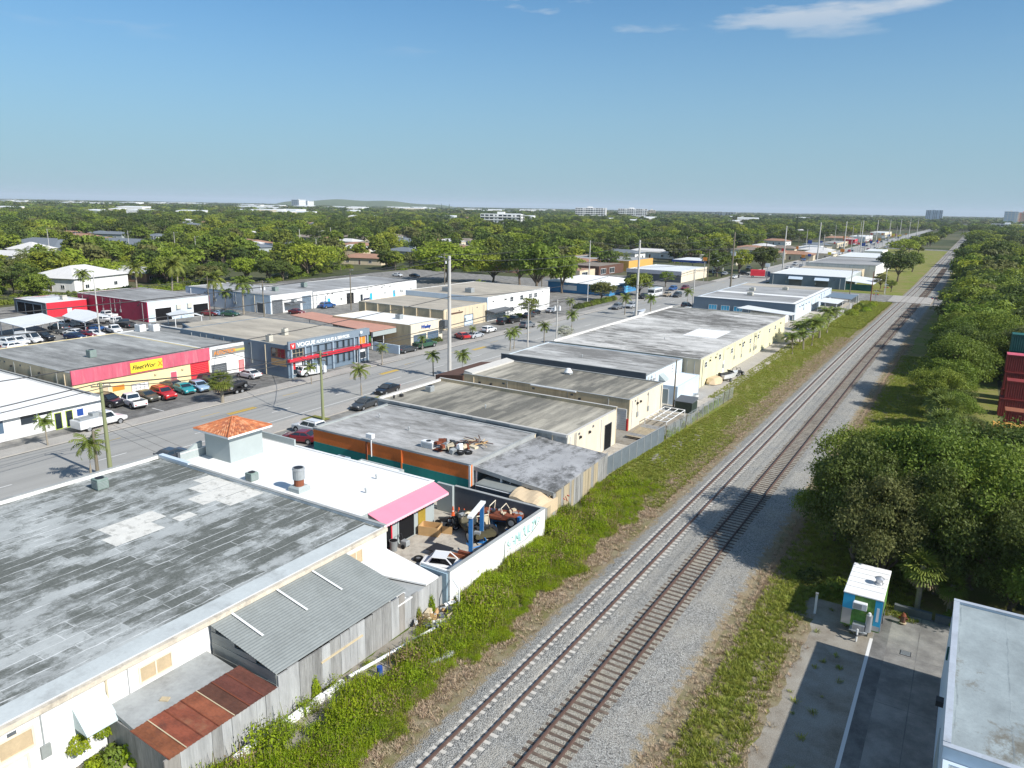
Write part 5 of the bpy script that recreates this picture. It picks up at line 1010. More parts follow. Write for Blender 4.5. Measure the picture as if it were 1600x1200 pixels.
# right foreground: light blue roof
Nb = bld('workshop', 'building with a light blue stained roof at the lower right', 1.7, 16, 33.6, 48.3, 5.5, M['paleblue'], M['roofblue'], {'-x': 0.1, '+y': 0.12, '-y': 0.06}, edge=paint('coping_grey_blue', (0.40, 0.44, 0.49), 0.7, 0.12, 1.0, dirt=(0.28, 0.29, 0.30)))
Nc = bld('annex', 'lower light blue annex in front of the stained roof', 1.75, 16, 22, 33.55, 4.9, M['paleblue'], M['roofblue'])
slabs(Nb, '-x', 40.0, 40.5, 3.4, 3.7, 0.0, 0.35).build('wall_lamp', M['blackm'], Nb); slabs(Nb, '-x', 44.0, 44.3, 3.9, 4.6, 0.0, 0.1).build('junction_box', M['contg'], Nb); slabs(Nb, '-x', 35, 38.5, 0.05, 3.2, 0.0, 0.05).build('roller_door', M['greyw'], Nb)
# ------------------------------------------------------------------ vehicles (built along +x, front at +x)
def sec(x, hw, z0, z1, rnd=0.10):
    return [(x,-hw*0.90,z0),(x,-hw,z0+0.12),(x,-hw,z1-rnd),(x,-hw+rnd*0.9,z1),(x,hw-rnd*0.9,z1),(x,hw,z1-rnd),(x,hw,z0+0.12),(x,hw*0.90,z0)]
PAINT0 = flat('car_paint', (0.5, 0.5, 0.5), 0.3, coat=0.5)
def car_proto(kind):
    r = thing('parked_car', 'car', 'car'); P = {
     'sedan': dict(L=2.35, hw=0.90, secs=[(-2.35,.76,.42,.86),(-2.2,.86,.28,1.0),(-1.3,.90,.24,1.02),(0.95,.90,.24,.98),(1.75,.88,.26,.86),(2.2,.82,.28,.74),(2.35,.7,.36,.62)], cab=(-1.75,-0.95,0.25,1.15), H=1.44, wx=1.38, wr=.33),
     'hatch': dict(L=2.15, hw=0.88, secs=[(-2.1,.76,.42,.9),(-2.0,.85,.28,1.02),(-1.2,.88,.24,1.04),(0.9,.88,.24,1.0),(1.6,.86,.26,.9),(2.0,.8,.28,.78),(2.15,.68,.36,.64)], cab=(-1.98,-1.6,0.2,1.05), H=1.52, wx=1.28, wr=.33),
     'suv': dict(L=2.4, hw=0.95, secs=[(-2.35,.84,.45,1.0),(-2.25,.92,.34,1.14),(-1.3,.95,.30,1.16),(1.0,.95,.30,1.12),(1.85,.92,.32,1.04),(2.3,.86,.34,.92),(2.4,.74,.42,.76)], cab=(-2.2,-1.85,0.3,1.05), H=1.76, wx=1.42, wr=.38),
     'pickup': dict(L=2.8, hw=0.97, secs=[(-2.8,.88,.5,.82),(-2.75,.95,.42,.86),(-0.62,.97,.36,.86),(-0.6,.97,.36,1.16),(1.35,.97,.36,1.14),(2.2,.95,.38,1.06),(2.68,.88,.4,.96),(2.8,.76,.46,.8)], cab=(-0.55,-0.35,0.85,1.45), H=1.84, wx=1.75, wr=.40),
     'van': dict(L=2.75, hw=0.98, secs=[(-2.75,.92,.45,1.2),(-2.7,.97,.36,1.25),(-1.3,.98,.32,1.25),(1.5,.98,.32,1.2),(2.3,.94,.34,1.06),(2.7,.86,.38,.9),(2.75,.8,.44,.8)], cab=(-2.68,-2.6,1.25,2.05), H=2.25, wx=1.7, wr=.37)}[kind]
    b = MB().loft([sec(*q) for q in P['secs']]); o = b.build('body', [PAINT0], r, smooth=False); o['paint'] = 1
    b0, t0, t1, b1 = P['cab']; hw, H = P['hw'], P['H']; zb = P['secs'][2][3]-0.03 if kind != 'pickup' else 1.12
    ti = hw-0.20; bi = hw-0.06
    c = MB(); c.loft([[(b0,-bi,zb),(b0,bi,zb),(b1,bi,zb),(b1,-bi,zb)], [(t0,-ti,H-0.05),(t0,ti,H-0.05),(t1,ti,H-0.05),(t1,-ti,H-0.05)], [(t0+0.12,-ti+0.1,H),(t0+0.12,ti-0.1,H),(t1-0.14,ti-0.1,H),(t1-0.14,-ti+0.1,H)]])
    o = c.build('cabin', [PAINT0], r); o['paint'] = 1
    def lerp(a, b_, f): return tuple(a[i]+(b_[i]-a[i])*f for i in range(3))
    def pane(name, A, B, C_, D_, nrm, f0=0.08, f1=0.88, s0=0.05, s1=0.95):
        l0, l1 = lerp(A, D_, f0), lerp(A, D_, f1); r0, r1 = lerp(B, C_, f0), lerp(B, C_, f1); off = Vector(nrm)*0.012
        pts = [Vector(lerp(l0, r0, s0))+off, Vector(lerp(l0, r0, s1))+off, Vector(lerp(l1, r1, s1))+off, Vector(lerp(l1, r1, s0))+off]
        MB().poly(pts).build(name, M['glass'], r)
    zt = H-0.05
    pane('windscreen', (b1,-bi,zb),(b1,bi,zb),(t1,ti,zt),(t1,-ti,zt), (0.8,0,0.6)); pane('rear_window', (b0,bi,zb),(b0,-bi,zb),(t0,-ti,zt),(t0,ti,zt), (-0.9,0,0.4))
    for s in (1, -1):
        A, B, C_, D_ = (b0,s*bi,zb),(b1,s*bi,zb),(t1,s*ti,zt),(t0,s*ti,zt)
        if s == 1: A, B, C_, D_ = B, A, D_, C_
        if kind == 'van': pane('side_window', A, B, C_, D_, (0,s,0.2), 0.1, 0.8, *( (0.04, 0.3) if s == 1 else (0.7, 0.96)))
        else:
            pane('side_window', A, B, C_, D_, (0,s,0.2), 0.1, 0.86, 0.07, 0.49); pane('side_window', A, B, C_, D_, (0,s,0.2), 0.1, 0.86, 0.53, 0.92)
        for x in (-P['wx'], P['wx']):
            w = MB().wheel((x, s*(hw-0.11), P['wr']), P['wr'], 0.24, 14).build('wheel', M['tyre'], r); MB().wheel((x, s*(hw+0.012), P['wr']), P['wr']*0.62, 0.02, 10).build('rim', M['rim'], w)
            MB().wheel((x, s*(hw-0.10), P['wr']+0.03), P['wr']*1.16, 0.215, 14).build('wheel_arch', M['plastic'], r)
        zl = P['secs'][-2][3]-0.12; MB().box(P['L']-0.16, P['L']-0.04, min(s*0.45, s*0.74), max(s*0.45, s*0.74), zl-0.02, zl+0.12).build('headlight', M['lampw'], r)
        zr = P['secs'][1][3]-0.1; MB().box(-P['L']-0.01, -P['L']+0.1, min(s*0.6, s*0.8), max(s*0.6, s*0.8), zr-0.12, zr+0.04).build('taillight', M['lampr'], r)
        m_ = MB().bbox(b1-0.35, b1-0.22, min(s*hw, s*(hw+0.16)), max(s*hw, s*(hw+0.16)), zb, zb+0.14, 0.03).build('mirror', [PAINT0], r); m_['paint'] = 1
    MB().bbox(P['L']-0.1, P['L']+0.03, -hw*0.78, hw*0.78, P['secs'][-1][2]-0.06, P['secs'][-1][2]+0.1, 0.03).build('bumper', M['plastic'], r); MB().bbox(-P['L']-0.03, -P['L']+0.1, -hw*0.8, hw*0.8, 0.38, 0.54, 0.03).build('bumper', M['plastic'], r)
    MB().box(P['L']-0.02, P['L']+0.035, -0.35, 0.35, P['secs'][-1][2]+0.1, P['secs'][-1][2]+0.22).build('grille', M['blackm'], r)
    if kind == 'pickup':
        o = MB().box(-2.74, -2.66, -0.93, 0.93, 0.84, 1.16).box(-2.66, -0.6, -0.97, -0.88, 0.84, 1.16).box(-2.66, -0.6, 0.88, 0.97, 0.84, 1.16).build('bed_side', [PAINT0], r); o['paint'] = 1
        MB().box(-2.66, -0.6, -0.88, 0.88, 0.86, 0.89).build('bed_floor', M['plastic'], r)
    if kind == 'suv':
        for s in (-1, 1): MB().box(-1.7, 0.1, s*0.62-0.02, s*0.62+0.02, H+0.02, H+0.06).build('roof_rail', M['blackm'], r)
    return proto(r)
CP = {k: car_proto(k) for k in ('sedan', 'hatch', 'suv', 'pickup', 'van')}
def cpaint(name, c, rough=0.28): return flat('paint_'+name, c, rough, coat=0.6)
PC = dict(white=cpaint('white', (0.72, 0.72, 0.71)), black=cpaint('black', (0.012, 0.012, 0.014)), charcoal=cpaint('charcoal', (0.045, 0.05, 0.055)), silver=cpaint('silver', (0.42, 0.44, 0.46)), grey=cpaint('grey', (0.16, 0.17, 0.18)),
          red=cpaint('red', (0.48, 0.02, 0.02)), maroon=cpaint('maroon', (0.17, 0.012, 0.018)), blue=cpaint('blue', (0.03, 0.10, 0.28)), teal=cpaint('teal', (0.02, 0.28, 0.30)), lightblue=cpaint('light_blue', (0.30, 0.42, 0.55)), brown=cpaint('brown', (0.13, 0.07, 0.05)), navy=cpaint('navy', (0.015, 0.025, 0.07)), tan=cpaint('tan', (0.36, 0.29, 0.20)), green=cpaint('green', (0.03, 0.09, 0.05)), olive=cpaint('olive', (0.09, 0.085, 0.06)))
D = math.radians
def place(kind, col, u, v, hd, label, group=None, at=None, name=None):
    p = at if at else G(u, v); c = dup(CP[kind], (p[0], p[1], 0.01), D(hd), label, group, None, PC[col]); c['category'] = 'pickup truck' if kind == 'pickup' else ('van' if kind == 'van' else 'car')
    c.name = name or {'pickup': 'pickup_truck', 'van': 'parked_van'}.get(kind, 'parked_car'); return c
GP = 'cars parked in front of the garages'
# forecourt of the yellow garage (front ends to the wall = heading 180)
place('pickup', 'white', 207, 634, 172, 'white pickup truck backed out from the yellow garage, tail to the road', GP)
place('sedan', 'olive', 229, 625, 0, 'dark olive sedan between the white pickup and the red car', GP)
place('suv', 'red', 256, 622, 355, 'dark red car with a black bonnet in front of the yellow wall', GP)
place('sedan', 'teal', 288, 613, 350, 'teal sedan parked to the right of the red car', GP)
place('hatch', 'lightblue', 312, 610, 350, 'light blue hatchback next to the teal sedan', GP)
place('sedan', 'brown', 272, 608, 0, 'salmon brown car squeezed behind the teal sedan', GP)
place('suv', 'black', 330, 602, 0, 'black car at the red roller door', GP)
place('suv', 'black', 170, 634, 10, 'black car half hidden behind the utility pole at the yellow garage', GP)
place('sedan', 'white', 389, 590, 180, 'white sedan at the pink door of the white end garage', GP)
place('suv', 'white', 487, 586, 75, 'white suv parked along the blue grey dealership')
place('sedan', 'charcoal', 636, 550, 85, 'charcoal sedan beside the croton bushes at the beige shop')
place('pickup', 'green', 664, 543, 85, 'dark green pickup parked before the blue shutters')
place('sedan', 'red', 722, 529, 155, 'bright red sports car by the sand coloured pillar')
place('sedan', 'silver', 743, 528, 90, 'silver grey coupe next to the red sports car')
place('hatch', 'white', 764, 519, 90, 'white hatchback before the hedge of the white block')
place('suv', 'black', 786, 506, 100, 'black suv, nearest of the dark cars at the white two storey block')
place('pickup', 'black', 802, 504, 90, 'black pickup truck parked right of the black suv')
place('sedan', 'black', 836, 491, 95, 'black sedan at the far end of the white two storey block'); place('sedan', 'silver', 862, 488, 90, 'silver sedan past the end of the white two storey block'); place('sedan', 'charcoal', 826, 496, 95, 'charcoal sedan under the small tree at the white block')
# car lot on the left
GL = 'cars in the left lot'
lot = [('suv','white',13,541,20,'white suv with black spare at the very left under the carport edge'),('suv','white',28,539,15,'white suv second from the left before the carport'),('van','white',46,536,15,'white van before the carport posts'),('suv','black',68,532,15,'black suv right of the white van at the carport'),
 ('pickup','white',104,512,200,'white pickup behind the gabled carport'),('suv','white',122,508,200,'white suv deep in the lot by the gabled carport'),('sedan','black',126,517,200,'black sedan in the middle of the left lot'),('sedan','blue',147,517,195,'blue sedan in the middle of the left lot'),
 ('pickup','white',164,505,190,'tall white pickup beside the lamp pole'),('pickup','white',184,507,190,'white pickup near the red wall'),('sedan','white',116,524,195,'white sedan just left of the lamp pole'),('pickup','white',178,520,350,'white crew pickup right of the lamp pole'),('sedan','navy',118,530,15,'navy sedan at the front of the left lot'),
 ('sedan','maroon',136,527,15,'maroon sedan at the front of the left lot'),('sedan','white',147,526,15,'white sedan low at the front edge of the lot'),('pickup','charcoal',196,511,180,'charcoal flatbed pickup at the end of the lot'),('suv','charcoal',92,517,190,'charcoal suv in the shade of the flat carport'),('sedan','grey',104,522,195,'grey sedan behind the flat carport post'),('hatch','white',24,546,100,'white car across the front of the left lot'),
 ('pickup','white',168,497,185,'white truck along the red warehouse wall'),('sedan','maroon',328,493,20,'maroon sedan behind the streaked roof'),('sedan','lightblue',342,493,20,'light blue sedan behind the streaked roof'),('sedan','green',360,494,20,'dark green sedan behind the streaked roof'),('sedan','white',50,503,30,'white sedan at the dark side of the small red workshop'),
 ('sedan','maroon',464,491,5,'crimson sedan at the roller door of the pale grey warehouse'),('suv','blue',512,481,90,'blue suv by the long white warehouse'),('pickup','black',530,474,90,'black pickup under a boat cover by the long white warehouse'),('sedan','navy',570,470,90,'navy sedan along the long white warehouse'),('sedan','charcoal',598,466,90,'charcoal sedan along the long white warehouse'),('suv','black',620,463,90,'black suv near the end of the long white warehouse'),
 ('sedan','white',621,432,0,'white sedan alone in the far lot beyond the long warehouse'),('sedan','black',648,433,0,'black sedan by the big yellow green tree')]
for k, c, u, v, h, l in lot: place(k, c, u, v, h, l, GL if u < 200 else None)
# on the road
for k, c, u, v, h, l in (('suv','grey',824,512,90,'grey suv waiting at the kerb behind the palms'),('suv','grey',964,483,270,'dark grey suv in the turning lane before the tall pole'),('suv','silver',986,481,270,'silver suv right behind the dark grey one'),('suv','black',1005,467,270,'black suv between the shops and the white bus'),
   ('hatch','tan',1042,463,270,'cream car following the white bus'),('suv','blue',1051,454,270,'blue suv passing the white bus'),('suv','maroon',1070,453,270,'dark red suv ahead of the blue suv'),('suv','charcoal',1058,464,270,'charcoal suv right of the cream car'),
   ('sedan','white',1147,435,270,'white sedan waiting at the far junction'),('suv','black',1163,430,0,'black suv turning at the far junction'),('suv','white',1075,489,90,'white suv parked behind the patchy roof'),('sedan','white',1089,486,90,'white sedan parked behind the white suv'),('suv','lightblue',1100,484,90,'light blue suv parked at the banded roof row'),('suv','charcoal',1072,481,90,'charcoal suv parked by the signal pole'),('pickup','silver',1097,470,90,'silver pickup parked at the kerb of the banded roof row'),
   ('sedan','black',605,614,275,'black sedan parked at the front of the cream warehouse'),('sedan','charcoal',570,637,275,'charcoal sedan peeking over the grey roof of the orange shop'),('sedan','navy',728,604,275,'navy sedan under the brown awning'),('suv','white',484,676,180,'white suv at the front corner of the orange wall'),('sedan','maroon',470,690,200,'plum sedan in the shade beside the white parapet'),('sedan','charcoal',262,722,275,'charcoal sedan in front of the grey scalloped parapet'),
   ('van','white',1247,444,180,'white van parked at the dark grey workshop'),('sedan','white',1231,420,90,'white sedan beyond the dark grey workshop'),('suv','black',1290,441,180,'black suv at the second awning of the dark grey workshop')): place(k, c, u, v, h, l)
fr = random.Random(77); farc = ['white', 'silver', 'black', 'red', 'charcoal', 'blue', 'white', 'tan']
for i in range(70):
    y = 330+i*11.5+fr.uniform(0, 7); x = fr.choice((-86.5, -83.5, -80.8, -77.3, -92.5, -95, -70, -71.5, -66)) + fr.uniform(-0.4, 0.4)
    place(fr.choice(('suv', 'sedan', 'sedan', 'van', 'pickup')), fr.choice(farc), 0, 0, 90 if x > -81 else 270, 'small car in the distant traffic and lots along the road', 'cars far up the road', (x, y, 0), 'distant_car')
for p_ in CP.values(): drop(p_)
KIDS.clear()

def wheels(t, pts, r=0.4, w=0.26):
    for p in pts:
        o = MB().wheel(p, r, w, 14).build('wheel', M['tyre'], t); s = 1 if p[1] > 0 else -1; MB().wheel((p[0], p[1]+s*(w/2+0.01), p[2]), r*0.6, 0.02, 10).build('rim', M['rim'], o)
def root(name, label, cat, u, v, hd, at=None):
    p = at if at else G(u, v); t = thing(name, label, cat, (p[0], p[1], 0), None, D(hd)); t['_w'] = (0, 0, 0); return t
# white service truck with utility body
t = root('service_truck', 'white service truck with a utility body behind the utility pole', 'truck', 158, 667, 93)
MB().loft([sec(-0.2,.95,.5,1.25),sec(1.6,.97,.45,1.2),sec(2.6,.93,.45,1.1),sec(3.1,.85,.5,.95)]).build('body', PC['white'], t)
MB().loft([[(-0.1,-.92,1.2),(-0.1,.92,1.2),(1.75,.92,1.2),(1.75,-.92,1.2)],[(0,-.78,2.0),(0,.78,2.0),(1.1,.78,2.0),(1.1,-.78,2.0)]]).build('cab', PC['white'], t)
MB().poly([(1.77,-.82,1.26),(1.77,.82,1.26),(1.14,.72,1.95),(1.14,-.72,1.95)]).build('windscreen', M['glass'], t)
for s in (-1, 1): MB().poly([(0.1,s*.925,1.3),(1.4,s*.925,1.3),(1.0,s*.82,1.9),(0.15,s*.82,1.9)][::s]).build('side_window', M['glass'], t)
MB().bbox(-3.2,-0.25,-1.05,1.05,0.55,1.55,0.04).build('utility_body', PC['white'], t)
for s in (-1, 1):
    for a in (-3.0,-2.0,-1.05): MB().box(a,a+0.8,min(s*1.05,s*1.08),max(s*1.05,s*1.08),0.85,1.5).build('locker_door', M['trim'], t)
MB().box(-2.9,-0.5,-0.6,0.6,1.55,1.75).box(-1.2,-0.4,-0.5,0.5,1.75,2.1).build('equipment_rack', M['steel'], t); wheels(t, [(-2.1,-.9,.42),(-2.1,.9,.42),(2.0,-.88,.42),(2.0,.88,.42)], .42)
# black off-roader on a trailer
t = root('flatbed_trailer', 'black flatbed trailer carrying an open off-roader near the kerb', 'trailer', 368, 613, 85)
MB().bbox(-2.6,2.4,-1.05,1.05,0.5,0.62,0.02).build('deck', M['blackm'], t); MB().tube([(2.4,-.7,.55),(3.6,0,.55),(2.4,.7,.55)], .06, 5).build('drawbar', M['blackm'], t); wheels(t, [(-.5,-1.1,.34),(-.5,1.1,.34),(.4,-1.1,.34),(.4,1.1,.34)], .34, .22)
t = root('off_roader', 'open black off-road buggy strapped on the trailer', 'buggy', 368, 613, 85, None); t.location.z = 0.62; t['_w'] = (0, 0, 0)
MB().loft([sec(-1.7,.7,.4,.9),sec(-.2,.8,.35,.85),(sec(1.0,.78,.35,1.0)),sec(1.75,.65,.45,.9)]).build('body', M['blackm'], t)
for s in (-1, 1): MB().tube([(-1.5,s*.7,.85),(-1.3,s*.65,1.7),(0.3,s*.62,1.72),(.9,s*.7,1.0)], .04, 5).build('roll_bar', M['plastic'], t)
MB().box(-1.3,.3,-.62,.62,1.7,1.76).build('roof_panel', M['plastic'], t); wheels(t, [(-1.2,-.85,.4),(-1.2,.85,.4),(1.2,-.85,.4),(1.2,.85,.4)])
# white bus
t = root('shuttle_bus', 'white shuttle bus on the road with dark side windows', 'bus', 1022, 464, 270)
MB().bbox(-4.2,3.0,-1.2,1.2,.5,3.0,.12).build('body', PC['white'], t); MB().loft([sec(2.9,1.0,.5,1.6),sec(3.9,.95,.5,1.45),sec(4.2,.85,.6,1.2)]).build('bonnet', PC['white'], t); MB().poly([(3.03,-1.0,1.6),(3.03,1.0,1.6),(3.01,1.0,2.5),(3.01,-1.0,2.5)]).build('windscreen', M['glass'], t)
for s in (-1, 1):
    for k in range(5): MB().box(-3.8+1.3*k,-2.75+1.3*k,min(s*1.2,s*1.22),max(s*1.2,s*1.22),1.6,2.5).build('window', M['glass'], t)
MB().box(-4.22,-4.2,-.5,.5,.7,2.4).build('rear_door', M['glass'], t); wheels(t, [(-2.6,-1.05,.45),(-2.6,1.05,.45),(2.6,-1.05,.45),(2.6,1.05,.45)], .45)
# red lorry far at the junction
t = root('lorry', 'red lorry with a striped load waiting at the far junction', 'truck', 1187, 434, 15); MB().bbox(-4,2,-1.2,1.2,.8,3.4,.1).build('box_body', M['redbright'], t); MB().bbox(2.2,4.2,-1.15,1.15,.6,2.9,.3).build('cab', PC['navy'], t); MB().box(4.18,4.22,-.9,.9,1.7,2.5).build('windscreen', M['glass'], t); wheels(t, [(-3,-1.1,.5),(-3,1.1,.5),(3.2,-1.1,.5),(3.2,1.1,.5)], .5)
# food trailer at the lower right: long axis along y, hitch toward the camera
t = root('food_trailer', 'white roofed food trailer with a cyan and green painted front', 'trailer', 0, 0, 270, (-3.35, 53.3, 0))
zt = 2.85
MB().bbox(-2.9,2.1,-1.2,1.2,.5,zt,.05).build('body', M['mgreen'], t); MB().bbox(-2.94,2.14,-1.24,1.24,zt,zt+.09,.03).build('roof', M['roofW'], t)
for x in (-2.1,-1.3,-.5,.3,1.1): MB().box(x,x+.03,-1.2,1.2,zt+.09,zt+.105).build('roof_seam', M['slab'], t)
MB().box(2.1,2.125,.78,1.2,.9,zt-.03).box(2.1,2.125,-1.2,-.5,1.75,zt-.03).build('mural_panel', M['cyan'], t); MB().box(2.125,2.135,.92,1.08,1.3,2.3).build('mural_streak', M['signw'], t)
MB().box(2.1,2.13,-1.18,-.6,.6,1.75).build('kick_plate', M['alu'], t); MB().box(2.1,2.13,.72,1.19,.6,.95).build('kick_plate', M['alu'], t)
MB().box(1.5,2.1,1.2,1.225,.7,zt-.05).build('mural_panel', M['cyan'], t)
MB().bbox(2.13,2.45,-.55,.32,2.0,2.5,.05).build('air_conditioner', M['acwhite'], t); MB().box(2.45,2.47,-.5,.02,2.05,2.42).build('fan_grille', M['steel'], t)
MB().box(2.13,2.8,-.55,.55,.5,.58).build('hitch_platform', M['steel'], t); MB().bbox(2.2,2.75,-.4,.35,.58,1.05,.03).build('tool_box', M['alu'], t); MB().cyl((2.4,.55),.21,.6,1.8,12).build('gas_cylinder', M['alu'], t); MB().cyl((2.4,.55),.09,1.8,1.95,8).build('gas_valve', M['trim'], t)
MB().tube([(2.8,-.5,.54),(3.3,0,.54),(2.8,.5,.54)],.05,5).build('drawbar', M['plastic'], t); MB().cyl((3.15,0),.06,.05,.95,8).build('jack', M['lampw'], t)
t2 = MB().box(1.9,2.1,1.226,1.28,.6,zt).build('corner_trim', M['alu'], t); wheels(t, [(-.4,-1.15,.36),(-.4,1.15,.36),(-1.2,-1.15,.36),(-1.2,1.15,.36)], .36, .2)
q = MB(); q.cyl((-.2,.7),.28,zt+.1,zt+.22,12); q.cyl((-.2,.7),.2,zt+.22,zt+.55,12,.26); q.cyl((-.2,.7),.33,zt+.55,zt+.68,12,.12); q.build('roof_vent', M['alu'], t)
# boat on a trailer and a small buggy on the concrete pad
t = root('boat_trailer', 'white motorboat on a trailer beside the yellow wall', 'boat', 1137, 594, 70)
MB().loft([[(-2.2,-.8,.6),(-2.2,-.9,1.2),(-2.2,.9,1.2),(-2.2,.8,.6)],[(0,-.75,.5),(0,-.95,1.25),(0,.95,1.25),(0,.75,.5)],[(1.6,-.4,.6),(1.6,-.6,1.35),(1.6,.6,1.35),(1.6,.4,.6)],[(2.6,-.05,1.0),(2.6,-.08,1.45),(2.6,.08,1.45),(2.6,.05,1.0)]]).build('hull', PC['white'], t); MB().box(-2,.8,-.65,.65,1.2,1.27).build('cockpit', M['plastic'], t); MB().bbox(-2.55,-2.2,-.2,.2,.7,1.6,.08).build('outboard_motor', M['blackm'], t); MB().poly([(.8,-.7,1.3),(.8,.7,1.3),(.3,.6,1.75),(.3,-.6,1.75)]).build('windscreen', M['glass'], t); wheels(t, [(-.5,-.95,.3),(-.5,.95,.3)], .3, .18)
t = root('covered_boat', 'tan tarpaulin over a small boat at the corner of the yellow warehouse', 'boat', 1115, 600, 70); MB().loft([[(-1.6,-.3,.2),(-1.6,-.3,.5),(-1.6,.3,.5),(-1.6,.3,.2)],[(-.8,-.9,.1),(-.8,-.6,1.1),(-.8,.6,1.1),(-.8,.9,.1)],[(.8,-.9,.1),(.8,-.5,1.3),(.8,.5,1.3),(.8,.9,.1)],[(2,-.3,.2),(2,-.2,.8),(2,.2,.8),(2,.3,.2)]]).build('cover', M['tarp'], t); MB().box(-1.6,1.8,-.3,.3,0,.2).build('bunk', M['steel'], t)
t = root('buggy', 'small black off-road buggy past the white boat', 'buggy', 1151, 586, 70); MB().loft([sec(-1.0,.5,.35,.7),sec(.2,.55,.3,.65),sec(1.0,.4,.35,.75)]).build('body', M['blackm'], t); MB().tube([(-.8,-.45,.65),(-.6,-.4,1.4),(.2,-.4,1.4),(.6,-.45,.7)],.04,5).tube([(-.8,.45,.65),(-.6,.4,1.4),(.2,.4,1.4),(.6,.45,.7)],.04,5).build('roll_cage', M['plastic'], t); wheels(t, [(-.8,-.65,.34),(-.8,.65,.34),(.8,-.65,.34),(.8,.65,.34)], .34)
t = root('boat_trailer', 'white boat on a trailer at the kerb beneath the tall concrete pole', 'boat', 1000, 495, 85, None); MB().loft([[(-2.6,-.8,.7),(-2.6,-1,1.5),(-2.6,1,1.5),(-2.6,.8,.7)],[(0,-.8,.6),(0,-1.05,1.6),(0,1.05,1.6),(0,.8,.6)],[(2.9,-.05,1.3),(2.9,-.1,1.9),(2.9,.1,1.9),(2.9,.05,1.3)]]).build('hull', PC['white'], t); MB().box(-2.2,.8,-.7,.7,1.5,1.58).build('cockpit', M['plastic'], t); wheels(t, [(-.7,-.95,.35),(-.7,.95,.35)], .35, .2)
t = root('camper_top', 'grey camper body with white trim parked under the rear shed', 'camper', 0, 0, 0, (-34.7, 55.0, 0)); t.rotation_euler = (0, 0, 0)
MB().bbox(-2.2,2.2,-1.1,1.1,.7,2.65,.08).build('body', M['dkgrey'], t); MB().bbox(-2.28,2.28,-1.18,1.18,2.65,2.85,.08).build('roof', M['galv'], t); MB().tube([(-2.2,-1.15,2.62),(2.2,-1.15,2.62)],.07,6).build('awning_roll', M['trim'], t); MB().tube([(2.22,-1.12,.8),(2.22,-1.12,2.6)],.06,6).tube([(2.22,1.12,.8),(2.22,1.12,2.6)],.06,6).build('corner_trim', M['trim'], t); MB().cyl((.6,.5),.07,2.85,3.1,8).build('vent', M['trim'], t); wheels(t, [(-1.2,-1.0,.36),(-1.2,1.0,.36),(1.2,-1,.36),(1.2,1,.36)], .36)
# ------------------------------------------------------------------ poles and wires
def pole(name, label, x, y, h, r, mat, arms=(), rt=None, group=None, cat='utility pole', extra=None):
    t = thing(name, label, cat, (x, y, 0), group); MB().cyl((x, y), r, 0, h, 10, rt or r*0.62).build('shaft', mat, t)
    for (z, L, ang) in arms:
        MB().obox((x, y, z), (L, 0.1, 0.12), ang).build('crossarm', M['polew'], t)
        for s in (-0.45, -0.15, 0.15, 0.45):
            MB().cyl((x+math.cos(ang)*L*s, y+math.sin(ang)*L*s), 0.045, z+0.06, z+0.24, 6).build('insulator', M['steel'], t)
    if extra: extra(t)
    return t
def transformers(n, z, ang=0.0):
    def f(t):
        x, y = t.location.x, t.location.y
        for i in range(n):
            a = ang+i*math.pi*(1 if n == 2 else 2/3); MB().cyl((x+0.5*math.cos(a), y+0.5*math.sin(a)), 0.24, z, z+0.85, 10).build('transformer', M['acwhite'], t); MB().cyl((x+0.5*math.cos(a), y+0.5*math.sin(a)), 0.05, z+0.85, z+1.1, 6).build('bushing', M['trim'], t)
    return f
def lamp_arm(z, L, dx):
    def f(t):
        x, y = t.location.x, t.location.y; MB().tube([(x, y, z-0.6), (x+dx*L*0.5, y, z), (x+dx*L, y, z+0.05)], 0.05, 6).build('arm', M['steel'], t); MB().bbox(x+dx*L-0.3, x+dx*L+0.3, y-0.13, y+0.13, z, z+0.14, 0.04).build('lamp_head', M['steel'], t)
    return f
AX = math.pi/2*0.0
pole('utility_pole', 'thick greenish wooden pole standing before the white roof edge, tall one', -72.6, 39.6, 10.2, 0.24, M['poleg'], [(9.8, 1.8, 0.9)])
pole('utility_pole', 'short grey wooden pole beside the greenish one by the road', -72.6, 38.3, 5.5, 0.19, M['polew'])
pole('utility_pole', 'green wooden pole with three white transformers at the orange shop corner', -70.7, 67.3, 9.4, 0.21, M['poleg'], [(9.0, 2.4, 0.1), (8.2, 1.6, 0.1)], None, None, 'utility pole', transformers(3, 6.6, 0.4))
pole('transmission_pole', 'tall concrete pole nearest the camera, rising above the horizon trees', -71.7, 96.7, 20.2, 0.34, M['polec'], (), 0.24, None, 'transmission pole', lamp_arm(19.9, 1.8, -1))
pole('transmission_pole', 'tall concrete pole by the boat at the kerb, second along the road', -73.1, 179.5, 20.4, 0.34, M['polec'], (), 0.24)
pole('transmission_pole', 'tall dark pole at the cross street junction with signal boxes', -72.0, 262, 21, 0.32, M['polew'], (), 0.24, None, 'transmission pole', lamp_arm(12, 3.0, 1))
pole('transmission_pole', 'tall pole past the junction, next to the banded roofs', -72.5, 345, 22, 0.32, M['polec'], (), 0.22)
for i, y in enumerate((430, 520, 600, 690, 790, 900, 1020, 1150)): pole('transmission_pole', 'tall thin pole in the far row along the road', -73, y, 23, 0.42, M['polec'], (), 0.24, 'tall poles receding along the road')
for i, (x, y, h) in enumerate(((-92, 300, 13), (-92, 395, 13), (-93, 480, 14), (-93, 570, 14), (-93, 680, 14), (-75, 640, 15), (-93, 820, 14))): pole('utility_pole', 'wooden pole along the far kerb up the road', x, y, h, 0.2, M['polew'], [(h-0.5, 2.6, 0.0)], None, 'wooden poles up the far kerb')
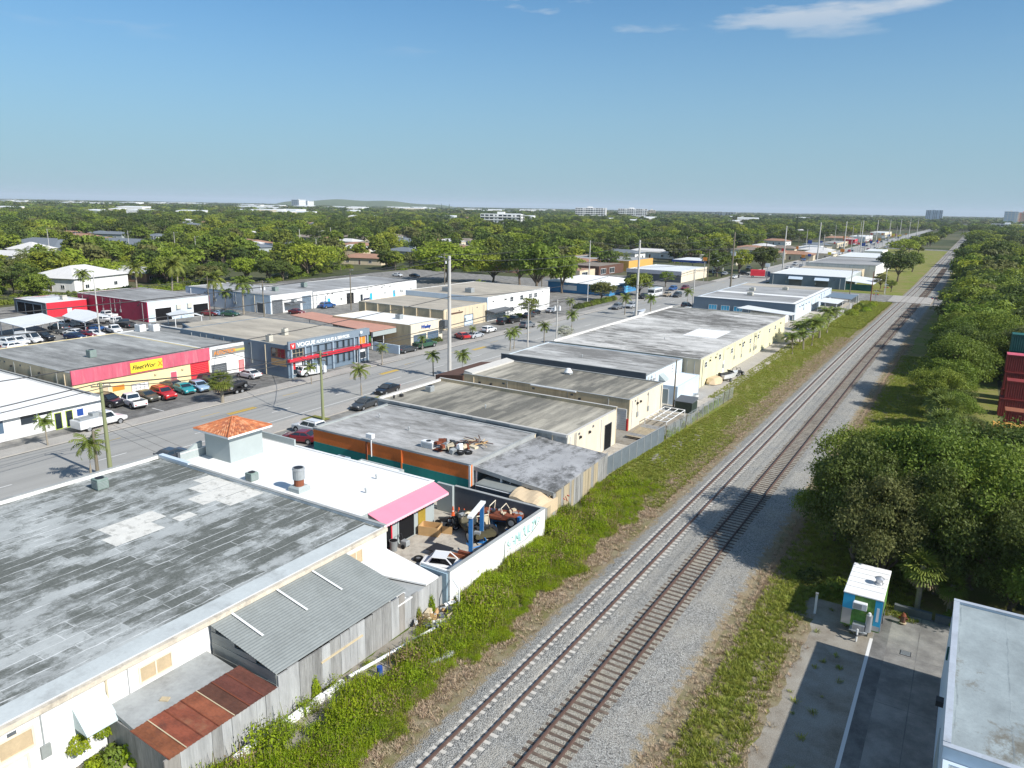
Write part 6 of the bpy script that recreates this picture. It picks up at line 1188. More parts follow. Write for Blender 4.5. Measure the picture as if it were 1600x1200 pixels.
pole('utility_pole', 'slim pale concrete pole in front of the dark parapet, left of two', -75.0, 127.7, 9.2, 0.16, M['polec'], (), 0.12)
pole('utility_pole', 'slim pale pole with a crossarm right of the twin palms', -72.1, 134.5, 9.6, 0.16, M['polec'], [(9.2, 2.2, 0.3)], 0.12, None, 'utility pole', transformers(2, 7.4, 0.3))
pole('utility_pole', 'pale pole by the parked cars behind the patchy white roof', -70.7, 217.8, 11, 0.18, M['polec'], (), 0.13)
pole('lamp_post', 'slim steel lamp pole rising behind the yellow garage roof', -153, 84.5, 13, 0.17, M['polec'], (), 0.1)
pole('utility_pole', 'thin dark pole at the blue front of the red warehouse', -151.5, 110, 11, 0.13, M['polew'])
pole('utility_pole', 'pole with white transformers between the two tall palms', -147, 122, 9.5, 0.17, M['polew'], [(9.1, 2.2, 0.5)], None, None, 'utility pole', transformers(2, 7.2, 0.2))
pole('utility_pole', 'dark pole by the boat cover at the long white warehouse', -142, 147, 11, 0.15, M['polew'], (), 0.12, None, 'utility pole', lamp_arm(10.8, 0.8, 1))
pole('utility_pole', 'wooden pole left of the big yellow green tree', -148, 197, 13, 0.2, M['polew'], [(12.4, 2.2, 0.3)], None, None, 'utility pole', transformers(1, 9.5))
pole('utility_pole', 'pale wooden pole behind the salmon house', -131, 232, 14.5, 0.2, M['polew'], [(13.8, 2.4, 0.2), (12.8, 2.4, 0.2)], None, None, 'utility pole', transformers(2, 10.5))
pole('utility_pole', 'grey wooden pole between the blue and the orange shop', -127, 262, 16, 0.24, M['polec'], [(15.4, 2.0, 0.2)])
pole('utility_pole', 'white post in front of the bright blue shop', -100, 206, 6, 0.12, M['trim'])
pole('utility_pole', 'dark wooden pole standing in the yard behind the second cream warehouse', -34.3, 100.4, 7.2, 0.14, M['polew'])
pole('utility_pole', 'wooden pole at the level crossing by the signal cabinet', -33.5, 263, 10.5, 0.16, M['polew'], (), None, None, 'utility pole', lamp_arm(10, 1.2, 1)); pole('utility_pole', 'rusty wooden pole leaning by the crossing', -27.5, 266, 10, 0.16, M['rust']); pole('utility_pole', 'pale pole on the grass beyond the crossing', -26.5, 297, 9, 0.14, M['polec'])
fp = random.Random(3)
for i, (u, v, h) in enumerate(((79, 404, 14), (122, 402, 12), (204, 408, 14), (243, 404, 11), (275, 404, 13), (307, 404, 11), (320, 408, 9), (470, 412, 16), (472, 415, 14), (495, 408, 11), (518, 398, 15), (588, 388, 9), (1258, 398, 17), (1303, 385, 18), (1330, 386, 18), (1341, 390, 22), (1285, 400, 14), (1400, 372, 14), (1072, 400, 12))):
    p = G(u, v); pole('street_lamp' if i < 7 else 'utility_pole', ('slim street lamp among the trees at left' if i < 7 else 'pale pole standing among the distant trees'), p.x, p.y, h, 0.16 if i < 7 else 0.22, M['polec'], (), None, 'street lamps at the woods' if i < 7 else 'poles in the distant trees', 'street lamp' if i < 7 else 'utility pole', lamp_arm(h-0.2, 2.4, 1) if i < 7 else None)
def line(label, pts, sag, r=0.042, n=10):
    """one span after another of a sagging cable set"""
    t = thing('power_line', label, 'power line', pts[0][0])
    for k in range(len(pts[0])):
        path = []
        for a, b_ in zip(pts, pts[1:]):
            A, B_ = Vector(a[k]), Vector(b_[k])
            for i in range(n): f = i/n; q = A.lerp(B_, f); q.z -= sag*4*f*(1-f); path.append(q)
        path.append(Vector(pts[-1][k])); MB().tube(path, r, 4).build('wire', M['wire'], t)
P3 = lambda x, y, z: [(x-1.0, y, z), (x, y, z+0.25), (x+1.0, y, z)]
line('low cables along the near kerb from pole to pole', [P3(-71.5, -40, 8.6), P3(-72.6, 39.6, 9.9), P3(-70.7, 67.3, 9.1), P3(-75.0, 127.7, 9.0), P3(-72.1, 134.5, 9.3), P3(-70.7, 217.8, 10.4), P3(-72, 262, 10.5)], 0.7)
line('high cables between the tall concrete poles', [[(-71.6,-10,19.5),(-71.9,-10,17.5),(-71.6,-10,13.6)], [(-71.5,96.7,19.6),(-71.9,96.7,17.6),(-71.5,96.7,13.7)], [(-72.9,179.5,19.8),(-73.3,179.5,17.8),(-72.9,179.5,13.7)], [(-71.9,262,20.4),(-72.2,262,18),(-71.9,262,14)], [(-72.3,345,21.4),(-72.7,345,19),(-72.3,345,14)], [(-73,430,20.5),(-73,430,18.4),(-73,430,13)], [(-73,520,20.5),(-73,520,18.4),(-73,520,13)]], 1.5, 0.045)
line('cables along the rear of the far lots', [P3(-153, 60, 10), P3(-151.5, 110, 10.4), P3(-147, 122, 9.2), P3(-142, 147, 10), P3(-148, 197, 12.5), P3(-131, 232, 14), P3(-127, 262, 15.4), P3(-92, 300, 12.6), P3(-92, 395, 12.6), P3(-93, 480, 13.5)], 0.9, 0.03)
line('service drops crossing the road to the dealership', [[(-70.7,67.3,8.2),(-70.7,67.3,7.4)], [(-93.2,82.5,4.5),(-103.5,76,4.6)]], 0.8)
line('guy cables from the greenish pole down toward the kerb', [[(-72.6,39.6,7.0),(-72.6,39.6,6.2),(-72.6,39.6,5.4)], [(-73.0,49.5,0.1),(-73.0,48,0.1),(-73.0,46.6,0.1)]], 0.05, 0.014)
t = thing('traffic_signal', 'traffic signal boxes hung by the tall junction pole', 'traffic light', (-72, 262, 0))
for i, (x, y) in enumerate(((-69.5, 262.3), (-75.5, 262.3), (-78.5, 262.3))): MB().bbox(x-0.2, x+0.2, y-0.2, y+0.2, 5.4, 6.5, 0.04).build('signal_head', M['blackm'], t)
MB().tube([(-72,262.3,6.6),(-79,262.3,6.8)], 0.07, 6).tube([(-72,262.3,6.6),(-69,262.3,6.7)], 0.07, 6).build('mast_arm', M['steel'], t)

# ------------------------------------------------------------------ the repair yard
def lift(label, x, y, h, ang, beam=True):
    t = thing('vehicle_lift', label, 'vehicle lift', (x, y, 0), None, ang); t['_w'] = (0, 0, 0)
    for s in (-1, 1):
        MB().box(-0.16, 0.16, s*1.45-0.14, s*1.45+0.14, 0, h).box(-0.35, 0.35, s*1.45-0.3, s*1.45+0.3, 0, 0.05).build('column', M['liftblue'], t); MB().box(0.16, 0.19, s*1.45-0.05, s*1.45+0.05, 0.1, h-0.1).build('cable_cover', M['alu'], t)
        for a in (-0.7, 0.7): MB().tube([(0, s*1.45, 0.75), (a, s*0.5, 0.7)], 0.06, 5).build('swing_arm', M['liftblue'], t)
    if beam: MB().box(-0.22, 0.22, -1.75, 1.75, h, h+0.18).build('top_beam', M['trim'], t)
    return t
lift('blue two post vehicle lift with a white top beam in the yard', -32.3, 47.3, 3.5, 0.28); lift('shorter blue lift behind the wrecks in the yard corner', -32.0, 51.4, 1.9, 1.5, False)
def wreck(name, label, x, y, z, ang, body, seats=True, seed=1, sc=1.0):
    """stripped open-frame vehicle: tub, bonnet, frame tubes, seats, engine lumps and wheels"""
    t = thing(name, label, 'wrecked vehicle', (x, y, z), None, ang); t['_w'] = (0, 0, 0); t.scale = (sc,)*3; r2 = random.Random(seed)
    MB().loft([sec(-1.9,.72,.42,.75,.05),sec(-.6,.8,.36,.72,.05),sec(.3,.8,.36,.72,.05),sec(.6,.76,.38,.98),sec(1.6,.68,.42,.92),sec(1.85,.5,.5,.8)]).build('tub', body, t)
    MB().tube([(-.9,-.7,.75),(-.8,-.65,1.5),(-.8,.65,1.5),(-.9,.7,.75)],.045,5).tube([(.45,-.7,.95),(.2,-.6,1.4),(.2,.6,1.4),(.45,.7,.95)],.04,5).build('frame_tube', M['cream'], t)
    if seats:
        for s in (-.38, .38): MB().bbox(-.75,-.2,s-.24,s+.24,.72,.9,.05).obox((-.78,s,1.1),(.14,.46,.6),0.0).build('seat', M['sand'], t)
    q = MB()
    for i in range(16): q.obox((r2.uniform(-1.8,1.6), r2.uniform(-.6,.6), r2.uniform(.75,1.05)), (r2.uniform(.15,.45), r2.uniform(.1,.4), r2.uniform(.08,.3)), r2.uniform(0,3), 0, r2.randrange(4))
    q.build('loose_scrap', [M['rust'], M['plastic'], M['steel'], M['sand']], t, kind='stuff'); wheels(t, [(-1.25,-.85,.42),(-1.25,.85,.42),(1.25,-.85,.42),(1.25,.85,.42)], .42, .28)
wreck('stripped_off_roader', 'dark olive stripped off-roader with cream seats under the white lift beam', -34.2, 49.7, 0.1, 2.6, paint('dark_olive_body', (0.085, 0.075, 0.04), 0.6, 0.25, 1.5), True, 1, 1.32); wreck('stripped_off_roader', 'rusty brown vehicle shell raised in the far yard corner', -32.6, 51.6, 0.9, 0.2, M['rust'], False, 2, 1.05)
wreck('stripped_off_roader', 'black buggy chassis beside the traffic cones', -35.9, 50.6, 0, 0.9, M['blackm'], False, 3, 0.8)
t = thing('car_shell', 'white car body shell lying by the yard wall', 'car shell', (-32.6, 43.1, 0), None, 0.35); t['_w'] = (0, 0, 0)
MB().loft([sec(-1.7,.75,.25,.6),sec(0,.8,.2,.62),sec(1.5,.7,.25,.55)]).build('body', PC['white'], t); MB().tube([(-1.3,-.7,.6),(-.8,-.6,1.15),(.4,-.6,1.15),(1.0,-.7,.6)],.06,5).tube([(-1.3,.7,.6),(-.8,.6,1.15),(.4,.6,1.15),(1.0,.7,.6)],.06,5).box(-.8,.4,-.6,.6,1.13,1.18).build('roof_frame', PC['white'], t); MB().box(-1.0,.9,-.55,.55,.6,.63).build('cabin_floor', M['darkhole'], t)
MB().box(-35.2, -33.4, 44.2, 45.6, 0.45, 0.53).build('bonnet_panel', M['blackm']); tag(bpy.data.objects['bonnet_panel'], 'black bonnet panel laid flat next to the white shell', 'car part')
t = thing('steel_beam', 'pair of rusty red steel beams lying by the lift', 'beam', (-32.4, 45.4, 0)); MB().obox((-32.6, 45.3, 0.15), (3.6, 0.25, 0.3), 0.25).build('beam', M['rust2'], t); MB().obox((-31.4, 45.6, 0.4), (2.8, 0.3, 0.28), 0.1).build('beam', M['rust'], t)
def tyre_thing(label, x, y, z=0.0, flatlay=True):
    t = thing('tyre', label, 'tyre', (x, y, z)); q = MB(); n = 14
    for i in range(n):
        a, b_ = 2*math.pi*i/n, 2*math.pi*(i+1)/n
        for (r0, z0, r1, z1) in ((.22,.0,.4,.0),(.4,.0,.42,.12),(.42,.12,.4,.24),(.4,.24,.22,.24),(.22,.24,.22,0)):
            q.poly([(x+r0*math.cos(a),y+r0*math.sin(a),z+z0),(x+r0*math.cos(b_),y+r0*math.sin(b_),z+z0),(x+r1*math.cos(b_),y+r1*math.sin(b_),z+z1),(x+r1*math.cos(a),y+r1*math.sin(a),z+z1)][::-1])
    q.build('rubber_ring', M['tyre'], t); MB().cyl((x, y), .21, z+.05, z+.18, 10).build('rim', M['rim'], t)
tyre_thing('loose tyre beside the white car shell', -35.1, 43.1); tyre_thing('loose tyre on the yard floor by the buggy chassis', -36.8, 49.6); tyre_thing('loose tyre with a pale rim on top of the olive off-roader', -33.0, 49.0, 1.35)
t = thing('plywood_box', 'open plywood box on the yard floor by the doorway', 'box', (-37.4, 47.6, 0), None, 0.3); t['_w'] = (0, 0, 0)
for a in ((-.9,-.86,-.6,.6),(.86,.9,-.6,.6),(-.86,.86,-.6,-.56),(-.86,.86,.56,.6)): MB().box(a[0],a[1],a[2],a[3],0,.85).build('side_panel', M['plywood'], t)
MB().box(-.86,.86,-.56,.56,.02,.06).build('bottom', M['plywood'], t); MB().box(.95,1.9,.3,.35,0,.7).build('loose_panel', M['plywood'], t)
t = thing('rubbish_bin', 'grey plastic rubbish bin by the white wall in the yard', 'bin', (-37.9, 43.3, 0)); MB().cyl((-37.9,43.3),.3,0,.85,14,.36).build('drum', M['binc'], t); MB().cyl((-37.9,43.3),.38,.85,.9,14).build('rim', M['binc'], t); MB().cyl((-37.9,43.3),.33,.9,.91,12).build('opening', M['darkhole'], t)
for i, (x, y) in enumerate(((-38.1, 51.9), (-37.5, 52.0), (-36.9, 52.0))):
    t = thing('traffic_cone', ('orange cone nearest the gate pillar', 'orange cone in the middle of the row of three', 'orange cone nearest the buggy chassis')[i], 'traffic cone', (x, y, 0), 'traffic cones at the grey wall'); MB().box(x-.2,x+.2,y-.2,y+.2,0,.05).build('base', M['conec'], t); MB().cyl((x,y),.17,.05,.9,10,.04).build('cone', M['conec'], t); MB().cyl((x,y),.115,.42,.62,10,.08).build('band', M['signw'], t)
t = thing('hand_truck', 'pressure washer cart standing before the dark doorway', 'cart', (-37.4, 44.2, 0)); MB().bbox(-37.7,-37.1,43.95,44.45,.25,.7,.05).build('engine', M['olive'] if 'olive' in M else M['steel'], t); MB().tube([(-37.7,44.0,.3),(-38.0,44.0,1.1),(-38.0,44.4,1.1),(-37.7,44.4,.3)],.03,5).build('handle', M['blackm'], t); [MB().wheel((-37.4,yy,.2),.2,.08,10).build('wheel', M['tyre'], t) for yy in (43.9,44.5)]
t = thing('motorcycle', 'dark motorcycle by the grey pier of the workshop', 'motorcycle', (-37.3, 49.6, 0), None, 0.6); t['_w'] = (0,0,0); [MB().wheel((xx,0,.3),.3,.12,12).build('wheel', M['tyre'], t) for xx in (-.65,.65)]; MB().loft([sec(-.5,.12,.45,.75,.03),sec(.1,.16,.4,.85,.03),sec(.5,.1,.5,.9,.03)]).build('body', M['blackm'], t); MB().tube([(.55,-.35,1.0),(.45,0,.95),(.55,.35,1.0)],.025,5).build('handlebar', M['alu'], t); MB().bbox(-.6,0,-.14,.14,.75,.85,.04).build('seat', M['plastic'], t)
# tarp over a boat between the sheds
q = MB(); P_ = [[(-32.0,52.95,2.6),(-29.4,53.1,1.9)],[(-32.1,54.3,2.95),(-30.6,54.5,2.9),(-29.5,54.6,2.2)],[(-31.6,55.5,3.35),(-30.3,55.8,3.15),(-29.7,55.6,2.5)]]
gx = MB(); n_ = 9; pts = {}
for i in range(n_):
    for j in range(n_):
        f, h_ = i/(n_-1), j/(n_-1); x = -32.6+3.2*f; y = 52.85+3.3*h_; z = 2.15+0.95*math.sin(math.pi*min(1,0.25+0.6*h_))*(1-0.55*f**3)+0.10*math.sin(9*f+4*h_); pts[i,j] = (x,y,z)
for i in range(n_-1):
    for j in range(n_-1): gx.poly([pts[i,j],pts[i+1,j],pts[i+1,j+1],pts[i,j+1]])
for i in range(n_-1): a, b_ = pts[i,0], pts[i+1,0]; gx.poly([(a[0],a[1],1.2),(b_[0],b_[1],1.2),b_,a]); a, b_ = pts[n_-1,i], pts[n_-1,i+1]; gx.poly([(a[0],a[1],1.2),(b_[0],b_[1],1.2),b_,a])
tp = thing('tarpaulin', 'tan tarpaulin draped between the yard wall and the rear shed', 'tarpaulin', (-31, 54.5, 0)); gx.build('sheet', M['tarp'], tp, smooth=True); MB().tube([(-31.2,54.4,0),(-31.2,54.4,2.6)],.06,5).tube([(-29.8,55.2,0),(-29.8,55.2,2.2)],.06,5).build('prop', M['polew'], tp)
# junk on the orange shop's roof
rj = random.Random(8); t = thing('junk_pile', 'heap of seats and scrap on the roof above the orange wall', 'junk pile', (-42.3, 58, 4.1)); jm = [M['plastic'], M['sand'], M['rust'], M['signw'], M['steel'], M['darkhole']]
for i in range(34):
    x, y = rj.gauss(-42.3, 0.9), rj.gauss(57.6, 0.7); MB().obox((x, y, 4.1+rj.uniform(.12,.7)), (rj.uniform(.3,.9), rj.uniform(.2,.7), rj.uniform(.15,.5)), rj.uniform(0,3), rj.uniform(-.4,.4)).build(rj.choice(('scrap_box','car_seat','panel')), rj.choice(jm), t)
tyre_thing('tyre on top of the rooftop junk heap', -40.6, 56.6, 4.25); tyre_thing('second tyre at the edge of the rooftop junk heap', -40.2, 57.3, 4.12)
t = thing('timber_pile', 'scattered yellowish timber battens on the roof by the junk heap', 'timber', (-41.2, 60.5, 4.1))
for i in range(22): MB().obox((-41.2+rj.uniform(-1.5,1.5), 60.6+rj.uniform(-1,1), 4.16+0.03*i*0.5), (rj.uniform(.7,1.8), .09, .06), rj.uniform(0,3.1)).build('batten', rj.choice((M['plywood'], M['tarp'], M['brownwall'])), t)
t = thing('scrap_grate', 'flat rusty grate next to the white rooftop unit', 'scrap', (-43.2, 56.5, 4.1)); [MB().box(-43.7,-42.7,56.1+.18*i,56.2+.18*i,4.12,4.2).build('bar', M['rust'], t) for i in range(5)]
# fence of grey screened panels, then chain link
def fx2(y): return -30.75+0.055*(y-69)
f = thing('screened_fence', 'chain link fence with grey privacy screen behind the cream warehouses', 'fence', (fx2(77), 77, 0)); y = 69.2
while y < 84.6:
    MB().cyl((fx2(y), y), 0.05, 0, 2.15, 6).build('post', M['steel'], f); MB().obox((fx2(y+.97), y+.97, 1.05), (0.03, 1.82, 1.98), -0.055).build('panel', M['fabric'], f); y += 1.95
MB().tube([(fx2(69.2),69.2,2.1),(fx2(84.8),84.8,2.1)], .03, 5).build('top_rail', M['alu'], f)
f = thing('chain_link_fence', 'old chain link fence with leaning posts past the screened one', 'fence', (-30, 96, 0)); y = 85.5
while y < 110:
    x = fx2(y)-0.02*(y-85); MB().tube([(x,y,0),(x+rj.uniform(-.12,.12),y+rj.uniform(-.1,.1),1.9)], .05, 5).build('post', rj.choice((M['steel'], M['polew'])), f)
    q = MB(); x2 = fx2(y+2.2)-0.02*(y-82.8)
    for k in range(12): a = k/12; q.tube([(x+(x2-x)*a,y+2.2*a,.1),(x+(x2-x)*min(1,a+.35),y+2.2*min(1,a+.35),1.8)], .008, 3); q.tube([(x+(x2-x)*a,y+2.2*a,1.8),(x+(x2-x)*min(1,a+.35),y+2.2*min(1,a+.35),.1)], .008, 3)
    q.tube([(x,y,1.8),(x2,y+2.2,1.8)], .02, 4); q.build('mesh_panel', M['steel'], f, kind='stuff'); y += 2.2
f = thing('sheet_fence', 'weathered grey sheet fence leaning along the grass by the steel rack', 'fence', (-31, 90, 0))
for i in range(7): MB().obox((-30.6+.12*i, 86+1.6*i, .55), (.05, 1.5, 1.1), -.06, rj.uniform(-.05,.05)).build('panel', M['galv'], f)
f = thing('wood_fence', 'grey wooden fence behind the coconut palms', 'fence', (-30, 220, 0)); y = 196
while y < 246: MB().box(-30.2+.02*(y-196)*.3, -30.1+.02*(y-196)*.3, y, y+1.9, 0, 1.9+rj.uniform(-.05,.05)).build('panel', rj.choice(bm_), f); y += 2.0
t = thing('pipe_rack', 'white rusty steel rack leaning over the fence behind the second warehouse', 'rack', (-33, 93.8, 0))
for x in (-34.6,-33.6,-32.6,-31.6): MB().tube([(x,90.2,.9),(x,97.4,.9)],.06,5).build('bar', M['trim'], t)
for y in (90.2,92,93.8,95.6,97.4): MB().tube([(-34.6,y,.95),(-31.6,y,.95)],.07,5).build('bar', M['trim'], t)
for p in ((-34.6,90.2),(-31.6,90.2),(-34.6,97.4),(-31.6,97.4)): MB().cyl(p,.06,0,.95,6).build('leg', M['trim'], t)
t = thing('pallet_stack', 'weathered timber deck behind the cream warehouses', 'timber', (-33, 86, 0)); [MB().box(-34.4,-31.4,83.4+.52*i,83.85+.52*i,.3,.36).build('plank', rj.choice((M['board2'], M['board'])), t) for i in range(12)]
t = thing('waste_container', 'dark green black waste container beside the old fence', 'waste container', (-32.4, 100.3, 0)); MB().prism([(-33.7,99.2),(-31.2,99.2),(-31.2,101.6),(-33.7,101.6)], 0, 1.55).build('body', paint('dark_green_bin', (0.03,0.045,0.035),0.7,0.2,1.0), t); MB().prism([(-33.75,99.1),(-31.15,99.1),(-31.15,101.7),(-33.75,101.7)], [1.55,1.55,1.55,1.55], [1.62,1.62,1.95,1.95]).build('lid', M['dkgrey'], t)
t = thing('lidded_drum', 'white drum outside the pale blue annex', 'drum', (-33.2, 107, 0)); MB().cyl((-33.2,107),.4,0,1.0,12).build('drum', M['trim'], t); MB().cyl((-33.2,107),.43,1.0,1.08,12).build('lid', M['alu'], t)
t = thing('signal_cabinet', 'grey railway signal cabinet near the level crossing', 'cabinet', (-31.5, 262, 0)); MB().bbox(-33,-30.6,260.5,262.5,.2,2.6,.1).build('cabinet', M['steel'], t); MB().box(-30.59,-30.55,260.8,261.6,.3,2.4).build('door', M['alu'], t); MB().box(-33.2,-30.4,260.3,262.7,0,.2).build('plinth', M['concrete'], t)
for i, (x, y) in enumerate(((-26.2, 267), (-26.0, 295), (-9.5, 266))):
    t = thing('crossing_signal', ('crossing signal at the near left of the level crossing', 'crossing signal at the far left of the level crossing', 'crossing signal on the right of the tracks')[i], 'crossing signal', (x, y, 0)); MB().cyl((x,y),.08,0,4,8).build('mast', M['alu'], t); MB().obox((x,y-.1,3.5),(1.4,.04,.2),0).build('crossbuck', M['signw'], t); MB().box(x-.7,x+.7,y-.08,y+.08,2.5,2.6).build('lamp_bar', M['blackm'], t); [MB().cyl((x+s*.6,y-.12),.17,2.4,2.7,8).build('lamp', M['lampr'], t) for s in (-1,1)]
# debris along the shed wall in the weeds
t = thing('white_pipe', 'long white pipe lying along the weeds under the board wall', 'pipe', (-27.5, 33.5, 0)); MB().tube([(-28.6,28.4,.35),(-27.2,38.2,.3)], .11, 8).build('tube', M['trim'], t)
t = thing('white_post', 'leaning white post across the long pipe', 'pipe', (-26.8, 37.5, 0)); MB().tube([(-27.6,38.2,.2),(-26.2,36.0,.15)], .07, 6).build('tube', M['trim'], t)
t = thing('concrete_kerb', 'white broken kerb pieces at the foot of the board wall', 'kerb', (-28.4, 24.5, 0)); [MB().obox((-28.75+.03*i, 21.0+1.55*i, .2), (.3, 1.5, .4), rj.uniform(-.05,.05)).build('kerb_block', M['white'], t) for i in range(5)]
t = thing('rubbish_heap', 'heap of broken white and tan rubbish by the blue sheet panel', 'rubbish', (-28.2, 37, 0)); [MB().obox((rj.gauss(-28.3,.5), rj.gauss(36.8,1.1), rj.uniform(.1,.45)), (rj.uniform(.2,.9), rj.uniform(.1,.5), rj.uniform(.05,.3)), rj.uniform(0,3), rj.uniform(-.5,.5)).build('debris', rj.choice((M['trim'], M['sand'], M['board'], M['dkgrey'], M['plywood'])), t) for i in range(34)]
t = thing('concrete_block', 'weathered dark concrete slab lying in the weeds', 'slab', (-24.6, 33.5, 0)); MB().obox((-25.3,33.0,.35),(.7,1.9,.3),-.25).build('slab', M['slab'], t)
t = thing('blue_bin', 'small blue drum lying in the weeds', 'drum', (-27.4, 29.8, 0)); MB().cyl((-27.4,29.8),.18,.1,.7,10).build('drum', M['signb'], t)
t = thing('metal_post', 'white gate post with a bracket standing in the weeds', 'post', (-27.9, 38.6, 0)); MB().cyl((-27.6,38.3),.06,0,1.9,6).build('post', M['trim'], t); MB().tube([(-27.6,38.3,1.9),(-28.6,38.9,2.1)],.05,5).build('bracket', M['trim'], t)
t = thing('marker_post', 'slim white marker post on the grass left of the food trailer', 'post', (-6.4, 52.5, 0)); MB().box(-6.45,-6.3,52.4,52.55,0,1.5).build('post', M['trim'], t); MB().box(-6.47,-6.28,52.38,52.57,1.5,1.6).build('cap', M['alu'], t)
t = thing('fire_hydrant', 'rusty brown hydrant at the head of the driveway', 'hydrant', (-0.9, 54.4, 0)); MB().cyl((-.9,54.4),.17,0,.65,10).build('barrel', M['brownwall'], t); MB().cyl((-.9,54.4),.2,.65,.85,10,.08).build('bonnet', M['rust'], t); MB().cyl((-.9,54.4),.24,.1,.16,10).build('flange', M['tanw'], t); MB().box(-1.2,-.6,54.33,54.47,.4,.52).build('outlet', M['rust'], t)
t = thing('drain_grate', 'dark drain grate on the concrete driveway', 'drain', (-0.4, 50.6, 0)); MB().box(-.72,-.08,50.2,50.8,0,.02).build('frame', M['blackm'], t); [MB().box(-.68,-.12,50.24+.11*i,50.29+.11*i,.02,.035).build('bar', M['steel'], t) for i in range(5)]
for i, y in enumerate((55.9, 55.9)): MB().box((-1.6, 1.0)[i], (0.8, 5.5)[i], y, y+0.35, 0, 0.55).build('low_wall', M['dkgrey']); tag(bpy.data.objects[('low_wall', 'low_wall.001')[i]], ('short low grey wall behind the hydrant', 'longer low grey wall behind the light blue roof')[i], 'wall')
# shipping containers
def container(label, x, y, z, L, mat, along='x', rust=None):
    t = thing('shipping_container', label, 'shipping container', (x, y, z), 'stacked containers in the yard at right'); lx, ly = (L, 2.44) if along == 'x' else (2.44, L); h = 2.6
    MB().box(x+.06, x+lx-.06, y+.06, y+ly-.06, z+.1, z+h-.06).build('inner_body', mat, t)
    n1 = int(lx/.28); n2 = int(ly/.28)
    sheetmetal((x,y+.05,z+.12),(x+lx,y+.05,z+.12),(x+lx,y+.05,z+h-.1),(x,y+.05,z+h-.1), n1, .045).build('side_panel', mat, t); sheetmetal((x+.05,y+ly,z+.12),(x+.05,y,z+.12),(x+.05,y,z+h-.1),(x+.05,y+ly,z+h-.1), n2, .045).build('end_panel', mat, t)
    MB().box(x,x+lx,y,y+ly,z+h-.05,z+h).build('roof_panel', rust or mat, t)
    fr = MB()
    for a in (x, x+lx-.14):
        for b_ in (y, y+ly-.14): fr.box(a-.012, a+.152, b_-.012, b_+.152, z, z+h-.055)
    fr.box(x+.16,x+lx-.16,y-.014,y+.1,z,z+.14); fr.box(x+.16,x+lx-.16,y-.014,y+.1,z+h-.18,z+h-.056); fr.build('frame', mat, t)
    return t
container('ochre container roof nearest the camera at the right edge', 4.6, 107.4, 0, 12.2, M['conty'])
container('rusty topped brown container behind the ochre one', 6.0, 115.0, 0.4, 12.2, M['contr'], 'x', M['rust2'])
for lab, x, y, k, mt, rf in (('red container on the ground in the nearest red stack', 5.6, 124.6, 0, 'contr', None), ('red container on top of the nearest red stack', 6.1, 124.8, 1, 'contr', None), ('red container lowest of the middle stack', 5.9, 131.8, 0, 'contr', None), ('red container in the middle of the middle stack', 6.0, 132.0, 1, 'contr', None), ('red container with a faded pink top under the green one', 5.9, 132.2, 2, 'contr', 'fadedred'),
   ('dark green container on the ground of the rear stack', 6.2, 136.0, 0, 'contg', None), ('green container second in the rear stack', 6.2, 136.0, 1, 'contg', None), ('green container third in the rear stack', 6.3, 136.1, 2, 'contg', None), ('green container on top of the rear stack', 6.3, 136.0, 3, 'contg', None)):
    container(lab, x, y, k*2.61, 12.2, M[mt], 'x', M[rf] if rf else None)
for i in range(7):                                                  # rooftop pipes and small vents on near roofs
    x, y, z, l = ((-43,47,4.05,'small pipe vent on the white roof near the alley'),(-41.5,44,4.05,'small dark vent near the pink awning edge'),(-56,62,4.1,'pipe vent on the orange shop roof'),(-50,60,4.1,'second pipe vent on the orange shop roof'),(-48,72,4.25,'pipe vent in the middle of the streaked roof'),(-52,106,4.55,'pipe vent on the dark-parapet workshop roof'),(-47,130,4.65,'pipe vent on the patchy white roof'))[i]; vent_pipe((x,y,z), .35, .07, l)
t = thing('rooftop_unit', 'small dark junction box on the streaked roof front corner', 'rooftop unit', (-59.8, 70.4, 4.25)); MB().bbox(-60,-59.6,70.2,70.6,4.25,4.6,.04).build('box', M['blackm'], t); MB().cyl((-59.8,70.4),.04,4.6,4.9,6).build('stub', M['steel'], t)
t = thing('radio_mast', 'thin lattice mast on the right of the horizon', 'mast', tuple(G(1377,333))); p = G(1377, 333); t['_w'] = (0,0,0); MB().cyl((0,0),2.0,0,125,4,.5).build('lattice', M['steel'], t); MB().cyl((0,0),.6,125,150,4,.3).build('antenna', M['steel'], t)
# ------------------------------------------------------------------ vegetation
def quads(name, V, mats, mi=None):
    """fast mesh of loose quads, V is (4n, 3)"""
    n = len(V)//4; me = bpy.data.meshes.new(name); me.vertices.add(4*n); me.vertices.foreach_set('co', np.asarray(V, dtype=np.float32).ravel())
    me.loops.add(4*n); me.loops.foreach_set('vertex_index', np.arange(4*n, dtype=np.int32)); me.polygons.add(n); me.polygons.foreach_set('loop_start', np.arange(0, 4*n, 4, dtype=np.int32)); me.polygons.foreach_set('loop_total', np.full(n, 4, dtype=np.int32))
    for m in mats: me.materials.append(m)
    if mi is not None: me.polygons.foreach_set('material_index', np.asarray(mi, dtype=np.int32))
    me.update(calc_edges=True); return me
def leaf_quads(rs, C, Nn, size, aspect=0.6):
    """leaf blades at centres C facing roughly along Nn"""
    n = len(C); Nn = Nn/np.maximum(1e-6, np.linalg.norm(Nn, axis=1, keepdims=True)); t = rs.normal(size=(n, 3)); t -= Nn*(t*Nn).sum(1, keepdims=True); t /= np.maximum(1e-6, np.linalg.norm(t, axis=1, keepdims=True)); b = np.cross(Nn, t)
    s = size*rs.uniform(0.6, 1.35, (n, 1)); a = t*s*0.5; c = b*s*0.5*aspect
    return np.stack([C-a, C-c*0.9+a*0.1, C+a, C+c*0.9+a*0.1], 1).reshape(-1, 3)
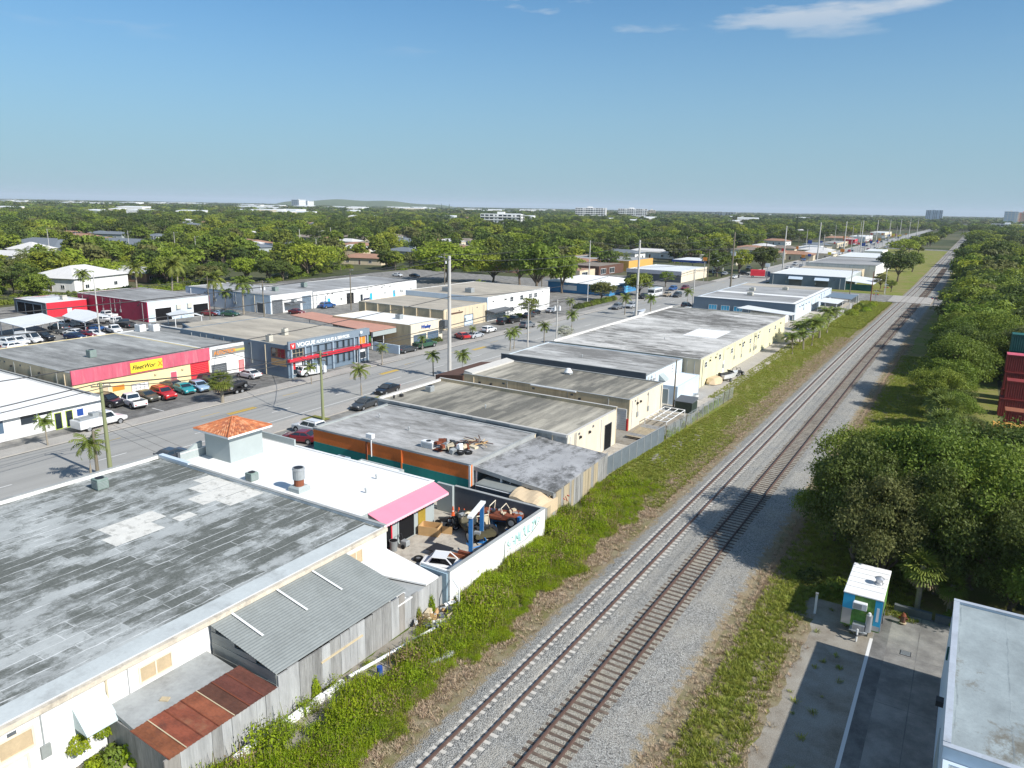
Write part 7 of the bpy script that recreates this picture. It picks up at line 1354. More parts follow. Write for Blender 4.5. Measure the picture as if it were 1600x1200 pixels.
def broadleaf(seed, h=10, r=5, nleaf=9000, ls=0.32, trunk=2.4, clumps=34, flat_=0.8, spread=0.5):
    rs = np.random.RandomState(seed); ch = (h-trunk)*0.5; cz = trunk+ch; cen = []
    for i in range(clumps):
        a = i*2.39996+rs.uniform(-0.4, 0.4); z = 1-1.75*(i+0.5)/clumps+rs.uniform(-0.1, 0.1); q = math.sqrt(max(0, 1-min(1, z*z))); k = rs.uniform(0.52, 0.92)
        cen.append((r*q*k*math.cos(a)*rs.uniform(.85, 1.1), r*q*k*math.sin(a)*rs.uniform(.85, 1.1), cz+ch*z*k*0.95))
    cen = np.array(cen); cr = r*rs.uniform(0.24, 0.42, clumps); w = cr**2; idx = rs.choice(clumps, nleaf, p=w/w.sum())
    d = rs.normal(size=(nleaf, 3)); d /= np.linalg.norm(d, axis=1, keepdims=True); d[:, 2] = np.where(d[:, 2] < -0.35, -d[:, 2]*0.6, d[:, 2])
    rad = cr[idx, None]*(rs.uniform(0.35, 1.0, (nleaf, 1))**0.45)*(1+0.18*rs.normal(size=(nleaf, 1))); C = cen[idx]+d*rad*np.array([1, 1, flat_])
    Nn = d*0.9+np.array([0, 0, 0.4])+rs.normal(size=(nleaf, 3))*spread; crown = quads('crown', leaf_quads(rs, C, Nn, ls), [M['leaf1']])
    b = MB(); b.tube([(0, 0, -0.1), (0.05*r*rs.uniform(-1, 1), 0.05*r*rs.uniform(-1, 1), trunk*0.6), (0.1*r*rs.uniform(-1, 1), 0.1*r*rs.uniform(-1, 1), trunk*1.25)], [0.045*h*0.85, 0.034*h*0.8, 0.026*h*0.8], 7)
    for i in rs.choice(clumps, min(9, clumps), replace=False): c = cen[i]; b.tube([(0, 0, trunk*0.85), (c[0]*0.45, c[1]*0.45, trunk+(c[2]-trunk)*0.55), tuple(c)], [0.018*h, 0.012*h, 0.004*h], 5)
    return b.mesh('trunk', M['bark']), crown
def frond(rs, L, az, el, droop, nl, lw, ll):
    """one pinnate frond: midrib and leaflets as tapering blades"""
    V = []; p = np.zeros(3); ca, sa = math.cos(az), math.sin(az); pts = []; e = el
    for i in range(nl+1):
        pts.append((p.copy(), e)); st = L/nl; p = p+np.array([ca*math.cos(e), sa*math.cos(e), math.sin(e)])*st; e -= droop/nl*(0.5+1.0*i/nl)
    side = np.array([-sa, ca, 0.0])
    for i in range(nl):
        a, ea = pts[i]; b, _ = pts[i+1]; w = 0.03*L/3*(1-i/nl)+0.008; V += [a-side*w, a+side*w, b+side*w*0.9, b-side*w*0.9]
        if i < 1: continue
        f = i/nl; l = ll*L*math.sin(math.pi*min(1, 0.12+0.86*f))**0.6*rs.uniform(0.85, 1.1); fw = (b-a)/np.linalg.norm(b-a)
        for s in (-1, 1):
            dr = side*s*0.78+fw*0.5+np.array([0, 0, -0.38+0.25*rs.uniform(-1, 1)]); dr /= np.linalg.norm(dr); wv = fw*lw*L; tip = a+dr*l+np.array([0, 0, -0.1*l]); V += [a-wv*0.5, a+wv*0.5, tip+wv*0.14, tip-wv*0.14]
    return V
def palm(seed, trunk, L, nf=17, r0=0.16, lean=0.0, dry=0, nl=13):
    rs = np.random.RandomState(seed); V = []; mi = []; top = np.array([lean, lean*0.4, trunk])
    for i in range(nf):
        f = i/nf; el = 1.25-1.75*f+rs.uniform(-0.12, 0.12); v = frond(rs, L*rs.uniform(0.85, 1.08), i*2.39996+rs.uniform(-0.25, 0.25), el, 1.55+0.5*f, nl, 0.085, 0.31); V += [q+top for q in v]; mi += [0]*(len(v)//4)
    for i in range(dry):
        v = frond(rs, L*0.7, rs.uniform(0, 6.28), -0.9, 0.6, 7, 0.05, 0.2); V += [q+top-np.array([0, 0, 0.15]) for q in v]; mi += [1]*(len(v)//4)
    crown = quads('crown', np.array(V), [M['palmleaf'], M['palmdry']], mi); b = MB(); b.tube([(0, 0, -0.1), (lean*0.2, lean*0.1, trunk*0.35), (lean*0.65, lean*0.25, trunk*0.75), tuple(top)], [r0*1.25, r0, r0*0.85, r0*0.8], 8)
    return b.mesh('trunk', M['barkp']), crown
def sabal(seed, trunk, R_=1.3, nf=46):
    rs = np.random.RandomState(seed); V = []; mi = []
    for i in range(nf):
        f = i/nf; el = 1.4-2.5*f; az = i*2.39996; d = np.array([math.cos(az)*math.cos(el), math.sin(az)*math.cos(el), math.sin(el)]); hub = np.array([0, 0, trunk])+d*R_*rs.uniform(0.5, 0.75); side = np.cross(d, [0, 0, 1.0]); side /= max(1e-6, np.linalg.norm(side)); up = np.cross(side, d)
        V += [np.array([0, 0, trunk])-side*.02, np.array([0, 0, trunk])+side*.02, hub+side*.02, hub-side*.02]; mi += [0]
        for k in range(11):
            a = -1.5+3.0*k/10; dr = d*math.cos(a)+side*math.sin(a)+np.array([0, 0, -0.25-0.2*abs(math.sin(a))]); l = R_*0.72*(1-0.22*abs(a)/1.5)*rs.uniform(.9, 1.1); w = up*0.02+np.cross(dr, up)*0.075*R_; V += [hub-w*0.4, hub+w*0.4, hub+dr*l+w*0.45, hub+dr*l-w*0.45]; mi += [1 if f > 0.85 else 0]
    b = MB(); b.tube([(0, 0, -0.1), (0, 0, trunk*0.5), (0, 0, trunk)], [0.2, 0.18, 0.2], 8); return b.mesh('trunk', M['barkp']), quads('crown', np.array(V), [M['palmleaf'], M['palmdry']], mi)
def conifer(seed, h=18, r=2.6, n=2600, ls=0.8):
    rs = np.random.RandomState(seed); f = rs.uniform(0, 1, n)**0.7; z = 1.2+(h-1.2)*(1-f); lay = np.round(z/0.9)*0.9; z = lay*0.6+z*0.4; rr_ = r*(0.10+0.9*f)*rs.uniform(0.25, 1.0, n)**0.6; a = rs.uniform(0, 6.283, n)
    C = np.stack([rr_*np.cos(a), rr_*np.sin(a), z-rr_*0.22], 1); Nn = np.stack([np.cos(a)*.5, np.sin(a)*.5, np.ones(n)], 1)+rs.normal(size=(n, 3))*0.4; b = MB(); b.cyl((0, 0), .25, -0.1, h*0.9, 7, .05); return b.mesh('trunk', M['bark']), quads('crown', leaf_quads(rs, C, Nn, ls, 0.5), [M['conif']])
def shrub(seed, n=900, ls=0.22):
    rs = np.random.RandomState(seed); d = rs.normal(size=(n, 3)); d /= np.linalg.norm(d, axis=1, keepdims=True); d[:, 2] = np.abs(d[:, 2]); C = d*rs.uniform(0.5, 1.0, (n, 1))**0.5*(1+0.15*np.sin(7*d[:, :1]+5*d[:, 1:2])); return quads('foliage', leaf_quads(rs, C, d+rs.normal(size=(n, 3))*.5+np.array([0, 0, .4]), ls), [M['leaf1']])

PR = dict(
 near=[broadleaf(s, 10, 5, 20000, 0.29, 2.0, 26, 0.8, 0.85) for s in (1, 2, 3)],
 thick=[broadleaf(s, 10, 5, 27000, 0.27, 1.0, 27, 0.85, 0.8) for s in (4, 5, 6)],
 mid=[broadleaf(s, 10, 5, 3800, 0.72, 2.4, 30) for s in (11, 12, 13)] + [broadleaf(14, 10, 6.2, 3800, 0.72, 2.6, 30, 0.6)],
 airy=[broadleaf(s, 10, 4.2, 1700, 0.62, 3.0, 20, 0.7) for s in (17, 18)],
 palm=[palm(21, 6.5, 2.9, 22, 0.15, 0.5, 3), palm(22, 5.4, 2.7, 20, 0.15, -0.3, 2)],
 road=[palm(24, 3.3, 1.6, 18, 0.09, 0.15, 0, 11), palm(25, 3.0, 1.5, 17, 0.09, -0.1, 1, 11)], sabal=[sabal(31, 3.6), sabal(32, 2.6, 1.15)], con=[conifer(41), conifer(42, 20, 2.2)])
TREES = 0
def tree(name, kind, i, x, y, sc, label, group=None, mat=None, z=0.0, sz=None):
    global TREES
    tr, cr = PR[kind][i % len(PR[kind])]; t = thing(name, label, 'palm tree' if 'palm' in name else 'tree', (x, y, z), group, R.uniform(0, 6.28)); t.scale = (sc, sc, sz or sc)
    o = bpy.data.objects.new('trunk', tr); COL.objects.link(o); o.parent = t; o = bpy.data.objects.new('crown', cr); COL.objects.link(o); o.parent = t
    if mat: o.material_slots[0].link = 'OBJECT'; o.material_slots[0].material = mat
    TREES += 1; return t
# right foreground thicket beside the food trailer
for i, (x, y, s, sz, m, l) in enumerate(((-5.2,62.5,.84,1.0,'leaf2','leafy tree whose crown reaches furthest out over the siding'),(-1.5,67.0,1.0,1.18,'leaf1','tallest round tree of the thicket behind the food trailer'),(-3.0,59.6,.66,.92,'leaf4','yellowish green tree right behind the food trailer'),(3.0,63.0,.92,1.1,'leaf1','broad tree of the thicket above the light blue roof'),(4.2,70.5,1.05,1.18,'leaf2','dark tree at the back of the thicket'),
  (7.5,57.5,.68,.74,'leaf1','low bright tree at the corner of the light blue roof'),(9.0,65.0,.95,1.08,'leaf2','dark tree of the thicket at the right edge'),(-5.4,70.0,.8,.98,'leaf1','green tree at the far left of the thicket'),(10.0,74.0,1.0,1.12,'leaf1','tree at the back right of the thicket near the containers'),(0.6,75.0,.85,.95,'leaf2','dark tree at the back of the thicket, towards the open grass'),(13.5,69.0,1.0,1.1,'leaf1','tree at the far right edge behind the thicket'),(5.6,80.0,.8,.92,'leaf4','olive tree between the thicket and the containers'),
  (0.8,60.5,.7,.95,'leaf2','dark tree over the drooping fan palm'),(5.6,60.0,.7,.92,'leaf2','dark tree between the fan palms and the low bright tree'),(-7.2,66.0,.6,.8,'leaf1','small green tree at the left foot of the thicket beside the ballast'),(11.5,60.5,.75,.9,'leaf1','tree behind the light blue roof at the right edge'))):
    tree('broadleaf_tree', 'thick', i, x, y, s, l, 'thicket beside the driveway', M[m], 0, sz)
tree('sabal_palm', 'sabal', 0, -0.2, 57.4, 0.95, 'fan palm with drooping dry leaves in front of the thicket'); tree('sabal_palm', 'sabal', 1, 1.8, 58.0, 0.85, 'smaller fan palm right of the drooping one')
for i, (x, y, s, l) in enumerate(((-0.6,96,1.3,'fan palm nearest on the grass opposite the second warehouse'),(1.2,91.5,1.2,'low fan palm with dry fronds below the containers'),(-0.4,103,1.35,'fan palm in the middle of the palm clump by the containers'),(1.8,99,1.3,'fan palm at the right of the palm clump by the containers'),(-1.6,110,1.2,'tallest fan palm at the back of the palm clump'))): tree('sabal_palm', 'sabal', i, x, y, s, l, 'fan palms by the containers')
for i, (x, y, s, m) in enumerate(((1.8,104,.45,'leaf4'),(4.4,97,.42,'leaf1'),(0.6,112,.55,'leaf1'),(0.4,118,.5,'leaf2'),(-2.2,119,.72,'leaf1'),(0.2,127,.5,'leaf1'))): tree('small_tree', 'near', i, x, y, s, ('olive shrubby tree left of the ochre container','low tree in front of the ochre container','tree between the palm clump and the red containers','dark tree touching the red containers','large leaved tree overhanging the grass and its long shadow','tree against the green containers')[i], None, M[m])
rt = random.Random(55); k = 0
def ok_right(x, y): return not (1.0 < x < 24 and 98 < y < 146)
wood = []
for y in np.arange(124, 330, 6.3):
    for x in np.arange(-6.5, 62, 6.6):
        if x > -6.5+0.75*(y-60): continue
        X, Y = x+rt.uniform(-1.8, 1.8)+bend(y)*0.7+(3.2 if x < -4 else 0)+(3.4 if y < 200 else 2.0), y+rt.uniform(-2.2, 2.2)
        if ok_right(X, Y): wood.append((X, Y))
wood.sort(key=lambda p: p[0]-0.25*p[1]*0+p[1]*0.02)
edge_n = 0
for X, Y in wood:
    if 268 < Y < 292 and X < 6: continue
    e = X < -1 + bend(Y)
    s = rt.uniform(.7, .98) if e else rt.uniform(.9, 1.2)
    if X < 30 or edge_n < 120:
        edge_n += 1; tree('broadleaf_tree', 'near' if Y < 170 else 'mid', rt.randrange(4), X, Y, s, 'dense tree at the railway edge of the wood on the right' if e else 'dense tree inside the wood on the right', 'trees along the railway edge of the right wood' if e else 'trees inside the right wood', M[rt.choice(('leaf1', 'leaf1', 'leaf2', 'leaf3', 'leaf4'))], 0, s*rt.uniform(.85, 1.02))
# palms along the street
for i, (u, v, s, l) in enumerate(((0,0,1.25,'young palm right in front of the grey pole on the near kerb'),(75,697,1.0,'low double palm on the far kerb in front of the white shop'),(565,618,1.2,'young palm on the near kerb beside the orange shop roof'),(677,587,1.15,'young palm near the foot of the nearest tall concrete pole'),(722,589,1.15,'leaning young palm at the brown awning'),(597,570,1.0,'small palm at the corner of the dealership'),(487,600,.85,'small palm in front of the white suv'),(660,547,.8,'small palm in front of the dark green pickup'),(738,530,.7,'small palm behind the bright red car'),
  (797,548,1.15,'left one of the twin palms on the near kerb'),(803,545,1.1,'right one of the twin palms on the near kerb'),(850,537,1.25,'young palm left of the slim pole with crossarm'),(893,520,1.3,'young palm behind the pale blue sign board'),(890,492,1.2,'young palm on the far kerb left of the patchy white roof'),(976,492,1.4,'young palm left of the tall pole by the boat'),(1016,492,1.5,'young palm right of the tall pole by the boat'),(750,470,1.5,'yellowish palm at the roof edge of the sand coloured block'),(705,505,1.0,'small palm by the entrance of the sand coloured block'),(1073,478,1.3,'low palm by the charcoal suv at the signal pole'))):
    p = G(u, v) if u else Vector((-73, 37.8, 0)); tree('palm_tree', 'road', i, p.x, p.y, s, l, 'young palms along the street')
p = G(348, 630); tree('sabal_palm', 'sabal', 0, p.x, p.y, 1.25, 'round headed fan palm on the far kerb before the white end garage', None, None, 0, 0.95)
for i, (u, v, s, l) in enumerate(((1238,553,.72,'shortest coconut palm on the grass behind the yellow warehouse'),(1255,546,.85,'second coconut palm behind the yellow warehouse'),(1268,540,1.05,'leaning coconut palm behind the yellow warehouse'),(1280,528,1.1,'tall coconut palm by the wooden fence'),(1292,520,1.05,'coconut palm furthest along the wooden fence'),(1250,535,.95,'dark coconut palm close to the yellow wall'),(335,487,1.35,'tall palm left of the pole with white transformers'),(381,491,1.45,'tall palm right of the pole with white transformers'),(352,489,.8,'short palm between the two tall ones'),(215,462,1.5,'broad coconut palm behind the red warehouse'),(270,470,1.6,'tall dry fan palm behind the red warehouse roof'),(131,463,1.2,'palm by the white hall behind the small red workshop'))):
    p = G(u, v); tree('palm_tree', 'palm', i, p.x, p.y, s*(1.3 if i < 6 else 1), l, 'coconut palms' if i < 6 else 'palms behind the far lots', None, 0, s*.75 if i < 6 else None)
# single trees one can point to
for nm, kd, i, u, v, s, sz, m, l in (('broadleaf_tree','mid',3,700,441,2.1,1.4,'leaf3','big spreading yellow green tree behind the flat roofs'),('broadleaf_tree','mid',0,770,442,1.45,1.05,'leaf3','yellower tree just right of the big spreading one'),('broadleaf_tree','mid',1,838,460,1.7,1.7,'leaf1','large dark green tree behind the white two storey block'),('broadleaf_tree','mid',2,878,458,1.1,1.25,'leaf1','green tree right of the large dark one'),('broadleaf_tree','mid',3,812,448,1.3,1.5,'leaf2','dark tree left of the large dark green one'),
   ('small_tree','airy',0,828,500,.62,.6,'leaf1','small light tree in front of the white two storey block'),('small_tree','airy',1,883,538,.42,.4,'flower','pale silvery bush by the slim pole with crossarm'),('broadleaf_tree','mid',0,940,470,.8,.6,'leaf4','low wide tree in front of the bright blue shop'),('broadleaf_tree','mid',1,998,462,.9,.75,'leaf1','tree at the corner right of the bright blue shop'),('broadleaf_tree','airy',0,1040,448,.7,.6,'leaf1','small tree before the grey corner shop'),
   ('broadleaf_tree','mid',2,1155,428,1.2,1.1,'leaf3','bright green tree at the far junction'),('broadleaf_tree','mid',0,1120,432,1.3,1.1,'leaf2','dark tree at the far junction'),('broadleaf_tree','mid',1,1190,425,1.4,1.2,'leaf2','dark tree right of the bright one at the junction'),('broadleaf_tree','mid',3,1402,440,1.1,1.25,'leaf2','dark tree by the tracks beyond the white warehouse'),('broadleaf_tree','mid',2,1425,425,1.0,1.0,'leaf1','green tree by the tracks, further than the dark one'),('broadleaf_tree','mid',1,1385,425,.9,1.0,'leaf2','tree at the end of the white warehouse'),('small_tree','airy',1,1375,452,.7,.6,'leaf4','scrubby tree by the poles at the level crossing'),('small_tree','airy',0,1392,456,.5,.45,'leaf1','scrubby bush tree beside the level crossing verge')):
    p = G(u, v); tree(nm, kd, i, p.x, p.y, s, l, None, M[m], 0, sz)
for u, v, s, l in ((588,372,1.0,'tall dark conifer standing up in the middle of the wood'),(580,374,.85,'second dark conifer beside the tall one'),(812,368,1.15,'dark conifer left of the apartment pair'),(818,366,1.2,'twin dark conifer left of the apartment pair'),(1243,372,1.25,'pointed pine rising over the junction'),(690,332,2.0,'far conifer below the landfill, left'),(702,332,2.0,'far conifer below the landfill, right'),(1293,372,.9,'shorter pine right of the pointed one')):
    p = G(u, v); tree('conifer_tree', 'con', int(u), p.x, p.y, s, l)
HOUSES = [(o.location.x, o.location.y, 15 if o.get('category') == 'house' else 60) for o in COL.objects if o.parent is None and o.get('category') in ('house', 'warehouse', 'apartment building', 'office building', 'hotel', 'tower') and o.location.length > 200]
HA = np.array(HOUSES)
def clear(x, y, wide=False):
    if -140 < x < -9+bend(y) and y < 1500 or (-215 < x < -9 and y < 262): return False
    if x >= -12 and y < 335: return False
    if x >= -4.5 and y < 150: return False
    d2 = (HA[:, 0]-x)**2+(HA[:, 1]-y)**2
    if (d2 < (HA[:, 2]*0.9)**2).any(): return False
    if math.sin(x*0.021+1.3)*math.sin(y*0.017+0.4)+0.35*math.sin(x*0.09)*math.sin(y*0.083) > 0.78: return False   # glades
    L2 = math.hypot(x, y); ux, uy = x/L2, y/L2                      # keep some sight of the houses
    al = HA[:, 0]*ux+HA[:, 1]*uy; ac = np.abs(HA[:, 0]*uy-HA[:, 1]*ux)
    if ((al > L2) & (al < L2+30+0.11*L2) & (ac < HA[:, 2]*0.6)).any() and rt.random() < 0.9: return False
    return True
cand = []; rt = random.Random(99)
for r_, step in [(q, 8.6) for q in np.arange(235, 700, 8.6)]:
    a0, a1 = math.radians(88), math.radians(162); n = int(r_*(a1-a0)/step)
    for j in range(n):
        a = a0+(a1-a0)*(j+rt.random())/n; rr_ = r_+rt.uniform(-4, 4); x, y = rr_*math.cos(a), rr_*math.sin(a)
        if -275 < x < -232 and 172 < y < 212: continue   # the lawn and the far lot
        if -214 < x < -150 and 195 < y < 262 and not (x < -188 and 225 < y): continue
        if not clear(x, y): continue
        cand.append((x, y))
cand.sort(key=lambda p: math.hypot(*p)); lim = 300-TREES
mats_f = ('leaf1', 'leaf1', 'leaf2', 'leaf2', 'leaf4', 'leaf3')
for i, (x, y) in enumerate(cand[:lim]):
    q = rt.random(); s = .58+.75*rt.random()**1.6
    if q < 0.16: tree('palm_tree', 'palm', i, x, y, rt.uniform(.9, 1.5), 'palm standing among the trees of the left woods', 'palms among the left woods')
    elif q < 0.3: tree('broadleaf_tree', 'airy', i, x, y, s*1.05, 'light crowned tree at the near edge of the left woods', 'light crowned trees of the left woods', M[rt.choice(mats_f)])
    else: tree('broadleaf_tree', 'mid', i, x, y, s, 'full crowned tree at the near edge of the left woods', 'full crowned trees of the left woods', M[rt.choice(mats_f)], 0, s*rt.uniform(.75, 1.1))

def scatter(name, label, pts, scl, rot, protos, mats=None):
    """one countless mass: proto meshes instanced on points (geometry nodes)"""
    col = bpy.data.collections.new(name+'_kinds')
    for i, me in enumerate(protos): col.objects.link(bpy.data.objects.new(f'{name}_{i:02d}', me))
    me = bpy.data.meshes.new(name); me.vertices.add(len(pts)); me.vertices.foreach_set('co', np.asarray(pts, dtype=np.float32).ravel())
    a = me.attributes.new('sc', 'FLOAT_VECTOR', 'POINT'); a.data.foreach_set('vector', np.asarray(scl, dtype=np.float32).ravel()); a = me.attributes.new('rz', 'FLOAT', 'POINT'); a.data.foreach_set('value', np.asarray(rot, dtype=np.float32)); a = me.attributes.new('pk', 'INT', 'POINT'); a.data.foreach_set('value', np.random.RandomState(5).randint(0, len(protos), len(pts)).astype(np.int32))
    o = bpy.data.objects.new(name, me); COL.objects.link(o); tag(o, label, name.replace('_', ' ')); o['kind'] = 'stuff'
    ng = bpy.data.node_groups.new(name, 'GeometryNodeTree'); ng.interface.new_socket('Geometry', in_out='INPUT', socket_type='NodeSocketGeometry'); ng.interface.new_socket('Geometry', in_out='OUTPUT', socket_type='NodeSocketGeometry')
    gi, go_ = ng.nodes.new('NodeGroupInput'), ng.nodes.new('NodeGroupOutput'); ci = ng.nodes.new('GeometryNodeCollectionInfo'); ci.inputs[0].default_value = col; ci.inputs['Separate Children'].default_value = True; ci.inputs['Reset Children'].default_value = True
    ip = ng.nodes.new('GeometryNodeInstanceOnPoints'); ip.inputs['Pick Instance'].default_value = True
    def att(n, ty):
        x = ng.nodes.new('GeometryNodeInputNamedAttribute'); x.data_type = ty; x.inputs[0].default_value = n; return x.outputs[0]
    cx = ng.nodes.new('ShaderNodeCombineXYZ'); L_ = ng.links.new
    L_(att('rz', 'FLOAT'), cx.inputs[2]); L_(gi.outputs[0], ip.inputs['Points']); L_(ci.outputs[0], ip.inputs['Instance']); L_(att('pk', 'INT'), ip.inputs['Instance Index']); L_(cx.outputs[0], ip.inputs['Rotation']); L_(att('sc', 'FLOAT_VECTOR'), ip.inputs['Scale']); L_(ip.outputs[0], go_.inputs[0])
    md = o.modifiers.new('scatter', 'NODES'); md.node_group = ng; return o
def joined(tr, cr, leaf, name):
    """trunk and crown of a tree as one mesh, for the far woods"""
    n1 = len(tr.vertices); v = [tuple(q.co) for q in tr.vertices]+[tuple(q.co) for q in cr.vertices]; f = [tuple(p.vertices) for p in tr.polygons]+[tuple(n1+k for k in p.vertices) for p in cr.polygons]
    me = bpy.data.meshes.new(name); me.from_pydata(v, [], f); me.materials.append(M['bark']); me.materials.append(leaf); me.polygons.foreach_set('material_index', [0]*len(tr.polygons)+[1]*len(cr.polygons)); return me
fmid = []
for s, lf in ((61, 'leaf1'), (62, 'leaf2'), (63, 'leaf4'), (64, 'leaf3'), (65, 'leaf1'), (66, 'leaf2')): t_, c_ = broadleaf(s, 10, 5, 1100, 1.15, 2.4, 22); fmid.append(joined(t_, c_, M[lf], 'wood_tree'))
for s, lf, r_, h_ in ((80, 'leaf3', 7.5, 10.5), (81, 'leaf1', 3.6, 11), (82, 'leaf4', 4.2, 7), (83, 'leaf2', 6.5, 12), (84, 'leaf1', 5, 8)): t_, c_ = broadleaf(s, h_, r_, 1200, 1.1, 2.2, 20, .75, .8); fmid.append(joined(t_, c_, M[lf], 'wood_tree'))
t_, c_ = palm(67, 6.5, 3.2, 13, .18, .4, 2, 8); fmid.append(joined(t_, c_, M['palmleaf'], 'wood_palm'))
ffar = []
for s, lf in ((71, 'leaf2'), (72, 'leaf1'), (73, 'leaf2'), (74, 'leaf4')): t_, c_ = broadleaf(s, 9, 6.5, 260, 2.9, 1.5, 16); ffar.append(joined(t_, c_, M[lf], 'far_tree'))
pts = cand[lim:]; rs_ = np.random.RandomState(8)
P2 = []
for r_, step in [(q, 15.5) for q in np.arange(700, 1900, 14.5)]:
    a0, a1 = math.radians(78), math.radians(162); n = int(r_*(a1-a0)/step)
    for j in range(n):
        a = a0+(a1-a0)*(j+rt.random())/n; rr_ = r_+rt.uniform(-7, 7); x, y = rr_*math.cos(a), rr_*math.sin(a)
        if clear(x, y): P2.append((x, y))
for x in np.arange(-3, 150, 8.5):                                   # the right wood carries on
    for y in np.arange(330, 560, 8.0):
        if math.atan2(x, y) < 0.2 and not (690 < y < 712): pts.append((x+rt.uniform(-3, 3)+2, y+rt.uniform(-3, 3)))
for i in range(170): y = rt.uniform(560, 1700); x = rt.choice((rt.uniform(-8, 120), rt.uniform(-8, 120), rt.uniform(-46, -36))); P2.append((x, y)) if not (20 < x < 120 and 1650 < y < 1900) else None
sc_ = (.5+.9*rs_.uniform(0, 1, (len(pts), 1))**1.6)*np.array([1, 1, .92]); scatter('woodland', 'green woodland of broadleaf trees and palms filling the middle distance', [(x, y, 0) for x, y in pts], sc_, rs_.uniform(0, 6.28, len(pts)), fmid)
n2 = len(P2); sc2 = (.7+.95*rs_.uniform(0, 1, (n2, 1))**1.8)*np.array([1.05, 1.05, .82]); scatter('far_woodland', 'hazy woodland stretching away beyond the nearer woods', [(x, y, 0) for x, y in P2], sc2, rs_.uniform(0, 6.28, n2), fmid[:11])
P4 = []
for r_, step in [(1900*1.0165**k, 40*1.011**k) for k in range(90)]:
    a0, a1 = math.radians(78), math.radians(162); n = int(r_*(a1-a0)/step)
    for j in range(n):
        a = a0+(a1-a0)*(j+rt.random())/n; rr_ = r_*rt.uniform(.99, 1.01); x, y = rr_*math.cos(a), rr_*math.sin(a)
        if clear(x, y) and not (-105 < x < -12 and y < 2600): P4.append((x, y))
n4 = len(P4); rr4 = np.array([math.hypot(*p) for p in P4]); sc4 = rs_.uniform(.8, 1.35, (n4, 1))*np.stack([1.6+rr4/3200, 1.6+rr4/3200, 1.35+0*rr4], 1); scatter('horizon_woodland', 'blue green line of woods along the horizon', [(x, y, 0) for x, y in P4], sc4, rs_.uniform(0, 6.28, n4), ffar)

# ------------------------------------------------------------------ hedges, weeds and grass
def bush(name, label, cat, pts, mats, group=None, s=1.0, seed=1):
    q = random.Random(seed)
    t = thing(name, label, cat, (pts[0][0], pts[0][1], 0), group); me = SH[seed % len(SH)]
    for (x, y, r_) in pts:
        o = bpy.data.objects.new('foliage', me); COL.objects.link(o); o.parent = t; o.location = (x-pts[0][0], y-pts[0][1], 0); o.scale = (r_, r_, r_*q.uniform(.8, 1.15)*s); o.rotation_euler = (0, 0, q.uniform(0, 6)); o.material_slots[0].link = 'OBJECT'; o.material_slots[0].material = q.choice(mats)
    return t
SH = [shrub(1), shrub(2), shrub(3)]
bush('croton_bush', 'orange yellow croton bushes before the courtyard wall', 'bush', [(-96.6+.9*i, 109.2+.5*i, .95) for i in range(5)], [M['redbush']], None, 1, 1)
bush('hedge', 'clipped hedge under the blue shutters of the beige shop', 'hedge', [(-94.8, 116.5+1.1*i, .8) for i in range(8)], [M['leaf2']], None, 1, 2)
bush('hedge', 'bright clipped hedge by the entrance of the white block', 'hedge', [(-99.5, 156.5+1.1*i, 1.1) for i in range(9)], [M['leaf1']], None, 1, 3)
bush('hedge', 'long hedge behind the small red workshop at far left', 'hedge', [(-222+.1*i, 84+1.9*i, 2.2) for i in range(34)], [M['leaf3'], M['leaf1']], None, 1, 4)
bush('hedge', 'low bushes along the kerb before the bright blue shop', 'hedge', [(-95.5-.02*i, 190+2.0*i, 1.3) for i in range(14)], [M['leaf1'], M['leaf4'], M['leaf2']], None, 1, 5)
bush('hedge', 'overgrown green bushes by the signal cabinet', 'bush', [(-27.5+rt.uniform(-2, 2.5), 226+2*i, rt.uniform(.9, 1.6)) for i in range(17)], [M['leaf1'], M['leaf3'], M['weed']], None, .9, 6)
bush('bush', 'rounded bushes below the window hood on the white wall', 'bush', [(-33.6, 15.6, .7), (-33.9, 17.0, .8), (-33.3, 18.0, .9), (-34.2, 16.2, .6)], [M['weed'], M['leaf1']], None, 1.5, 7)
v_ = bush('creeper', 'green creeper hanging on the white wall by the lean-to', 'creeper', [(-35.0, 15.9, .55), (-34.9, 17.9, .6), (-35.05, 17.2, .45)], [M['weed']], None, 1.6, 8); v_.location.z = 1.1
bush('creeper', 'thin creepers climbing the grey board wall', 'creeper', [(-29.35, 26.4, .28), (-29.35, 26.6, .22), (-29.35, 37.4, .3), (-29.35, 36.0, .25)], [M['weed']], None, 4.5, 9)
bush('bush', 'shaded bushes along the foot of the right thicket', 'bush', [(-7.6, 57.5, 1.0), (-6.6, 55.8, .8), (-5.4, 56.6, 1.2), (2.5, 56.8, 1.1), (5.2, 57.2, 1.3), (8.0, 53.2, 1.1), (11.0, 53.5, 1.2)], [M['leaf2'], M['leaf1']], None, .9, 10)
bush('shrub', 'green weedy shrubs along the old chain link fence', 'bush', [(-30.4+.02*(y-85), y, rt.uniform(.35, .8)) for y in np.arange(86, 110, 1.6)], [M['weed'], M['leaf1']], None, 1.2, 11)
und = [(x+rt.uniform(-4, 4), y+rt.uniform(-4, 4), 0) for x, y in cand if math.hypot(x, y) < 420 for _ in (0, 1)]; und = [p for p in und if not (-278 < p[0] < -230 and 170 < p[1] < 214) and not (-218 < p[0] < -150 and 190 < p[1] < 265 and not (p[0] < -186 and p[1] > 223))]
su = rs_.uniform(1.0, 2.6, (len(und), 1))*np.array([1, 1, .8]); scatter('undergrowth', 'shrubby undergrowth beneath the edge of the left woods', und, su, rs_.uniform(0, 6.28, len(und)), SH)
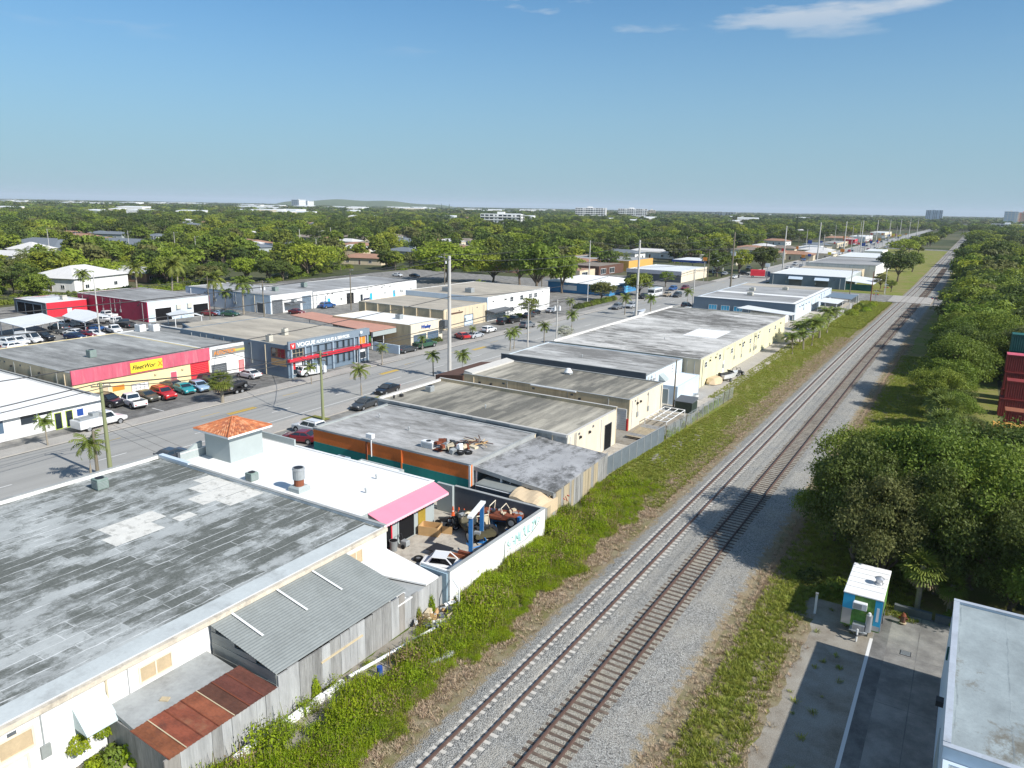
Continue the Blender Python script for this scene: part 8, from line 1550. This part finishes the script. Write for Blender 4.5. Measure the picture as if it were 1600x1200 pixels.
def clump(seed, n, h, spread, mat, w=0.06, broad=0.3):
    rs = np.random.RandomState(seed); a = rs.uniform(0, 6.28, n); base = np.stack([np.cos(a), np.sin(a), 0*a], 1)*rs.uniform(0, spread, (n, 1)); d = np.stack([np.cos(a)*.5, np.sin(a)*.5, np.ones(n)], 1)+rs.normal(size=(n, 3))*.25; l = h*rs.uniform(.5, 1.15, (n, 1)); tip = base+d*l; s = np.stack([-np.sin(a), np.cos(a), 0*a], 1)*w
    V = np.stack([base-s*.5, base+s*.5, tip+s*broad, tip-s*broad], 1).reshape(-1, 3); return quads('clump', V, [mat])
def weedclump(seed, n=330):
    rs = np.random.RandomState(seed); C = np.stack([rs.normal(size=n)*.26, rs.normal(size=n)*.26, rs.uniform(.03, 1.0, n)**.9*.62], 1)
    nb = 16; a = rs.uniform(0, 6.28, nb); bs = np.stack([rs.normal(size=nb)*.3, rs.normal(size=nb)*.3, 0*a], 1); tip = bs+np.stack([np.cos(a)*.16, np.sin(a)*.16, rs.uniform(.35, .85, nb)], 1); s = np.stack([-np.sin(a), np.cos(a), 0*a], 1)*.028
    V = np.stack([bs-s, bs+s, tip+s*.25, tip-s*.25], 1).reshape(-1, 3)
    return quads('weed', np.concatenate([leaf_quads(rs, C, rs.normal(size=(n, 3))*.7+np.array([0.4, 0, .8]), .10, .5), V]), [M[('weed', 'weed', 'weed2', 'weed', 'weed', 'weed', 'weed3')[seed % 7]]])
rs_ = np.random.RandomState(31); pts = []; sc = []
for i in range(9500):
    y = rs_.uniform(14, 70); xr = -23.75-0.02*max(0, y-45)+0.5*math.sin(y*.55)+.3*math.sin(y*1.7); x = xr-(abs(rs_.normal())*.3-.25+rs_.uniform(0, 1)**1.1*5.2)
    if x < -30.2 or (y < 52.9 and x < -28.7) or (y < 39 and x < -29.2): continue
    if 20 < y < 39.5 and x < -26.7+.5*math.sin(y*1.1) and rs_.rand() < .95: continue
    if y > 53 and x < fence_x(y)+.25: continue
    if math.sin(x*2.1+y*.9)*math.sin(y*.63-x*1.4)+.4*math.sin(y*2.3) > .98: continue
    d = xr-x; k = (.38+.62*min(1, d/2.6))*(1.0+.35*math.sin(x*1.3+y*.6)*math.sin(y*.35)+.25*math.sin(x*3.1-y*1.7)); k *= rs_.uniform(.55, 1.3)*(1 if y < 58 else .7)*(.62 if 38 < y < 53 and x < -27.4 else 1); pts.append((x, y, 0)); sc.append((max(.25, k)*1.05, max(.25, k)*1.05, max(.2, k)*1.15))
scatter('tall_weeds', 'dense bright green weeds growing along the walls beside the tracks', pts, sc, rs_.uniform(0, 6.28, len(pts)), [weedclump(s) for s in (0, 1, 2, 3, 4, 5, 6, 7)])
pts = []; sc = []
for i in range(60000):
    q = rs_.rand()
    if q < .5: y = rs_.uniform(64, 200); xl = fx2(min(y, 110))+.1 if y < 110 else (-32.3 if y < 172 else -30); xr = -22.8+bend(y); x = rs_.uniform(xl, xr); k = .42 if y > 92 else .7
    elif q < .62: y = rs_.uniform(200, 268); x = rs_.uniform(-30, -22.5+bend(y)); k = 1.2
    else: y = 18+rs_.rand()**1.3*150; x = rs_.uniform(-10.2, -3.2 if y < 55 else 0); k = .75
    if q >= .62 and y < 55 and x > -7.0 and rs_.rand() < .985: continue
    if math.sin(x*1.9+y*.31)*math.sin(y*.47+x*.7)+rs_.rand()*1.6 < .15: continue
    k *= rs_.uniform(.35, .95); pts.append((x, y, 0)); sc.append((k*1.3, k*1.3, k))
scatter('grass_tufts', 'mown and rough grass beside the tracks', pts, sc, rs_.uniform(0, 6.28, len(pts)), [clump(s, 34, .26, .3, M['tuft'], .05) for s in (1, 2, 3)])
pts = []; sc = []
for i in range(16000):
    y = 14+rs_.rand()**1.2*170
    x = (-23.6+bend(y)+rs_.normal()*.75) if rs_.rand() < .6 else (-10.3+rs_.normal()*.55 if rs_.rand() < .6 else (-7.2+rs_.normal()*.5 if y < 52 else -10.5))
    k = rs_.uniform(.35, .95); pts.append((x, y, 0)); sc.append((k, k, k*.75))
scatter('dry_grass', 'dry brown grass along the edge of the ballast', pts, sc, rs_.uniform(0, 6.28, len(pts)), [clump(s, 26, .2, .32, M['tuftdry'], .04) for s in (5, 6)])

# ------------------------------------------------------------------ the humid air itself
hb = MB().box(-27500, 27500, -27500, 27500, -1.06, 158); hm_, ht, hb_ = NT('humid_air'); ht.nodes.remove(hb_); pv = ht.nodes.new('ShaderNodeVolumePrincipled')
pv.inputs['Color'].default_value = (0.80, 0.90, 1.0, 1); pv.inputs['Density'].default_value = HAZE; pv.inputs['Anisotropy'].default_value = 0.0
ht.links.new(pv.outputs[0], ht.nodes['Material Output'].inputs['Volume']); ho = hb.build('haze', hm_); tag(ho, 'thin blue humid air over the whole district', 'haze'); ho['kind'] = 'stuff'
